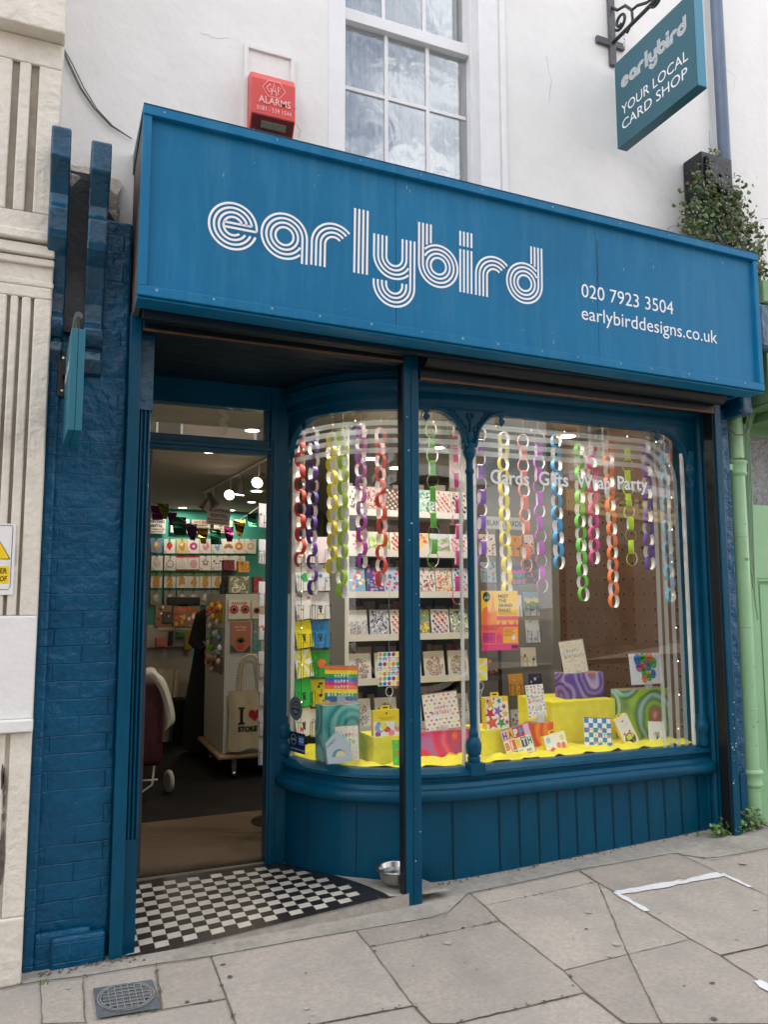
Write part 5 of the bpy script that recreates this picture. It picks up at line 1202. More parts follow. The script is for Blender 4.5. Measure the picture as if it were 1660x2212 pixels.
def bag(Z,r,Y,d,m,label,name='gift_bag'):
    loc,w,h=spotw(Z,*r,Y); b=MB(); b.box(-w/2,w/2,0,d,0,h,m); b.box(-w/2+.004,w/2-.004,.004,d-.004,h-.004,h+.0005,'kraft')
    o=b.build(name); o.location=loc; tag(o,label,'gift bag',None)
    m_=o.modifiers.new('b','BEVEL'); m_.width=.0015; return o
def plinth(Z,r,Y,d,label):
    loc,w,h=spotw(Z,*r,Y); h=max(h,loc[2]+h-.575); b=MB(); zz=.575-loc[2]
    n=8; 
    def face(o_,u,v,nu,nv,nn):
        P=[];
        for i in range(nu+1):
            for j in range(nv+1):
                e=.0 if i in(0,nu) or j in (0,nv) else random.uniform(-.003,.004); P.append(Vector(o_)+Vector(u)*i/nu+Vector(v)*j/nv+Vector(nn)*e)
        b.add(P,[(i*(nv+1)+j,(i+1)*(nv+1)+j,(i+1)*(nv+1)+j+1,i*(nv+1)+j+1) for i in range(nu) for j in range(nv)],'fabric_yellow',True)
    hh=h if False else (loc[2]+spotw(Z,*r,Y)[2])-.575
    face((-w/2,0,0),(w,0,0),(0,0,hh),n,n,(0,-1,0)); face((-w/2,d,0),(0,-d,0),(0,0,hh),n,n,(-1,0,0)); face((w/2,0,0),(0,d,0),(0,0,hh),n,n,(1,0,0)); face((-w/2,0,hh),(w,0,0),(0,d,0),n,n,(0,0,1)); face((w/2,d,0),(-w,0,0),(0,0,hh),n,n,(0,1,0))
    o=b.build('display_block'); o.location=(loc[0],loc[1],.575); tag(o,label,'display block'); return .575+hh
def stand(x,y,z,lab,w=.05,h=.06):
    b=MB(); b.box(-w/2,w/2,-.004,-.002,0,h,'acrylic'); b.box(-w/2,w/2,-.002,.05,0,.002,'acrylic'); b.box(-w/2,w/2,.016,.018,.0,h*1.6,'acrylic'); o=b.build('card_stand'); o.location=(x,y,z); tag(o,lab,'card stand'); return o
WHT='f6f5f2'; BR_=['f0503c','2f7fc8','f6e03a','3cb050','f58a3a']
# --- left part of the window
bag(zL,(520,1232,920,1830),.56,.13,'swirl_teal','tall teal swirled gift bag standing at the left of the window')
RB=['f4782e','fce22a','36a83c','2a6cc0','e0307c','f4782e','fce22a','36a83c','2a6cc0']
o,loc,w,h=pxcard(zL,(545,825,888,1188),.58,'greeting_card','square rainbow striped card reading HAPPY HAPPY HAPPY BIRTHDAY on the teal gift bag','card',WHT,[('stripes',RB)],[('HAPPY',.68,.10,['f8f8f8'],.28,.74),('HAPPY',.51,.11,['ffffff'],.28,.74),('HAPPY',.35,.11,['f3e6ee'],.28,.74),('BIRTHDAY',.13,.11,['f8f8f8'],.08,.90)],rz=R(-3),roll=R(3))
stand(loc[0],.575,loc[2]-.03,'clear acrylic stand holding the rainbow striped card')
o,loc,w,h=pxcard(zL,(668,1465,912,1828),.46,'greeting_card','cream confetti card reading HAPPY BIRTHDAY leaning on the teal gift bag','card','f2ecd8',[('confetti',['2b2b2b','3a6ad0','e8a030','30a060'],20)],[('HAPPY',.66,.13,['f0603c','3cb050','2f7fc8','f0603c','f58a3a'],.14,.82),('BIRTH',.48,.13,['3a9ad0','f58a3a','2f7fc8','3cb050','3cb050'],.12,.84)],rz=R(-2))
loc,w,h=spotw(zL,560,1515,835,1855,.40)
b=MB(); P=[(-w/2+.01,0),(w/2-.008,0),(w/2,h*.55),(0,h),(-w/2,h*.62)]; b.prism(P,Fr((0,0,0)),-.022,H('aebfc4')); b.flat(circ(.0,h*.20,w*.27,18,0,180),Fr((0,-.0,0)),H('5f8f94'),.0008); b.flat(circ(.01,h*.20,w*.2,18,0,180),Fr((0,0,0)),H('d2cfa4'),.0012); b.flat(circ(.03,h*.36,w*.05,8),Fr((0,0,0)),H('f0a070'),.0016)
F=Fr((-w*.43,0,h*.50),(1,0,.75),(-.75,0,1)); textfit(b,'DOGS A',F,w*.42,.012,H('39474c'),.01,.0014)
put(b,'shaped_book','grey house-shaped book with DOGS on its gable, in front of the teal gift bag','book',loc,R(4),R(-8))
zt=plinth(zL,(1068,1572,1370,1885),.44,.22,'yellow cloth-covered block under the balloon pack, just left of the blue post')
def pack(Z,r,Y,label,face,rz=0,tilt=R(-5),roll=0,d=.035,name='gift_pack',zfix=None):
    loc,w,h=spotw(Z,*r,Y)
    if zfix: h=h+loc[2]-zfix; loc=(loc[0],loc[1],zfix)
    b=MB(); b.box(-w/2,w/2,0,d,0,h,H('f2d21c')); b.box(-w*.17,w*.17,d*.4,d*.5,h,h+w*.15,H('f2d21c')); b.box(-w*.09,w*.09,d*.4-.001,d*.4,h+w*.05,h+w*.10,'black_plastic'); face(b,Fr((-w/2,-.0003,0)),w,h)
    o=b.build(name); o.location=loc; o.rotation_euler=(tilt,roll,rz); tag(o,label,'pack'); return o
def f_ball(b,F,w,h):
    b.flat([(0,0),(w,0),(w,h*.56),(0,h*.56)],F,H('efeae4'),.0003)
    for k in range(16): b.flat(clip(circ(random.uniform(.06,.94)*w,random.uniform(.08,.5)*h,w*random.uniform(.07,.15),14),w,h*.56),F,H(random.choice(['4aa84e','d8443c','a8348c','e8e03a','f0f0f0','58b0e0','e88a9c','c8d8a0'])),.0006+.0001*k)
    textfit(b,'RAINBOW CONFETTI',F.off(w*.2,h*.68),w*.6,h*.035,H('7a6a10'),0,.0008); textfit(b,'BALLOONS',F.off(w*.32,h*.62),w*.36,h*.03,H('7a6a10'),0,.0008); b.flat([(w*.47,h*.84),(w*.54,h*.84),(w*.54,h*.90),(w*.47,h*.90)],F,H('5a4a10'),.0008)
pack(zL,(1068,1288,1352,1570),.46,'yellow boxed confetti balloons with coloured balls, on the block left of the post',f_ball,zfix=zt)
o,loc,w,h=pxcard(zL,(1115,668,1350,1030),.40,'greeting_card','white card of coloured dots reading HAPPY BIRTHDAY hanging behind the blue post','card',WHT,[('dots',['4cb848','c8203c','f58a4a','2a78c0','f2ea30'],7)],[('HAPPY',.715,.10,['ffffff'],0,1),('BIRTH',.43,.10,['ffffff'],0,1),('DAY',.288,.10,['ffffff'],.4,1)],tilt=0,env=False)
b=MB(); b.tube([(loc[0],.401,loc[2]+h),(loc[0]+.002,.40,2.5)],.0008,'acrylic',4); cx=loc[0]; b.tube([(cx+.022*math.sin(t),.398,loc[2]-.005-.026+.026*math.cos(t)) for t in [i*.45 for i in range(15)]],.002,'trim_white',5); b.tube([(cx+.018,.398,loc[2]-.045),(cx+.004,.398,loc[2]-.075),(cx+.0,.398,loc[2]-.088),(cx+.008,.398,loc[2]-.088)],.002,'trim_white',5); tag(b.build('hook'),'white wire hook and thread under the hanging coloured-dot card','hook')
o,loc,w,h=pxcard(zL,(1280,1610,1400,1882),.36,'greeting_card','bright green card with an orange circle beside the blue post','card','58c83c',[('scatter',['7ada5a','48b830'],14),('circle',['f4702c'])],env=False)
# stickers on the curved glass
def sticker(label,name,x0,y0,x1,y1,draw):
    # follow the curved glass just inside it
    best=None
    for i in range(400):
        s=TOT*i/400; q=bp(s,-.006,.7); 
        if abs(px(q)[0]-(zL(x0,0)[0]+zL(x1,0)[0])/2)<1.2: best=s;break
    q=bp(best,-.006,0); n=bay(best)[1]; ca=at(*zL((x0+x1)/2,(y0+y1)/2),q.y); c=(q.x,q.y,ca.z); dd=(Vector(c)-CAM).length
    wp=(zL(x1,0)[0]-zL(x0,0)[0])/F_PX*dd; hp=(zL(0,y1)[1]-zL(0,y0)[1])/F_PX*dd; F=Fr(c,(-n[1],n[0],0),(0,0,1)); cosf=abs(F.n.dot((Vector(c)-CAM).normalized())); wp/=max(.35,cosf)
    F=F.off(-wp/2,-hp/2,0); b=MB(); draw(b,F,wp,hp); o=b.build(name); tag(o,label,'sticker')
def d_guild(b,F,w,h):
    E=lambda k: [(w/2+w/2*k*math.cos(t),h/2+h/2*k*math.sin(t)) for t in [i*math.pi/16 for i in range(32)]]
    b.flat(E(1),F,H('8f9496'),0); b.flat(E(.93),F,H('4a5052'),.0004)
    b.flat(E(.90),F,H('8f9496'),.0008); b.flat(E(.62),F,H('3c4244'),.0012)
    textfit(b,'GUILD',F.off(w*.24,h*.52),w*.52,h*.13,H('b8bcbe'),.03,.002); textfit(b,'Trades',F.off(w*.30,h*.68),w*.4,h*.09,H('b8bcbe'),.02,.002)
    b.flat([(w*.28,h*.36),(w*.45,h*.46),(w*.72,h*.38),(w*.62,h*.30),(w*.4,h*.30)],F,H('a8acae'),.002)
    for k in range(14):
        a=R(20+140*k/13); b.flat([(w/2+w*.5*.76*math.cos(a)+q[0],h/2+h*.5*.76*math.sin(a)+q[1]) for q in circ(0,0,w*.022,5)],F,H('34383a'),.0014); a=-a; b.flat([(w/2+w*.5*.76*math.cos(a)+q[0],h/2+h*.5*.76*math.sin(a)+q[1]) for q in circ(0,0,w*.02,5)],F,H('34383a'),.0014)
sticker('grey oval shopkeepers guild sticker low on the curved glass','sticker',165,1150,296,1390,d_guild)
def d_love(b,F,w,h):
    b.flat([(0,0),(w,0),(w,h),(0,h)],F,H('14225a'),0)
    for q in ribbon(circ(w*.25,h*.62,w*.17,18)+[circ(w*.25,h*.62,w*.17,18)[0]],w*.025): b.flat(q,F,H('c8d0e0'),.0005)
    b.flat([(w*.12,h*.57),(w*.38,h*.57),(w*.38,h*.68),(w*.12,h*.68)],F,H('c8d0e0'),.0006); textfit(b,'SHOP SMALL',F.off(w*.13,h*.60),w*.24,h*.05,H('14225a'),.02,.001)
    b.flat([(w*.58,h*.42),(w*.92,h*.42),(w*.92,h*.84),(w*.58,h*.84)],F,H('4f96dc'),.0005); 
    for k in range(2): b.flat([(w*.60,h*(.56+.12*k)),(w*.90,h*(.56+.12*k)),(w*.90,h*(.62+.12*k)),(w*.60,h*(.62+.12*k))],F,H('dfe9f6'),.0008)
    textfit(b,'LOVE WHERE YOU LIVE',F.off(w*.05,h*.13),w*.90,h*.08,H('e8ecf4'),.03,.001)
sticker('navy blue sticker reading LOVE WHERE YOU LIVE at the bottom of the curved glass','sticker',176,1535,330,1735,d_love)
# --- middle
bag(zM,(242,1470,762,1842),.50,.12,'swirl_pink','pink and orange swirled gift bag lying on its side, left of the iron column')
o,loc,w,h=pxcard(zM,(300,1082,655,1455),.52,'greeting_card','card covered in pink, yellow and orange hearts above the pink gift bag','card',WHT,[('hearts',['e0307c','f6ee4a','f4783c'])],[('HAPPY',.56,.085,['f4783c','e0307c'],.30,.72),('BIRTHDAY',.42,.095,['e0507c','f4783c','e0307c'],.2,.80)],rz=R(-2),roll=R(-4))
stand(loc[0],.512,loc[2]-.035,'clear acrylic stand holding the hearts card')
loc,w,h=spotw(zM,880,15,1262,634,.205)
b=MB(); F=Fr((-w/2,0,0)); b.box(-w/2,w/2,0,.001,0,h,H('fac81e'))
Pf=lambda P,c,k: b.flat([(a*w,q*h) for a,q in P],F,H(c),.0004*k)
Pf([(0,0),(1,0),(1,.42),(0,.42)],'f8603c',1); Pf([(0,.42),(.42,.42),(.42,.60),(.36,.72),(.32,.97),(.27,.72),(.18,.62),(0,.66)],'fb9232',1); Pf([(.02,.40),(.03,.70),(.15,.74),(.24,.60),(.26,.40)],'f4703a',1.3)
Pf([(.42,.50),(1,.50),(1,.57),(.42,.57)],'ee4464',2); Pf([(0,.40),(1,.40),(1,.43),(0,.43)],'ee3c6c',2); Pf([(0,.0),(1,0),(1,.10),(0,.10)],'e81f7c',2)
Pf([(.02,.12),(.36,.12),(.36,.30),(.02,.30)],'d8207c',2); Pf([(.58,.12),(.98,.12),(.98,.38),(.58,.38)],'fbb01e',2); Pf([(.40,.12),(.54,.12),(.54,.24),(.50,.29),(.44,.29),(.40,.24)],'e02878',2); Pf([(.80,.00+.02),(.98,.02),(.98,.08),(.80,.08)],'2a1a20',3)
for i in range(3): Pf([(.48+.2*i,.43),(.54+.2*i,.43),(.54+.2*i,.47),(.51+.2*i,.49),(.48+.2*i,.47)],'f0508c',3)
b.flat([(w*.14+w*.10*math.cos(t),h*.90+w*.12*math.sin(t)) for t in [i*.5236 for i in range(12)]],F,H('1a1a22'),.001)
for k,c in enumerate(['e8e040','40a8d8','e060a8','60b848']): b.flat(blob(w*(.10+.03*k),h*(.88+.015*(k%2)),w*.025,w*.03,6),F,H(c),.0015)
for k,l_ in enumerate(['MEET','THE','GRAND','PIANO']): textfit(b,l_,F.off(w*.46,h*(.885-.079*k)),w*(.285,.215,.385,.335)[k],h*.056,H('201a14'),.02,.0016)
textfit(b,'Sunday April 28th 2pm-4pm',F.off(w*.47,h*.625),w*.38,h*.016,H('3a2414'),0,.0016); textfit(b,'The Old Church, Stoke Newington',F.off(w*.47,h*.600),w*.48,h*.016,H('3a2414'),0,.0016)
for k in range(3): textfit(b,('RAISING VITAL FUNDS FOR','THE OLD CHURCH','& MALDEN FOUNDATION')[k],F.off(w*.05,h*(.385-.022*k)),w*(.4,.26,.36)[k],h*.014,H('6a1030'),.01,.0016)
for k in range(6):
    b.flat([(w*.05,h*(.28-.022*k)),(w*(.30-.02*(k%3)),h*(.28-.022*k)),(w*(.30-.02*(k%3)),h*(.288-.022*k)),(w*.05,h*(.288-.022*k))],F,H('8a1450'),.0016); b.flat([(w*.60,h*(.35-.022*k)),(w*(.9-.04*(k%3)),h*(.35-.022*k)),(w*(.9-.04*(k%3)),h*(.357-.022*k)),(w*.60,h*(.357-.022*k))],F,H('a0501c'),.0016)
Pf([(.82,.16),(.92,.18),(.88,.26),(.80,.21)],'d8e8e0',4)
put(b,'poster','yellow and pink poster reading MEET THE GRAND PIANO taped inside the glass','poster',loc)
o,loc,w,h=pxcard(zM,(745,718,935,952),.40,'greeting_card','yellow and white sunburst card hanging half behind the iron column','card',WHT,[('sun',['f8ee20','f6e010'])],tilt=0,env=False)
b=MB(); cx=loc[0]+.01; b.tube([(cx+.022*math.sin(t),.398,loc[2]-.031+.026*math.cos(t)) for t in [i*.45 for i in range(15)]],.002,'trim_white',5); b.tube([(cx+.018,.398,loc[2]-.045),(cx+.004,.398,loc[2]-.085),(cx+.01,.398,loc[2]-.10)],.002,'trim_white',5); b.tube([(loc[0],.401,loc[2]+h),(loc[0],.40,2.5)],.0008,'acrylic',4); tag(b.build('hook'),'white wire hook under the hanging sunburst card','hook')
zt=plinth(zM,(880,1462,1185,1795),.42,.24,'low yellow cloth-covered block under the star pack, right of the iron column')
def f_star(b,F,w,h):
    b.flat([(w*.06,0),(w*.96,0),(w*.96,h*.84),(w*.75,h*.84),(w*.75,h*.97),(w*.06,h*.97)],F,H('f5f0e6'),.0003)
    for k,(x,y,r,c) in enumerate(((.25,.78,.22,'e8b820'),(.62,.86,.13,'2a9068'),(.22,.48,.24,'d02840'),(.55,.55,.22,'9068b8'),(.85,.45,.16,'e8b820'),(.28,.20,.30,'e84c28'),(.66,.18,.22,'3a9a50'),(.64,.38,.10,'c82050'),(.90,.20,.11,'c82838'),(.15,.88,.09,'d02840'),(.8,.68,.12,'b82838'),(.40,.93,.07,'c82050'))): b.flat(clip(star(w*x,h*y,w*r,a=90+k*17),w,h),F,H(c),.0006+.0001*k)
pack(zM,(915,1118,1168,1470),.44,'yellow pack printed with big red, green and purple stars on the low block',f_star,zfix=zt)
o,loc,w,h=pxcard(zM,(1370,992,1556,1335),.50,'greeting_card','narrow white card of small coloured stars reading HAPPY BIRTHDAY','card',WHT,[('stars',['f0503c','3a7ac8','f6e03a','3cb050','f58a3a'])],[('HAPPY',.57,.075,['f58a3a','3cb050'],.25,.75),('BIRTHDAY',.46,.08,['f0503c','f58a3a','3a9ad0','e0507c'],.12,.88)],roll=R(-2),env=False)
stand(loc[0]+.01,.49,loc[2]-.03,'clear acrylic stand under the narrow stars card')
bag(zM,(1412,1388,1632,1752),.50,.10,'swirl_orange','orange swirled gift bag behind the HAPPY BIRTHDAY collage card')
cs=['e8b8d8','2a7a50','e8f0d8','e8c830','284080','e86830','c83060','3a9ad0','f0e090','c02040','f0f0e8','30509c']
loc,w,h=spotw(zM,1170,1430,1450,1780,.34)
b=MB(); b.box(-w/2,w/2,0,.003,0,h,H('f4efe4')); F=Fr((-w/2,-.0003,0))
for j,(t,y0,y1) in enumerate((('HAPPY',.68,1),('BIRTH',.36,.66),('DAY',.04,.34))):
    n=len(t); xm=1 if n>3 else .62
    for i,ch in enumerate(t):
        x0,x1=w*xm*i/n,w*xm*(i+1)/n; b.flat([(x0,h*y0),(x1,h*y0),(x1,h*y1),(x0,h*y1)],F,H(cs[(i*3+j*2)%12]),.0004); textfit(b,ch,F.off(x0+(x1-x0)*.15,h*(y0+.05)),(x1-x0)*(.7 if ch!='I' else .25),h*.22,H(cs[(i*5+j+4)%12]),.04,.001)
textfit(b,'to',F.off(w*.72,h*.22),w*.16,h*.09,H('2a2a2a'),.02,.001); textfit(b,'YOU',F.off(w*.68,h*.07),w*.28,h*.10,H('d04050'),.03,.001)
put(b,'greeting_card','multicoloured patchwork card of big letters reading HAPPY BIRTHDAY to YOU, tilted','card',loc,R(-4),R(-10),R(-12),None,(w,h))
def f_bal(b,F,w,h):
    b.flat([(0,h*.42),(w,h*.42),(w,h),(0,h)],F,H('f4f4f0'),.0003)
    for x,y,c in((.18,.80,'a8d0e0'),(.82,.78,'e8e070'),(.30,.36,'e85a68'),(.60,.50,'f08090'),(.55,.18,'f0a8b0'),(.82,.46,'e87058')): b.flat([(w*x+a,h*y+q*1.2) for a,q in circ(0,0,w*.10,12)],F,H(c),.0008)
pack(zQ,(165,985,310,1150),.36,'small yellow box of balloon candles right of the collage card',f_bal,roll=R(-10),tilt=R(-10))
# --- right
zt=plinth(zR,(0,660,662,1190),.52,.40,'large yellow cloth-covered block carrying the purple gift bag')
loc,w,h=spotw(zR,185,405,530,670,.60); o=bag(zR,(130,405,530,668),.62,.12,'swirl_purple','purple swirled gift bag standing on the large yellow block'); o.location.z=zt
o,loc,w,h=pxcard(zR,(112,35,362,372),.64,'greeting_card','pale speckled card reading HAPPY BIRTHDAY above the purple gift bag','card','f4ecd4',[('confetti',['f0503c','3a7ac8','f6e03a','3cb050','f58a3a'],20)],[('HAPPY',.64,.10,['58c0b8','7ac0e0','f0885c'],.22,.78),('BIRTHDAY',.47,.11,['3cb050','f0885c','e0507c','3a9ad0'],.12,.88)],roll=R(-5))
stand(loc[0]+.01,.63,loc[2]-.04,'clear acrylic stand under the pale speckled card')
bag(zR,(732,540,1222,1150),.46,.11,'swirl_green','tall green swirled gift bag at the right of the window')
loc,w,h=spotw(zR,815,170,1145,490,.48)
b=cardmesh(w,h,'eceef2',[('confetti',['c0c8e0','b8d8d0'],5)]); F=Fr((-w/2,-.0003,0))
for x,y,r,c,t in((.26,.82,.11,'2a8ad0','HA'),(.43,.85,.10,'4cbc40','P'),(.62,.84,.12,'f58a4a','PY'),(.75,.70,.10,'4cbc40','DAY'),(.28,.60,.10,'d850a8','Bi'),(.42,.62,.10,'f58a4a','R'),(.57,.62,.11,'2a8ad0','TH'),(.42,.43,.085,'4cbc40','T'),(.56,.42,.08,'f2e630','O'),(.43,.22,.09,'f58a4a','Y'),(.57,.26,.085,'4cbc40','O'),(.70,.34,.085,'2a8ad0','U')):
    P=[(w*x+w*r*math.cos(q),h*y+w*r*(1.15 if math.sin(q)>0 else 1.35)*math.sin(q)) for q in [i*.3927 for i in range(16)]]
    b.flat([(w*x+(a-w*x)*1.08,h*y+(e-h*y)*1.08) for a,e in P],F,H('1a1a1a'),.0006); b.flat(P,F,H(c),.0012); textfit(b,t,F.off(w*(x-r*.6),h*(y-.05)),w*r*1.2,h*.09,H('1a1a1a'),.02,.0018)
put(b,'greeting_card','white card with a bunch of lettered balloons above the green gift bag','card',loc,0,R(-6),0,None,(w,h)); stand(loc[0],.47,loc[2]-.04,'clear acrylic stand under the lettered balloons card')
o,loc,w,h=pxcard(zR,(330,850,605,1195),.36,'greeting_card','blue and white checked card reading HAPPY BIRTH DAY at the front','card',WHT,[('checks',['2a8ad0'])],[('HAPPY',.62,.10,['f0503c','e8d030','3cb050'],.05,.92),('BIRTH',.43,.10,['3cb050','e8d030','f0503c'],.17,1),('DAY',.24,.10,['f0503c','e8d030','3cb050'],.33,.85)],roll=R(5),rz=R(-2))
def f_can(b,F,w,h):
    b.flat([(0,0),(w,0),(w,h),(0,h)],F,H('f2eee6'),.0002); b.flat([(w*.5+w*.38*math.cos(t),h*.32+w*.38*math.sin(t)) for t in [i*.4 for i in range(16)]],F,H('4a3a3a'),.0005); b.flat([(w*.52+w*.3*math.cos(t),h*.34+w*.16*math.sin(t)+w*.1) for t in [i*.4 for i in range(16)]],F,H('e8d820'),.0008)
    for x in(.22,.62): b.flat([(w*x,h*.12),(w*(x+.06),h*.12),(w*(x+.06),h*.52),(w*x,h*.52)],F,H('3a9a90'),.0012); b.flat([(w*(x-.08),h*.50),(w*(x+.16),h*.50),(w*(x+.10),h*.55),(w*x,h*.55)],F,H('e86050'),.0013)
    textfit(b,'Birthday candles',F.off(w*.18,h*.72),w*.64,h*.025,H('c8a890'),0,.001); b.flat([(w*.42,h*.84),(w*.58,h*.84),(w*.58,h*.875),(w*.42,h*.875)],F,H('d85a4a'),.001)
loc,w,h=spotw(zR,790,780,940,1165,.38)
pack(zR,(785,790,925,1168),.38,'slim white candle box leaning against the green gift bag',f_can,roll=R(-24),tilt=R(-8),d=.03)
o,loc,w,h=pxcard(zR,(1000,880,1170,1120),.34,'greeting_card','small white card of a black cat on yellow letters, front right of window','card',WHT,[('confetti',['88c8a8','a8a8d8'],2),('cat',['f0d040'])],roll=R(5),env=False); stand(loc[0],.33,loc[2]-.02,'clear acrylic stand under the small black cat card')
# ================================================================ paper chains
LK={}
def link(c):
    if c in LK: return LK[c]
    b=MB(); n=18; ro,rz_,hw=.033,.0455,.0165; m1=H(c); m2=H('f4f4f2')
    for k,(q,m) in enumerate(((1,m1),(.972,m2))):
        v=[(ro*q*math.cos(2*math.pi*i/n),s*hw,rz_*q*math.sin(2*math.pi*i/n)) for i in range(n) for s in(-1,1)]
        f=[(2*i,2*((i+1)%n),2*((i+1)%n)+1,2*i+1) for i in range(n)]
        b.add(v,f if k else [x[::-1] for x in f],m,True)
    for s in(-1,1):
        v=[(ro*q*math.cos(2*math.pi*i/n),s*hw,rz_*q*math.sin(2*math.pi*i/n)) for i in range(n) for q in(1,.972)]; b.add(v,[(2*i,2*((i+1)%n),2*((i+1)%n)+1,2*i+1) for i in range(n)],m1)
    LK[c]=b; return b
CH=[(648,1224,'e04038','short red chain nearest the door',40),(675,1285,'5a3a98','dark purple chain next to the red chain by the door',40),(716,1239,'f0d820','yellow chain in the curved glass',42),(740,1292,'a8d830','long lime green chain in the curved glass',45),(780,1228,'b048b0','magenta chain beside the bright lamp',48),(823,1267,'f04830','bright red chain just left of the blue post',45),
(936,1225,'68c848','green chain just right of the blue post',4),(991,1306,'f048a0','long pink chain left of the iron column',4),(1044,1228,'9468c8','lilac chain right against the iron column',15),(1094,1290,'f4e020','yellow chain hanging down to the piano poster',45),(1138,1236,'f07848','coral orange chain over the word Cards',18),(1170,1281,'c048c0','magenta chain left of the word Gifts',10),(1209,1230,'48a8e0','short sky blue chain over the word Gifts',40),(1259,1299,'68c848','long green chain left of the word Wrap',45),(1287,1219,'e848a0','pink chain over the word Wrap',45),(1325,1313,'f08048','longest orange chain in front of the plywood panel',42),(1365,1222,'b8e028','lime chain over the word Party',4),(1405,1231,'6040a8','dark purple chain at the end of the word Party',45),(1447,1301,'60b8e8','pale blue chain nearest the right jamb',45)]
for x,yb,c,lab,a in CH:
    of_=.05 if x<660 else .09 if x<700 else .16; best=min(range(500),key=lambda i: abs(px(bp(TOT*i/500,-of_,1.7))[0]-x) if bp(TOT*i/500,-of_,1.7).x<3.75 else 1e9); q=bp(TOT*best/500,-of_,0)
    zb=at(x,yb,q.y).z; n=int(round((2.50-zb)/.0765)); t=thing('paper_chain',lab,'paper chain',(q.x,q.y,2.52),'paper chains hanging in the window'); t['label']='paper chain: '+lab; src_=None
    t['label']=lab[0].upper()+lab[1:]+', made of paper links' if len(lab.split())<12 else lab
    first=None
    for k in range(n):
        rz=R(a-math.degrees(math.atan2(q.x,q.y+3.7))+random.uniform(-9,9))+(math.pi/2 if k%2 else 0); 
        if first is None: first=link(c).build('link',t,loc=None) ; o=first; 
        else: o=first.copy(); col.objects.link(o); o.parent=t
        o.location=(random.uniform(-.003,.003)+.004*math.sin(k*.5+x),0,zb+.045+.0765*k-2.52); o.rotation_euler=(random.uniform(-.05,.05),random.uniform(-.10,.10),rz)
    b=MB(); b.tube([(q.x,q.y,zb+.0765*n+.0),(q.x,q.y,2.70)],.0012,'acrylic',4); b.build('thread',t)
# link meshes were built around the world origin: shift back onto the chain
for o in bpy.data.objects:
    if o.name.split('.')[0]=='link' and not o.data.get('fixed'):
        base=WL.get(o.parent.name,Vector())
        for v in o.data.vertices: v.co+=base
        o.data['fixed']=1
# ================================================================ fairy lights
FL=thing('fairy_lights','string of tiny warm fairy lights along the top and sides of the window','fairy lights',(2.5,.3,2.5))
b=MB(); bulbs=[]
def flights(f,n,step):
    pts=[f(i/n) for i in range(n+1)]; b.tube(pts,.0016,'wire_black',4,False); bulbs.extend(pts[step//2::step])
flights(lambda t: bp(.12+(sc_-.2)*t,-.05,2.535-.02*abs(math.sin(t*9))),80,13); flights(lambda t: bp(sc_+.1+(s_of_x(3.62)-sc_-.1)*t,-.05,2.53-.02*abs(math.sin(t*8))),80,14)
flights(lambda t: bp(.07+.006*math.sin(t*9),-.05,2.5-1.85*t),60,7); flights(lambda t: bp(s_of_x(3.66)+.012*math.sin(t*11),-.05,2.45-1.8*t),60,7)
b.build('wire',FL)
for p in bulbs:
    k=MB(); k.lathe([(.001,-.003),(.0024,0),(.0024,.004),(.001,.006)],p+Vector((random.uniform(-.006,.006),-.003,-.008)),'bulb',6); k.build('bulb',FL)
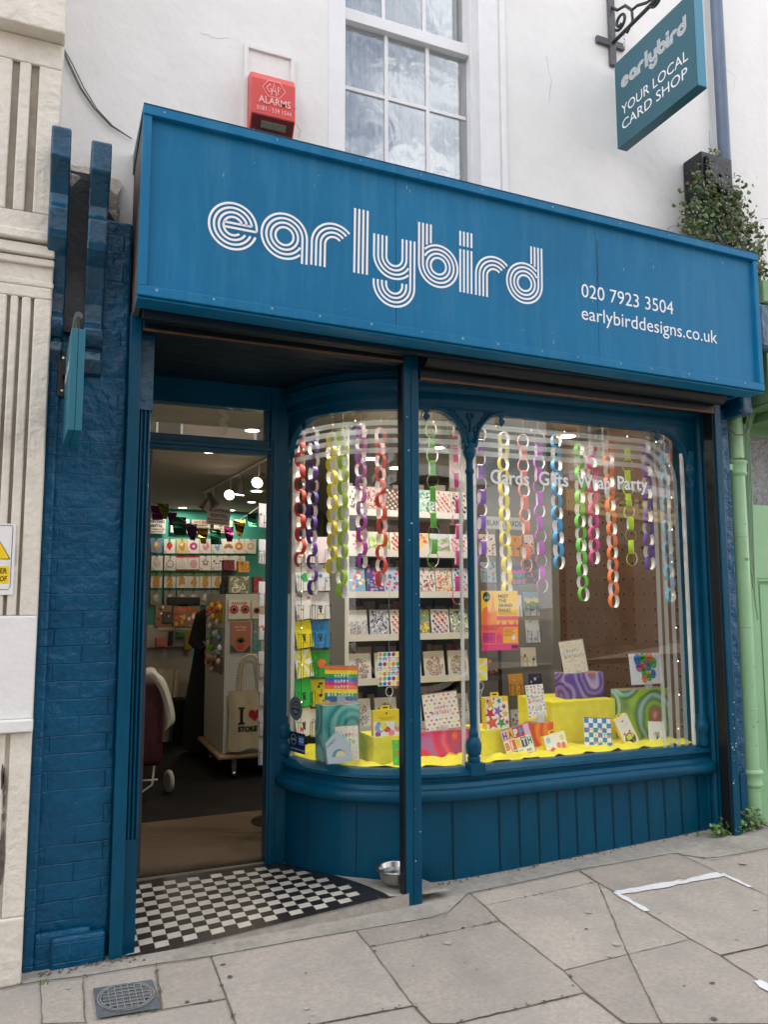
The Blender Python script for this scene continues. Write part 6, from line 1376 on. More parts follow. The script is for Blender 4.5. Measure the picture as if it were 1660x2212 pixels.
# ================================================================ white card shelving
SU=thing('card_shelving','white open shelving unit holding rows of greeting cards behind the paper chains','shelving',(2.35,1.5,0))
SX0,SX1,SY=1.845,2.885,1.42
for x in(SX0,SX1-.03): b=MB(); b.box(x,x+.03,SY,SY+.35,0,2.74,'white_metal'); b.build('side_panel',SU,bevel=.002)
b=MB(); b.box(SX0+.03,SX1-.03,SY+.33,SY+.345,.05,1.93,'dark_blue'); b.build('shade_backing',SU)  # added dark sheet; the dimness behind the open shelves is in its colour
SZ=[2.105,1.815,1.522,1.222,.918,.60]
for z in SZ: b=MB(); b.box(SX0+.0301,SX1-.0301,SY+.0,SY+.012,z-.024,z+.022,'white_metal'); b.box(SX0+.0301,SX1-.0301,SY+.0121,SY+.30,z-.020,z-.008,'white_metal'); b.build('shelf',SU)
rowsd=[
 [('e8e4e0','leaves',['2a2a2a','4a4444','c8b8b0'],'black and cream leafy'),('d8a8a0','leaves',['8a4a48','e8c8b8','3a2a2a'],'dusky pink leafy'),('3a3432','flowers',['e8c0b0','d8a090','8a8078'],'dark pink-bloomed'),('d8d0c4','leaves',['3a58a0','2a2a30','f0ece4'],'blue and black bird'),('b8d8c8','leaves',['2a2a30','f4f0ea','5a9a80'],'green and white puffin'),('efe8e0','flowers',['c83048','d8506a','e0a0a8','4a7048'],'red poppy'),('e8e0d8','flowers',['c83048','2a2a2a','4a7048'],'small red tulip')],
 [('e8d8d4','scatter',['d83c50','f08a5a','a83040'],'red flamingo'),('dce8d0','landscape',['a8c880','c8d890','88a860','d8c8e0'],'green field'),('f0ece8','flowers',['c83040','d86a50','3a7048'],'red and green garden'),('e8e0d0','scatter',['e8884a','e8b84a','c86a3a'],'orange autumn tree'),('dfe4ec','landscape',['a8b890','d0c0c8','8a9a80'],'pale hillside'),('eef0f4','flowers',['d86a80','e8b0b8','5a8a60'],'soft pink meadow')],
 [('88c0e0','scatter',['f0c060','e87a60','d84a78','f4f0e0'],'blue aquarium fish'),('5a4088','scatter',['48a8a0','b878c8','e8604a','c890d8'],'purple monster'),('b8d0ec','scatter',['c83a48','3a5a98','e8b0a0'],'pale blue wreath'),('3a6a48','leaves',['e89050','f4f0ea','2a4a38'],'green fox'),('eeece8','leaves',['3a3a3a','6a8a50','c84858'],'white tree'),('f0e8dc','leaves',['d84838','e8a030','6a8a40'],'autumn leaf'),('dce4ec','flowers',['c84050','3a5a90','5a7a50'],'blue edged floral')],
 [('e8e6ea','lines',['8a9080','c8b0b0','3a3a38'],'white grass and lily'),('c8ccdc','leaves',['6a6a80','f0f0f4','3a3a48'],'lilac striped leaf'),('f0eeea','flowers',['c84048','d86a50','2a4a50'],'white and red folk flower'),('88a078','leaves',['f0e030','e8d020','e89888','4a7050'],'yellow lemon'),('f2f0ee','flowers',['c83a48','4a4a88','d87038','8a2a48'],'red and purple flower'),('c8ccb8','leaves',['3a4a48','6a8a58','f0f0ea'],'dark green woodland')],
 [('eceae6','mass',['7a9aa0','b85a50','8a7a68','a88a80'],'grey-blue dragon'),('ece8e2','mass',['7a8a98','8a8a6a','a8a088'],'hilltop village'),('eeebe4','mass',['5a7a50','b84a48','7a6a58','3a4a3a','d8a0a0'],'garden party'),('e9e6e2','mass',['b8a060','8a7a60','b85a50','7a88b0'],'fairground tent'),('ece9e4','mass',['7a7a6a','a89070'],'stone cottage')],
 [('eceae6','mass',['8a8478','6a6a60','a88a7a'],'grey castle'),('e9e6e2','mass',['8a6a58','7a7a70','a89078'],'brown watermill'),('e6e3de','mass',['6a7058','8a8a70','a8a088'],'wooded valley'),('eae8e4','mass',['5a6a68','8a9a90','c8ccc8'],'grey-green steam engine'),('e6e4e0','mass',['7a8a78','5a5a50'],'misty harbour')]]
ordn=['top','second','third','fourth','fifth','lowest']
for r,(z,row) in enumerate(zip(SZ,rowsd)):
    n=len(row); cw=(SX1-SX0-.07)/n
    for i,(bg,kd,cs_,nm) in enumerate(row):
        w=min(cw-.008,.165 if r in(4,5,1) else .145); h=(.20,.165,.205,.20,.20,.205)[r]
        bg=''.join('%02x'%int(int(bg[q:q+2],16)*.90) for q in(0,2,4)); put(cardmesh(w,h,bg,[(kd,cs_,24)],stack=2),'greeting_card','%s card on the %s white shelf'%(nm,ordn[r]),'card',(SX0+.037+cw*(i+.5),SY+.035,z-.006),0,R(-9),R(random.uniform(-1.2,1.2)),'cards on the white shelving')
    # darker spines of the stock standing behind
b=MB()
for z in SZ:
    x=SX0+.04
    while x<SX1-.05:
        w_=random.uniform(.03,.11); b.box(x,min(x+w_,SX1-.04),SY+.2,SY+.21,z-.006,z+random.uniform(.2,.26),H(random.choice(['5a4a3a','8a7a68','6a2a30','3a4a40','a09080','3a3a40','7a5a40']))); x+=w_+random.uniform(.004,.04)
tag(b.build('spare_cards'),'dark backs of spare cards standing behind the front rows on the shelving','cards',None,'stuff')
# ================================================================ wire card spinners
def spinner(name,lab,x,y,rows,z0,w,ang,header=None):
    t=thing(name,lab,'card rack',(x,y,IZ)); b=MB(); b.tube([(x,y,IZ+.03),(x,y,2.15)],.016,'wire_black',10); b.build('pole',t)
    b=MB(); b.lathe([(.22,0),(.22,.012),(.03,.03)],(x,y,IZ),'wire_black',24); b.build('base',t)
    return t
def pocket(t,c,w,h,rz):
    b=MB(); M_=Matrix.Translation(c)@Matrix.Rotation(rz,4,'Z'); q=lambda a,e,f: M_@Vector((a,e,f))
    b.tube([q(-w/2,.02,h*.55),q(-w/2,-.012,h*.55),q(-w/2,-.012,-.004),q(w/2,-.012,-.004),q(w/2,-.012,h*.55),q(w/2,.02,h*.55)],.0018,'wire_black',4); b.tube([q(-w*.22,-.013,0),q(-w*.22,-.013,h*.5),q(-w/2,.0,h*.5)],.0018,'wire_black',4)
    b.tube([q(w*.2,-.013,0),q(w*.2,-.013,h*.5),q(w/2,.0,h*.5)],.0018,'wire_black',4); b.build('wire_pocket',t)
q=at(676,1300,1.12); LS=spinner('card_spinner','black wire card spinner behind the curved glass, left of the white shelving',q.x,1.26,0,0,0,0)
LR=[(1191,('f0e8d8',[('scatter',['e04040','f08040'],3)],'toast and red heart'),('f0e0e8',[('confetti',['e060a0','9060c0','60a8a0'],5)],'pink-spotted thank you')),
(1251,('f0f0ec',[('circle',['3cb858'])],'white with a green balloon'),('eeeef0',[('scatter',['f07830','3a90c8','58b050'],4)],'white with an orange animal')),
(1312,('f0f0ee',[('scatter',['f07830','e84aa8','58b858'],5)],'white and green with a pink balloon'),('f0f0f0',[('cat',['f0d840'])],'white with a cat on a yellow banner')),
(1374,('f4e418',[('cat',['e8a820'])],'bright yellow with a small black cat'),('2f8ccc',[('cat',['58a8dc'])],'sky blue with a small black cat')),
(1438,('f4ee50',[('sun',['f8f8e8','f4e418'])],'yellow and white sunburst'),('3aa83c',[('scatter',['58c048','2f9838'],12),('circle',['f07838'])],'green with an orange circle')),
(1501,('2fc048',[('cat',['38c850'])],'plain green with a small black cat'),('ecd828',[('scatter',['1a1a1a','e87838'],6)],'yellow with a black dotted shape')),
(1565,('f2f2f2',[('cat',[]),('scatter',['e83a90'],2)],'white and pink with a cat'),('f2eef0',[('confetti',['e84a90'],4),('scatter',['e8c040'],2)],'white with pink hearts and a yellow cat'))]
for y_,L1,L2 in LR:
    for k,(xc,Lx,rz) in enumerate(((661,L1,R(14)),(694,L2,R(-4)))):
        loc=at(xc,y_+25,1.10+(.02 if k else 0)); w,h=.122,.172
        c=pocket(LS,Vector(loc),w,h,rz)
        put(cardmesh(w,h,Lx[0],Lx[1],stack=5),'greeting_card','%s card in the left wire spinner'%Lx[2],'card',loc,rz,R(-8),R(-2 if k else -6),'cards in the left spinner')
q=at(1110,1300,1.75); RS=spinner('card_spinner','grey wire card spinner with a BLANK CARDS header behind the piano poster',q.x,1.98,0,0,0,0)
b=MB(); F=Fr(at(1046,1142,1.70)); w=at(1134,1142,1.70).x-F.o.x; b.fbox(F,0,w,0,.10,-.003,0,H('c8c8c4')); textfit(b,'BLANK CARDS',F.off(w*.08,.028),w*.84,.045,H('2a3438'),.01,.0008); b.build('header',RS)
RR2=[(1056,1200,.145,.17,'e8d8c8',[('leaves',['8a2a48','c84050','2a2a2a'],8)],'red and black flamingo'),(1116,1202,.125,.17,'e89a20',[('scatter',['1a1a1a'],3)],'orange jazz dancer'),(1147,1197,.09,.16,'ecdcd8',[('scatter',['c83040','a82838'],9)],'red printed teapot'),
(1058,1258,.13,.16,'a8c0cc',[('scatter',['5a7a90','d8884a','d84a50'],8)],'grey-blue fish'),(1120,1262,.13,.15,'4a4aa0',[('landscape',['e04a90','3a9ad0','2a8a50'],3)],'purple and pink seaside'),(1151,1260,.12,.18,'38404a',[('leaves',['d84a3a','e8704a'],10)],'black and red octopus'),
(1118,1332,.10,.17,'e8e8e8',[('scatter',['e8c040','2a2a2a'],2)],'white with a banana'),(1152,1330,.14,.19,'88b0d0',[('landscape',['e8dc80','6a8a40','38584a','a8c0d0'],10)],'pine trees by a lake'),
(1104,1393,.12,.17,'eceef0',[('confetti',['2a2a2a'],2)],'white dotted border'),(1155,1388,.13,.18,'dfe6ee',[('scatter',['88a8d0'],4)],'white with blue birds'),
(1060,1400,.13,.15,'7a8a68',[('scatter',['c84a6a','e8a040','3a5a40'],9)],'colourful garden'),(1145,1440,.13,.15,'d8d4c0',[('scatter',['b84038','2a3038','e8e4dc'],5)],'beige family group'),(1062,1470,.14,.17,'5a4a48',[('scatter',['b83a48','e8a040','3a3038'],10)],'dark red market'),
(1119,1502,.135,.165,'e8a830',[('mass',['b83838','f0e8e0'],3)],'orange with a tall red cake'),(1122,1578,.12,.16,'d8dce0',[('flowers',['c85058','3a5a88','e8b050'],10)],'grey with a bunch of flowers'),(1160,1500,.12,.16,'2a3050',[('scatter',['d8dce8','e05a60'],3)],'navy night sky')]
for x,y_,w,h,bg,ar,nm in RR2:
    loc=at(x,y_,1.62); put(cardmesh(w,h,bg,ar,stack=2),'greeting_card','%s card in the right wire spinner'%nm,'card',loc,R(random.uniform(-6,6)),R(-7),0,'cards in the right spinner'); pocket(RS,Vector(loc),w,h,0)
# door-side spinner: white cards half hidden by the door post
q=at(572,1300,1.5); DS=spinner('card_spinner','black wire card spinner just inside the doorway, half hidden by the door post',q.x+.16,1.62,0,0,0,0)
for y_,ar,nm in((1140,[('scatter',['e86a50','8a70c0'],3)],'white rainbow'),(1218,[('lines',['8a8a90'],4)],'white letter-printed'),(1298+12,[('circle',['e8a060'])],'white with an orange heart'),(1400-18,[('scatter',['e84040','3a70c0'],5)],'white YOU ARE printed'),(1462,[('circle',['3a3020'])],'white with a dark bauble'),(1524,[('confetti',['3a3a60','c84060'],5)],'white spotted letter M'),(1588,[('scatter',['3a4a90','c83060','e8a030'],7)],'white geometric'),(1652,[('circle',['e02840'])],'white with a red heart')):
    loc=at(577,y_,1.40); put(cardmesh(.12,.165,'ecebf2',ar,stack=1),'greeting_card','%s card in the spinner by the door post'%nm,'card',loc,R(8),R(-8),R(3),'cards in the door spinner'); pocket(DS,Vector(loc),.12,.165,R(8))
# ================================================================ through the doorway
zD=zoom(460,1560,4.15)
YB=7.97
pk=[('f0e8dc','strawberry','e02838'),('d8c890','gold clown fish','c89030'),('f0e8e4','pink doughnut','b83a80'),('ece4e0','pink unicorn','d890a0'),('dde4d8','blue seahorse','7ab0d0'),('f0ece4','rainbow','d86a30'),('eee4d4','round doughnut','d89030'),('f0e8dc','ring','d8a050')]
cols=[300,460,612,765,920,1066,1205,1350]; nums='12345'
def packet(cx,cy,bg,lab,draw,w=148,h=190):
    loc,wd,hh=spotw(zD,cx-w/2,cy-h/2,cx+w/2,cy+h/2,YB-.03); b=MB(); b.box(-wd/2,wd/2,0,.006,0,hh,H(bg)); F=Fr((-wd/2,-.0003,0)); draw(b,F,wd,hh); b.box(-.01,.01,-.02,0,hh-.01,hh,'wire_black')
    o=b.build('balloon_packet'); o.location=loc; o.rotation_euler=(R(-2),R(random.uniform(-2,2)),0); tag(o,lab,'packet','balloon packets on the teal wall')
def dsh(kind,c):
    def f(b,F,w,h):
        if kind=='strawberry': b.flat([(w*.5,h*.22),(w*.76,h*.5),(w*.72,h*.68),(w*.5,h*.72),(w*.28,h*.68),(w*.24,h*.5)],F,H(c),.003); b.flat(star(w*.5,h*.72,w*.2,.4),F,H('3a8a3a'),.006)
        elif 'doughnut' in kind or kind=='ring':
            for q in ribbon(circ(w*.5,h*.5,w*.24,18)+[circ(w*.5,h*.5,w*.24,18)[0]],w*.2 if kind!='ring' else w*.08): b.flat(q,F,H(c),.003)
        elif kind=='rainbow':
            for k,cc in enumerate(('d84030','e8a030','6a8a40','3a2a30')):
                for q in ribbon(circ(w*.5,h*.35,w*(.38-.07*k),12,0,180),w*.065): b.flat(q,F,H(cc),.003)
        elif kind=='star': b.flat(star(w*.5,h*.55,w*.36,.5),F,H(c),.003); b.flat(star(w*.5,h*.55,w*.2,.5),F,H('e8dcd0'),.006)
        elif kind=='panda':
            b.flat(circ(w*.5,h*.45,w*.30,16),F,H('f4f0ea'),.005)
            for s in(-1,1): b.flat(circ(w*(.5+.26*s),h*.62,w*.10,10),F,H('1a1a1a'),.004); b.flat(circ(w*(.5+.12*s),h*.48,w*.07,10),F,H('1a1a1a'),.007)
        elif kind=='disc': b.flat(circ(w*.5,h*.45,w*.33,18),F,H('e8e0d8'),.003); [b.flat(circ(w*.5+w*.3*math.cos(k*.7),h*.45+w*.3*math.sin(k*.7),w*.06,7),F,H(random.choice([c,'3a8a60','c84050'])),.005) for k in range(9)]
        elif kind=='pink': b.flat([(0,h*.9),(w,h*.9),(w,h),(0,h)],F,H('c81850'),.003); b.flat([(0,0),(w,0),(w,h*.08),(0,h*.08)],F,H('c81850'),.003); b.flat(circ(w*.5,h*.46,w*.34,18),F,H(c),.003)
        elif len(kind)==1: textfit(b,kind,F.off(w*.24,h*.16),w*.52,h*.6,H('c8963a'),.10,.004); b.flat([(0,h*.82),(w,h*.82),(w,h),(0,h)],F,H('6a8048'),.003)
        else: b.flat(blob(w*.5,h*.5,w*.28,h*.28,9,.3),F,H(c),.003); b.flat(blob(w*.45,h*.6,w*.14,h*.12,7,.3),F,H('f0e0d0'),.005)
        if kind not in('pink',) and len(kind)>1:
            for q in ribbon(circ(0,0,w*.22,8,0,90),w*.05): b.flat(q,F,H('e08050'),.002)
    return f
packet(130,630,'7a98b8','blue packet with a gold dome balloon at the left end of the top row',dsh('dome','c8a050'))
for cx,(bg,nm,c) in zip(cols,pk): packet(cx,640,bg,'%s balloon packet in the top row on the teal wall'%nm,dsh(nm,c))
for cx,(nm,kd,c) in zip([135]+cols[:5],(('clear zero','zero','d8d0c8'),('leafy disc','disc','3a8a50'),('pink-edged birthday dots','pink','e8d8d0'),('pink-edged rose disc','pink','d8a8a0'),('silver star','star','8a7068'),('panda face','panda','1a1a1a'))): packet(cx,860,'efe8de','%s balloon packet in the second row on the teal wall'%nm,dsh(kd,c))
for k,cx in enumerate([125]+cols[:5]): 
    if k<5: packet(cx,1090,'e4dccc','gold number %s balloon packet in the third row'%'12345'[k],dsh('12345'[k],'c8963a'))
    else: packet(cx,1090,'e4dccc','gold number 6 balloon packet half hidden by the dark-haired person',dsh('6','c8963a'))
for k,cx in enumerate([120]+cols[:5]): packet(cx,1310,'8a8c80','silver number %s balloon packet in the fourth row'%'123456'[k],dsh('silver','b8b8b0'))
for k,cx in enumerate([1065,1205]): packet(cx,860,'e8e0d4',('cream packet','second cream packet')[k]+' half hidden behind the gift racks, second row',dsh('dome','d8c0a0'))
def notice(r,Y,lines,lab,bg='e9e4dc',ink='2a2238',rz=0,roll=0):
    loc,w,h=spotw(zD,*r,Y); b=MB(); b.box(-w/2,w/2,0,.006,0,h,H(bg)); F=Fr((-w/2,-.0003,0))
    for t,y,hh,x0,x1 in lines: textfit(b,t,F.off(w*x0,h*y),w*(x1-x0),h*hh,H(ink),.02,.003)
    o=b.build('notice'); o.location=loc; o.rotation_euler=(0,roll,rz); tag(o,lab,'notice')
notice((0,275,245,475),YB-.02,[('BUNTING',.70,.18,.08,.95),('RENTAL',.42,.18,.1,.85),('MADE FROM RECYCLED',.24,.09,.06,.95),('HELIUM BALLOONS',.08,.09,.1,.85)],'white BUNTING RENTAL notice at the left edge of the teal wall')
notice((310,288,553,465),YB-.02,[('£5 FOR',.68,.2,.3,.9),('TWO DAYS',.40,.2,.1,.92),('RENTAL',.12,.2,.2,.82)],'cream notice reading RENTAL behind the dark green flag',ink='1c3028')
notice((590,297,825,470),YB-.02,[('GOLD, SILVER',.74,.14,.08,.92),('& RAINBOW',.52,.14,.15,.85),('BUNTING SETS',.30,.14,.08,.92),('AVAILABLE',.08,.14,.15,.85)],'peach notice about gold, silver and rainbow bunting sets','e0cdb8'.upper().lower(),'4a2a20')
notice((875,308,1112,470),YB-.02,[('10 FT LONG',.74,.14,.15,.88),('1 X BIRTHDAY',.50,.14,.12,.9),('1 X TRIANGLE',.28,.14,.12,.9),('50 FLAGS',.06,.14,.3,.8)],'cream list notice under the right end of the bunting','e0d8c0','4a4028')
notice((775,138,1078,365),5.4,[('BUNTING',.74,.17,.08,.96),('RENTAL',.46,.18,.16,.88),('MADE FROM RECYCLED',.26,.09,.05,.96),('HELIUM BALLOONS',.10,.09,.12,.88)],'tilted white BUNTING RENTAL notice hanging from the ceiling','ded2d0','3a2848',roll=R(4))
BU=thing('bunting','string of metallic foil flags in purple, green and gold across the back of the shop','bunting',at(*zD(700,350),5.9)); 
pl=[(60,90),(130,110),(215,75),(330,205),(420,270),(570,350),(740,405),(890,415),(1050,380),(1200,300),(1350,210),(1470,120)]
for nm,c,r_,mt in(('foil_purple',(.20,.03,.16),.25,.9),('foil_green',(.03,.16,.11),.25,.9),('foil_gold',(.75,.5,.10),.2,.95),('foil_olive',(.22,.20,.05),.4,.6),('foil_plum',(.10,.04,.14),.3,.8)): mat(nm,c,r_,metal=mt,bump=.01,bs=14)
b=MB(); b.tube([at(*zD(x,y),5.9) for x,y in pl],.004,'trim_white',4); b.build('string',BU)
for k,(x,y,c,s_) in enumerate(((125,115,'foil_purple',1),(215,85,'foil_olive',1.1),(325,205,'foil_purple',.9),(420,262,'foil_green',1.3),(580,345,'foil_plum',1.2),(725,410,'foil_gold',1.1),(890,420,'foil_green',1.1),(1065,385,'foil_purple',1.1),(1205,300,'foil_gold',1.2),(1370,225,'foil_green',.9))):
    p=at(*zD(x,y),5.9); b=MB(); n=5; w_=.065*s_; v=[]
    for i in range(n+1):
        t=i/n; hw=w_*(1-t*.72 if k%3 else (1-.25*t)); v+=[(p.x-hw+.01*t,p.y-.02*math.sin(t*4+k),p.z-.17*s_*t),(p.x+hw+.03*t,p.y+.03*math.sin(t*5+k*2),p.z-.17*s_*t)]
    b.add(v,[(2*i,2*i+1,2*i+3,2*i+2) for i in range(n)],c); b.build('flag',BU)
# gondola with pegboard faces
GO=thing('display_stand','white pegboard display stand on a wooden castor base inside the doorway','display stand',(1.5,3.1,IZ))
gx0,gx1,gy0,gy1=1.335,2.02,3.02,3.95
b=MB(); b.box(gx0,gx1,gy0,gy1,.20,1.535,'peg_white' if mat('peg_white',(.50,.49,.45),.6) else ''); b.build('pegboard_body',GO)
b=MB(); 
for i in range(22):
    for j in range(50):
        x=gx0+.015+i*.025; z=.23+j*.0255
        if x<gx1-.02: b.flat(circ(x,z,.0028,5),Fr((0,gy0-.0006,0)),'hole_dark')
tag(b.build('peg_hole',GO),kind='stuff')
b=MB(); b.box(gx0-.05,gx1+.05,gy0-.05,gy1+.05,.155,.195,'wood_light' if mat('wood_light',(.36,.23,.12),.55,var=.1) else ''); b.build('base_board',GO,bevel=.015)
for x,y in((gx0+.10,gy0+.02),(gx1-.1,gy0+.05),(gx0+.05,gy1-.1)):
    b=MB(); b.lathe([(.005,-.012),(.032,-.012),(.034,-.008),(.034,.008),(.032,.012),(.005,.012)],(x,y,IZ+.036),'chrome',16,Vector((1,0,0))); b.box(x-.02,x+.02,y-.02,y+.02,IZ+.04,.155,'chrome'); b.build('castor',GO)
zE=zoom(400,1850,2.95)
def hang(r,lab,bg,cat,draw,Y=3.0,nm='hanging_pack'):
    loc,w,h=spotw(zE,*r,Y); b=MB(); b.box(-w/2,w/2,0,.008,0,h,H(bg)); F=Fr((-w/2,-.0003,0)); draw(b,F,w,h); o=b.build(nm); o.location=loc; tag(o,lab,cat)
def shades(b,F,w,h):
    textfit(b,'FUNGLASSES',F.off(w*.14,h*.76),w*.72,h*.12,H('c83038'),.02,.002)
    for x in(.25,.77):
        for k in range(12): b.flat(leafp(w*x+w*.17*math.cos(k*.5236),h*.5+w*.17*math.sin(k*.5236),w*.07,w*.035,k*.5236),F,H('b8202c'),.004)
        b.flat(circ(w*x,h*.5,w*.14,14),F,H('c8242e'),.006); b.flat(circ(w*x,h*.5,w*.10,14),F,H('d8c0a0'),.008); b.flat(circ(w*x,h*.5,w*.085,14),F,H('141414'),.010)
hang((935,95,1135,275),'pack of red flower-shaped sunglasses on the white display stand','d8d0b8','sunglasses pack',shades)
hang((1150,100,1280,272),'second pack of pink flower sunglasses, behind the door post','cfc6ae','sunglasses pack',lambda b,F,w,h:[b.flat(leafp(w*.35+w*.16*math.cos(k*.5236),h*.45+w*.16*math.sin(k*.5236),w*.1,w*.05,k*.5236),F,H('b05048'),.004) for k in range(12)]+[b.flat(circ(w*.35,h*.45,w*.16,12),F,H('141414'),.01)])
def plantkit(b,F,w,h):
    textfit(b,'Mini Paper',F.off(w*.2,h*.80),w*.6,h*.06,H('e0d0c0'),.01,.002); textfit(b,'Plant Kit',F.off(w*.26,h*.70),w*.48,h*.06,H('e0d0c0'),.01,.002); b.flat([(w*.38,h*.1),(w*.64,h*.1),(w*.70,h*.26),(w*.32,h*.26)],F,H('b8402c'),.003)
    for k in range(9): b.flat(leafp(w*.5+w*.12*math.cos(R(20+k*17)),h*.30+h*.10*math.sin(R(20+k*17)),h*.12,w*.03,R(20+k*17)),F,H('2a4a38'),.004)
    b.flat([(0,0),(w*.35,0),(w*.1,h*.2),(0,h*.22)],F,H('3a4a30'),.002); b.flat([(w,0),(w*.65,0),(w*.95,h*.2),(w,h*.2)],F,H('3a4a30'),.002)
hang((955,300,1140,575),'terracotta coloured mini paper plant kit pack on the display stand','a86a50','craft pack',plantkit)
hang((1165,290,1240,425),'small grey-green pack beside the paper plant kit','7a8070','craft pack',lambda b,F,w,h: art(b,F,w,h,'scatter',['c8c8b8','3a4a40'],5)); hang((1158,430,1235,570),'small teal pack below the grey-green pack','5a8a80','craft pack',lambda b,F,w,h: art(b,F,w,h,'leaves',['8ab8a0','2a4a40'],5))
# tote bag
loc,w,h=spotw(zE,925,935,1312,1478,2.98); loc=(loc[0],2.97,loc[2])
TB=thing('tote_bag','cream canvas tote bag printed I heart STOKEY hanging on the white display stand','bag',loc); mat('canvas',(.48,.41,.26),.9,var=.08,vs=8,bump=.004,bs=12)
b=MB(); n=12;m_=14; v=[]
for sgn,y0 in((1,-.02),(-1,.012)):
    for j in range(m_+1):
        for i in range(n+1):
            u_=i/n;t=j/m_; x=-w/2+w*u_; z=h*t-.012*math.sin(u_*9)*(1-t); x*=1-.04*math.sin(t*3); y=y0*(1 if 0<i<n else 0)-.012*math.sin(math.pi*u_)*sgn*(1-.4*t)+.004*math.sin(u_*14+t*3)
            v.append((loc[0]+x,loc[1]+y,loc[2]+z))
f=[(j*(n+1)+i,j*(n+1)+i+1,(j+1)*(n+1)+i+1,(j+1)*(n+1)+i) for j in range(m_) for i in range(n)]; o_=(n+1)*(m_+1)
b.add(v,f+[tuple(o_+q for q in x[::-1]) for x in f],'canvas',True); b.build('bag_body',TB)
b=MB(); top=loc[2]+h; hh=at(*zE(1110,605),2.98).z
for dx in(0,.02):
    pts=[(loc[0]-w*.26+dx,loc[1]-.02,top-.03),(loc[0]-w*.24+dx,loc[1]-.02,(top+hh)/2),(loc[0]-w*.18+dx,loc[1]-.02,hh-.02),(loc[0]-w*.05+dx,loc[1]-.02,hh),(loc[0]+w*.10,loc[1]-.02,hh-.005),(loc[0]+w*.2-dx,loc[1]-.02,hh-.04),(loc[0]+w*.25-dx,loc[1]-.02,(top+hh)/2),(loc[0]+w*.26-dx,loc[1]-.02,top-.03)]; b.tube(pts,.009,'canvas',6)
b.build('handle',TB)
F=Fr((loc[0]-w/2,loc[1]-.037,loc[2]))
b=MB(); xx=w*.30
b.flat([(xx-.028,h*.44),(xx+.028,h*.44),(xx+.028,h*.47),(xx+.013,h*.475),(xx+.013,h*.70),(xx+.028,h*.705),(xx+.028,h*.73),(xx-.028,h*.73),(xx-.028,h*.705),(xx-.013,h*.70),(xx-.013,h*.475),(xx-.028,h*.47)],F,H('141414'),.002); b.build('letter_print',TB)
b=MB(); b.flat(heart(w*.62,h*.60,.055),F,H('a81018'),.002); b.build('heart_print',TB)
b=MB(); textfit(b,'STOKEY',F.off(w*.22,h*.32),w*.56,.042,H('141414'),.05,.002); b.build('word_print',TB)
# left face of the stand: hanging toys and packets
for (x0,y0,x1,y1,c,ar,lab) in ((745,125,885,300,'b89a30',['e8b820','c86a28','d8d0c0','d08080'],'bunch of yellow and orange keyring toys on the side of the stand'),(742,350,890,600,'7a8a80',['7ac030','d0d0c8','5a80a0'],'clear packs with green bows on the side of the stand'),(735,620,880,770,'6a5a50',['a87060','c8b090'],'small brown packets low on the side of the stand')):
    b=MB(); 
    for k in range(16):
        y=gy0+.06+random.random()*(gy1-gy0-.15)*.8; z=at(*zE(800,random.uniform(y0,y1)),3.3).z; b.lathe([(.004,-.03),(.02,-.015),(.022,.01),(.004,.03)],(gx0-.03,y,z),H(random.choice(ar)),8)
    z0=at(*zE(800,y1),3.3).z; b.box(gx0-.012,gx0-.002,gy0+.05,gy1-.3,z0,at(*zE(800,y0),3.3).z,H(c)); tag(b.build('hanging_toys'),lab,'toys',None,'stuff')
# items on top of the stand
for (x0,y0,x1,y1,Y,c,ar,lab) in ((1000,820,1145,950,3.3,'6a2028',['2a1a20','a83038'],'dark red box on top of the display stand'),(1195,835,1340,980,3.3,'c88a28',['5a3018','e8b050'],'orange patterned pack on top of the display stand'),(1075,1030,1335,1250,3.25,'7a7a60',['b8b898','5a5a48','d0d0b8'],'clear basket of olive packets on top of the stand'),(1395,1040,1520,1250,3.25,'8a2830',['c85050','6a1820'],'red packets beside the olive basket on the stand'),(990,955,1140,1250,3.4,'3a3430',['6a6058','1a1a1a'],'dark boxed items stacked on the stand')):
    loc,w,h=spotw(zD,x0,y0,x1,y1,Y); b=MB(); b.box(-w/2,w/2,0,.08,0,h,H(c)); art(b,Fr((-w/2,-.001,0)),w,h,'leaves',ar,14); o=b.build('boxed_goods'); o.location=(loc[0],loc[1],loc[2]); tag(o,lab,'goods')
# counter at the back with card displays, till and bits
CT=thing('shop_counter','pale counter at the back left with paper rolls standing below','counter',(1.35,5.2,IZ)); zF=zoom(440,1900,5.53)
c0=at(*zF(290,735),5.0); c1=at(*zF(900,735),5.0)
mat('counter',(.34,.32,.27),.7)
b=MB(); b.box(.8,c1.x,5.0,5.6,IZ,c0.z-.001,'counter'); b.build('front_panel',CT); b=MB(); b.box(.75,c1.x+.05,4.95,5.65,c0.z,c0.z+.22,'counter'); b.build('worktop',CT,bevel=.01)
def cbox(r,Y,c,lab,ar=None,d=.15,cat='box',nm='counter_box'):
    loc,w,h=spotw(zF,*r,Y); b=MB(); b.box(-w/2,w/2,0,d,0,h,H(c))
    if ar: art(b,Fr((-w/2,-.001,0)),w,h,*ar)
    o=b.build(nm); o.location=loc; tag(o,lab,cat)
cbox((260,0,545,370),4.93,'8a6a48','kraft display box of small toys at the left of the counter',('scatter',['d8d0c8','3a2a28','b86a50','f0ece4'],12)); cbox((570,20,1030,370),4.92,'8a6a48','display box of bright red, blue and orange mini cards on the counter',('scatter',['b83038','3a7ab8','e89a30','e8e0d4','d85a40'],22))
cbox((400,110,560,300),4.90,'4a4440','clear wrapped figure box in front of the kraft display',('scatter',['f0f0f0','2a2a2a'],6),.05)
cbox((310,370,960,430),4.94,'b8ac90','cream ledge strip under the counter displays')
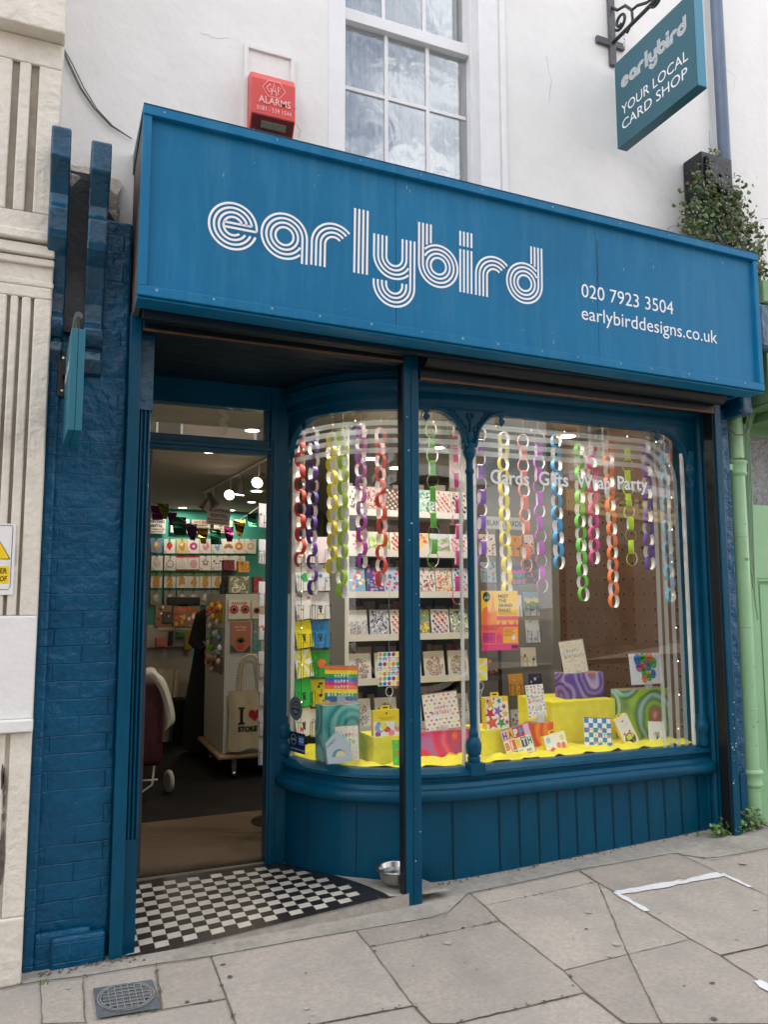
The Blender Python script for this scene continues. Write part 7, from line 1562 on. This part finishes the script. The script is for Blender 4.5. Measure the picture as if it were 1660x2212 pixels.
cbox((285,575,450,715),4.86,'b86058','round pink woolly pompom toy on the counter front',None,.10,'toy','pompom'); cbox((500,455,570,695),4.88,'1a1220','narrow dark box standing on the counter front'); cbox((620,465,755,560),4.9,'2a7a38','small tray of green shredded paper on the counter',('leaves',['3aa848','1a5a28'],12)); cbox((765,450,945,760),4.9,'8a7828','yellow and red patterned paper hanging off the counter',('scatter',['b83050','c8a030','3a7a80'],8),.02)
loc,w,h=spotw(zD,268,1300,700,1405,5.05); TL=thing('till_screen','black till screen standing on the back counter','till',loc); b=MB(); b.box(loc[0]-w/2,loc[0]+w/2,loc[1],loc[1]+.05,loc[2],loc[2]+h,'black_plastic'); b.build('screen',TL,bevel=.01); b=MB(); b.box(loc[0]-.05,loc[0]+.05,loc[1]+.05,loc[1]+.1,c0.z+.2,loc[2]+.05,'black_plastic'); b.build('stand',TL)
RO=thing('roll_bin','dark wire bin of cream wrapping paper rolls in front of the counter','bin',(1.5,4.8,IZ))
bl=at(*zF(550,2060),4.8); br=at(*zF(760,2060),4.8); bt=at(*zF(550,1590),4.8)
b=MB()
for i in range(9): x=bl.x+(br.x-bl.x)*i/8; b.tube([(x,4.72,IZ),(x,4.72,bt.z)],.005,'wire_black',4); b.tube([(bl.x,4.72,IZ+(bt.z-IZ)*i/8),(br.x,4.72,IZ+(bt.z-IZ)*i/8)],.005,'wire_black',4)
b.box(bl.x,br.x,4.74,4.95,IZ,bt.z-.03,'shutter_dark'); b.build('bin_body',RO)
for i,x in enumerate((340,420,480,540,640)):
    p=at(*zF(x,1110+12*(i%3)),4.85); q_=at(*zF(x-40,1600),4.8); b=MB(); b.tube([q_,p],.028,'canvas' if i%2 else 'roll_cream' if mat('roll_cream',(.45,.41,.33),.7) else '',10); b.build('roll',RO)
# shopping trolley with white cloth
TY=thing('shopping_trolley','dark red shopping trolley with a white cloth draped over it just inside the door','trolley',(.9,2.6,IZ)); mat('trolley_red',(.05,.004,.007),.6,var=.3,vs=8,bump=.006,bs=9); mat('muslin',(.50,.48,.43),.85,var=.05,bump=.006,bs=7)
TYY=2.55; tp=lambda x,y,Y=TYY: at(*zF(x,y),Y)
xr=tp(345,1800).x; zt_=tp(200,1300).z; zbm=at(*zE(300,1640),TYY).z
b=MB(); b.box(xr-.34,xr+.03,TYY,TYY+.3,zbm,zt_,'trolley_red'); b.build('bag_body',TY,bevel=.05,seg=4)
b=MB(); fr_=at(*zE(270,1700),TYY); b.tube([(xr-.3,TYY+.1,.06),(xr-.12,TYY+.02,.05),(xr-.04,TYY+.02,.10),(xr-.02,TYY+.05,.3),(xr+.0,TYY+.1,zt_)],.009,'white_metal',8); b.tube([(xr-.3,TYY+.28,IZ+.09),(xr+.03,TYY+.28,IZ+.09)],.008,'white_metal',8); b.build('frame',TY)
wc=at(*zE(385,1695),TYY+.2); b=MB(); b.lathe([(.055,-.014),(.082,-.014),(.086,0),(.082,.014),(.055,.014),(.055,-.014)],(wc.x,TYY+.2,IZ+.087),'wheel_pale' if mat('wheel_pale',(.40,.40,.36),.6) else '',24,Vector((1,.25,0))); b.lathe([(.005,-.01),(.05,-.008),(.05,.008),(.005,.01)],(wc.x,TYY+.2,IZ+.087),'black_plastic',16,Vector((1,.25,0))); b.build('wheel',TY)
b=MB(); prof=[(100,1080),(260,1060),(300,1190),(400,1220),(480,1400),(560,1650),(630,1990),(560,2080),(480,2150),(400,2180)]
lo=[(100,1280),(200,1300),(270,1370),(330,1470),(380,1600),(420,1800),(440,2000),(440,2100),(430,2160),(400,2185)]
v=[]; n=len(prof)
for k in range(7):
    t=k/6
    for (a,c),(e,f_) in zip(prof,lo): v.append(tp(a*(1-t)+e*t,c*(1-t)+f_*t,TYY-.05-.05*math.sin(t*math.pi)+.012*math.sin(k*2.4+a*.02)))
b.add(v,[(k*n+i,k*n+i+1,(k+1)*n+i+1,(k+1)*n+i) for k in range(6) for i in range(n-1)],'muslin',True); o=b.build('draped_cloth'); tag(o,'white muslin cloth draped over the red shopping trolley','cloth')
sm_=o.modifiers.new('s','SUBSURF'); sm_.levels=1; sm_.render_levels=2
# person in black behind the stand
pb=at(432,1300,4.15); PX=pb.x+.22; PYY=4.2
PE=thing('person','dark-haired person in a long black coat standing behind the white display stand','person',(PX,PYY,IZ))
mat('cloth_black',(.006,.006,.008),.9); mat('skin',(.42,.24,.17),.6); mat('hair_black',(.010,.008,.008),.5)
me=bpy.data.meshes.new('body')
V_=[((0,0,.90),.15),((0,0,1.10),.15),((.02,0,1.30),.17),((.05,-.01,1.42),.07),((.07,-.03,1.50),.075),((.08,-.04,1.60),.085),
 ((-.16,0,1.33),.07),((-.22,-.04,1.08),.055),((-.16,-.24,1.02),.04),((.22,0,1.33),.07),((.27,-.04,1.06),.055),((.24,-.22,.98),.04),
 ((-.09,0,.86),.10),((-.10,.0,.48),.075),((-.11,.02,.09),.05),((-.11,-.12,.03),.04),((.09,0,.86),.10),((.10,-.02,.48),.075),((.10,.0,.09),.05),((.10,-.14,.03),.04)]
E_=[(0,1),(1,2),(2,3),(3,4),(4,5),(2,6),(6,7),(7,8),(2,9),(9,10),(10,11),(0,12),(12,13),(13,14),(14,15),(0,16),(16,17),(17,18),(18,19)]
me.from_pydata([p for p,_ in V_],E_,[]); o=bpy.data.objects.new('body',me); col.objects.link(o); o.parent=PE; sk_=o.modifiers.new('skin','SKIN')
for i,(p,r_) in enumerate(V_): me.skin_vertices[0].data[i].radius=(r_,r_*.8)
me.skin_vertices[0].data[0].use_root=True; ss_=o.modifiers.new('sub','SUBSURF'); ss_.levels=1; ss_.render_levels=2; me.materials.append(M('skin'))
b=MB(); b.lathe([(.30,.06),(.30,.3),(.27,.6),(.22,.9),(.20,1.05),(.21,1.25),(.20,1.36),(.10,1.42),(.075,1.46)],(PX-.05,PYY,IZ),'cloth_black',20); 
for s in(-1,1): b.tube([(PX+s*.17,PYY,IZ+1.34),(PX+s*.25,PYY-.04,IZ+1.08),(PX+s*.19,PYY-.22,IZ+1.0)],[.085,.075,.055],'cloth_black',12)
b.build('coat',PE)
b=MB(); b.lathe([(.03,-.20),(.09,-.16),(.105,-.05),(.108,.02),(.09,.08),(.05,.11),(.01,.115)],(PX+.085,PYY-.005,IZ+1.60),'hair_black',18); b.build('hair',PE)
for s in(-1,1):
    b=MB(); hx=PX+s*.18; b.lathe([(.012,0),(.03,.02),(.032,.06),(.02,.09)],(hx,PYY-.22,IZ+1.0),'skin',10,Vector((-s*.3,-1,-.2)))
    for k in range(4): b.tube([(hx-.02+.013*k,PYY-.30,IZ+.985),(hx-.022+.014*k,PYY-.335,IZ+.975),(hx-.02+.013*k,PYY-.355+.004*k,IZ+.955)],[.008,.0075,.006],'skin',6)
    b.tube([(hx-s*.025,PYY-.25,IZ+.99),(hx-s*.045,PYY-.29,IZ+.985),(hx-s*.04,PYY-.315,IZ+.975)],[.010,.009,.007],'skin',6); b.build('hand',PE)
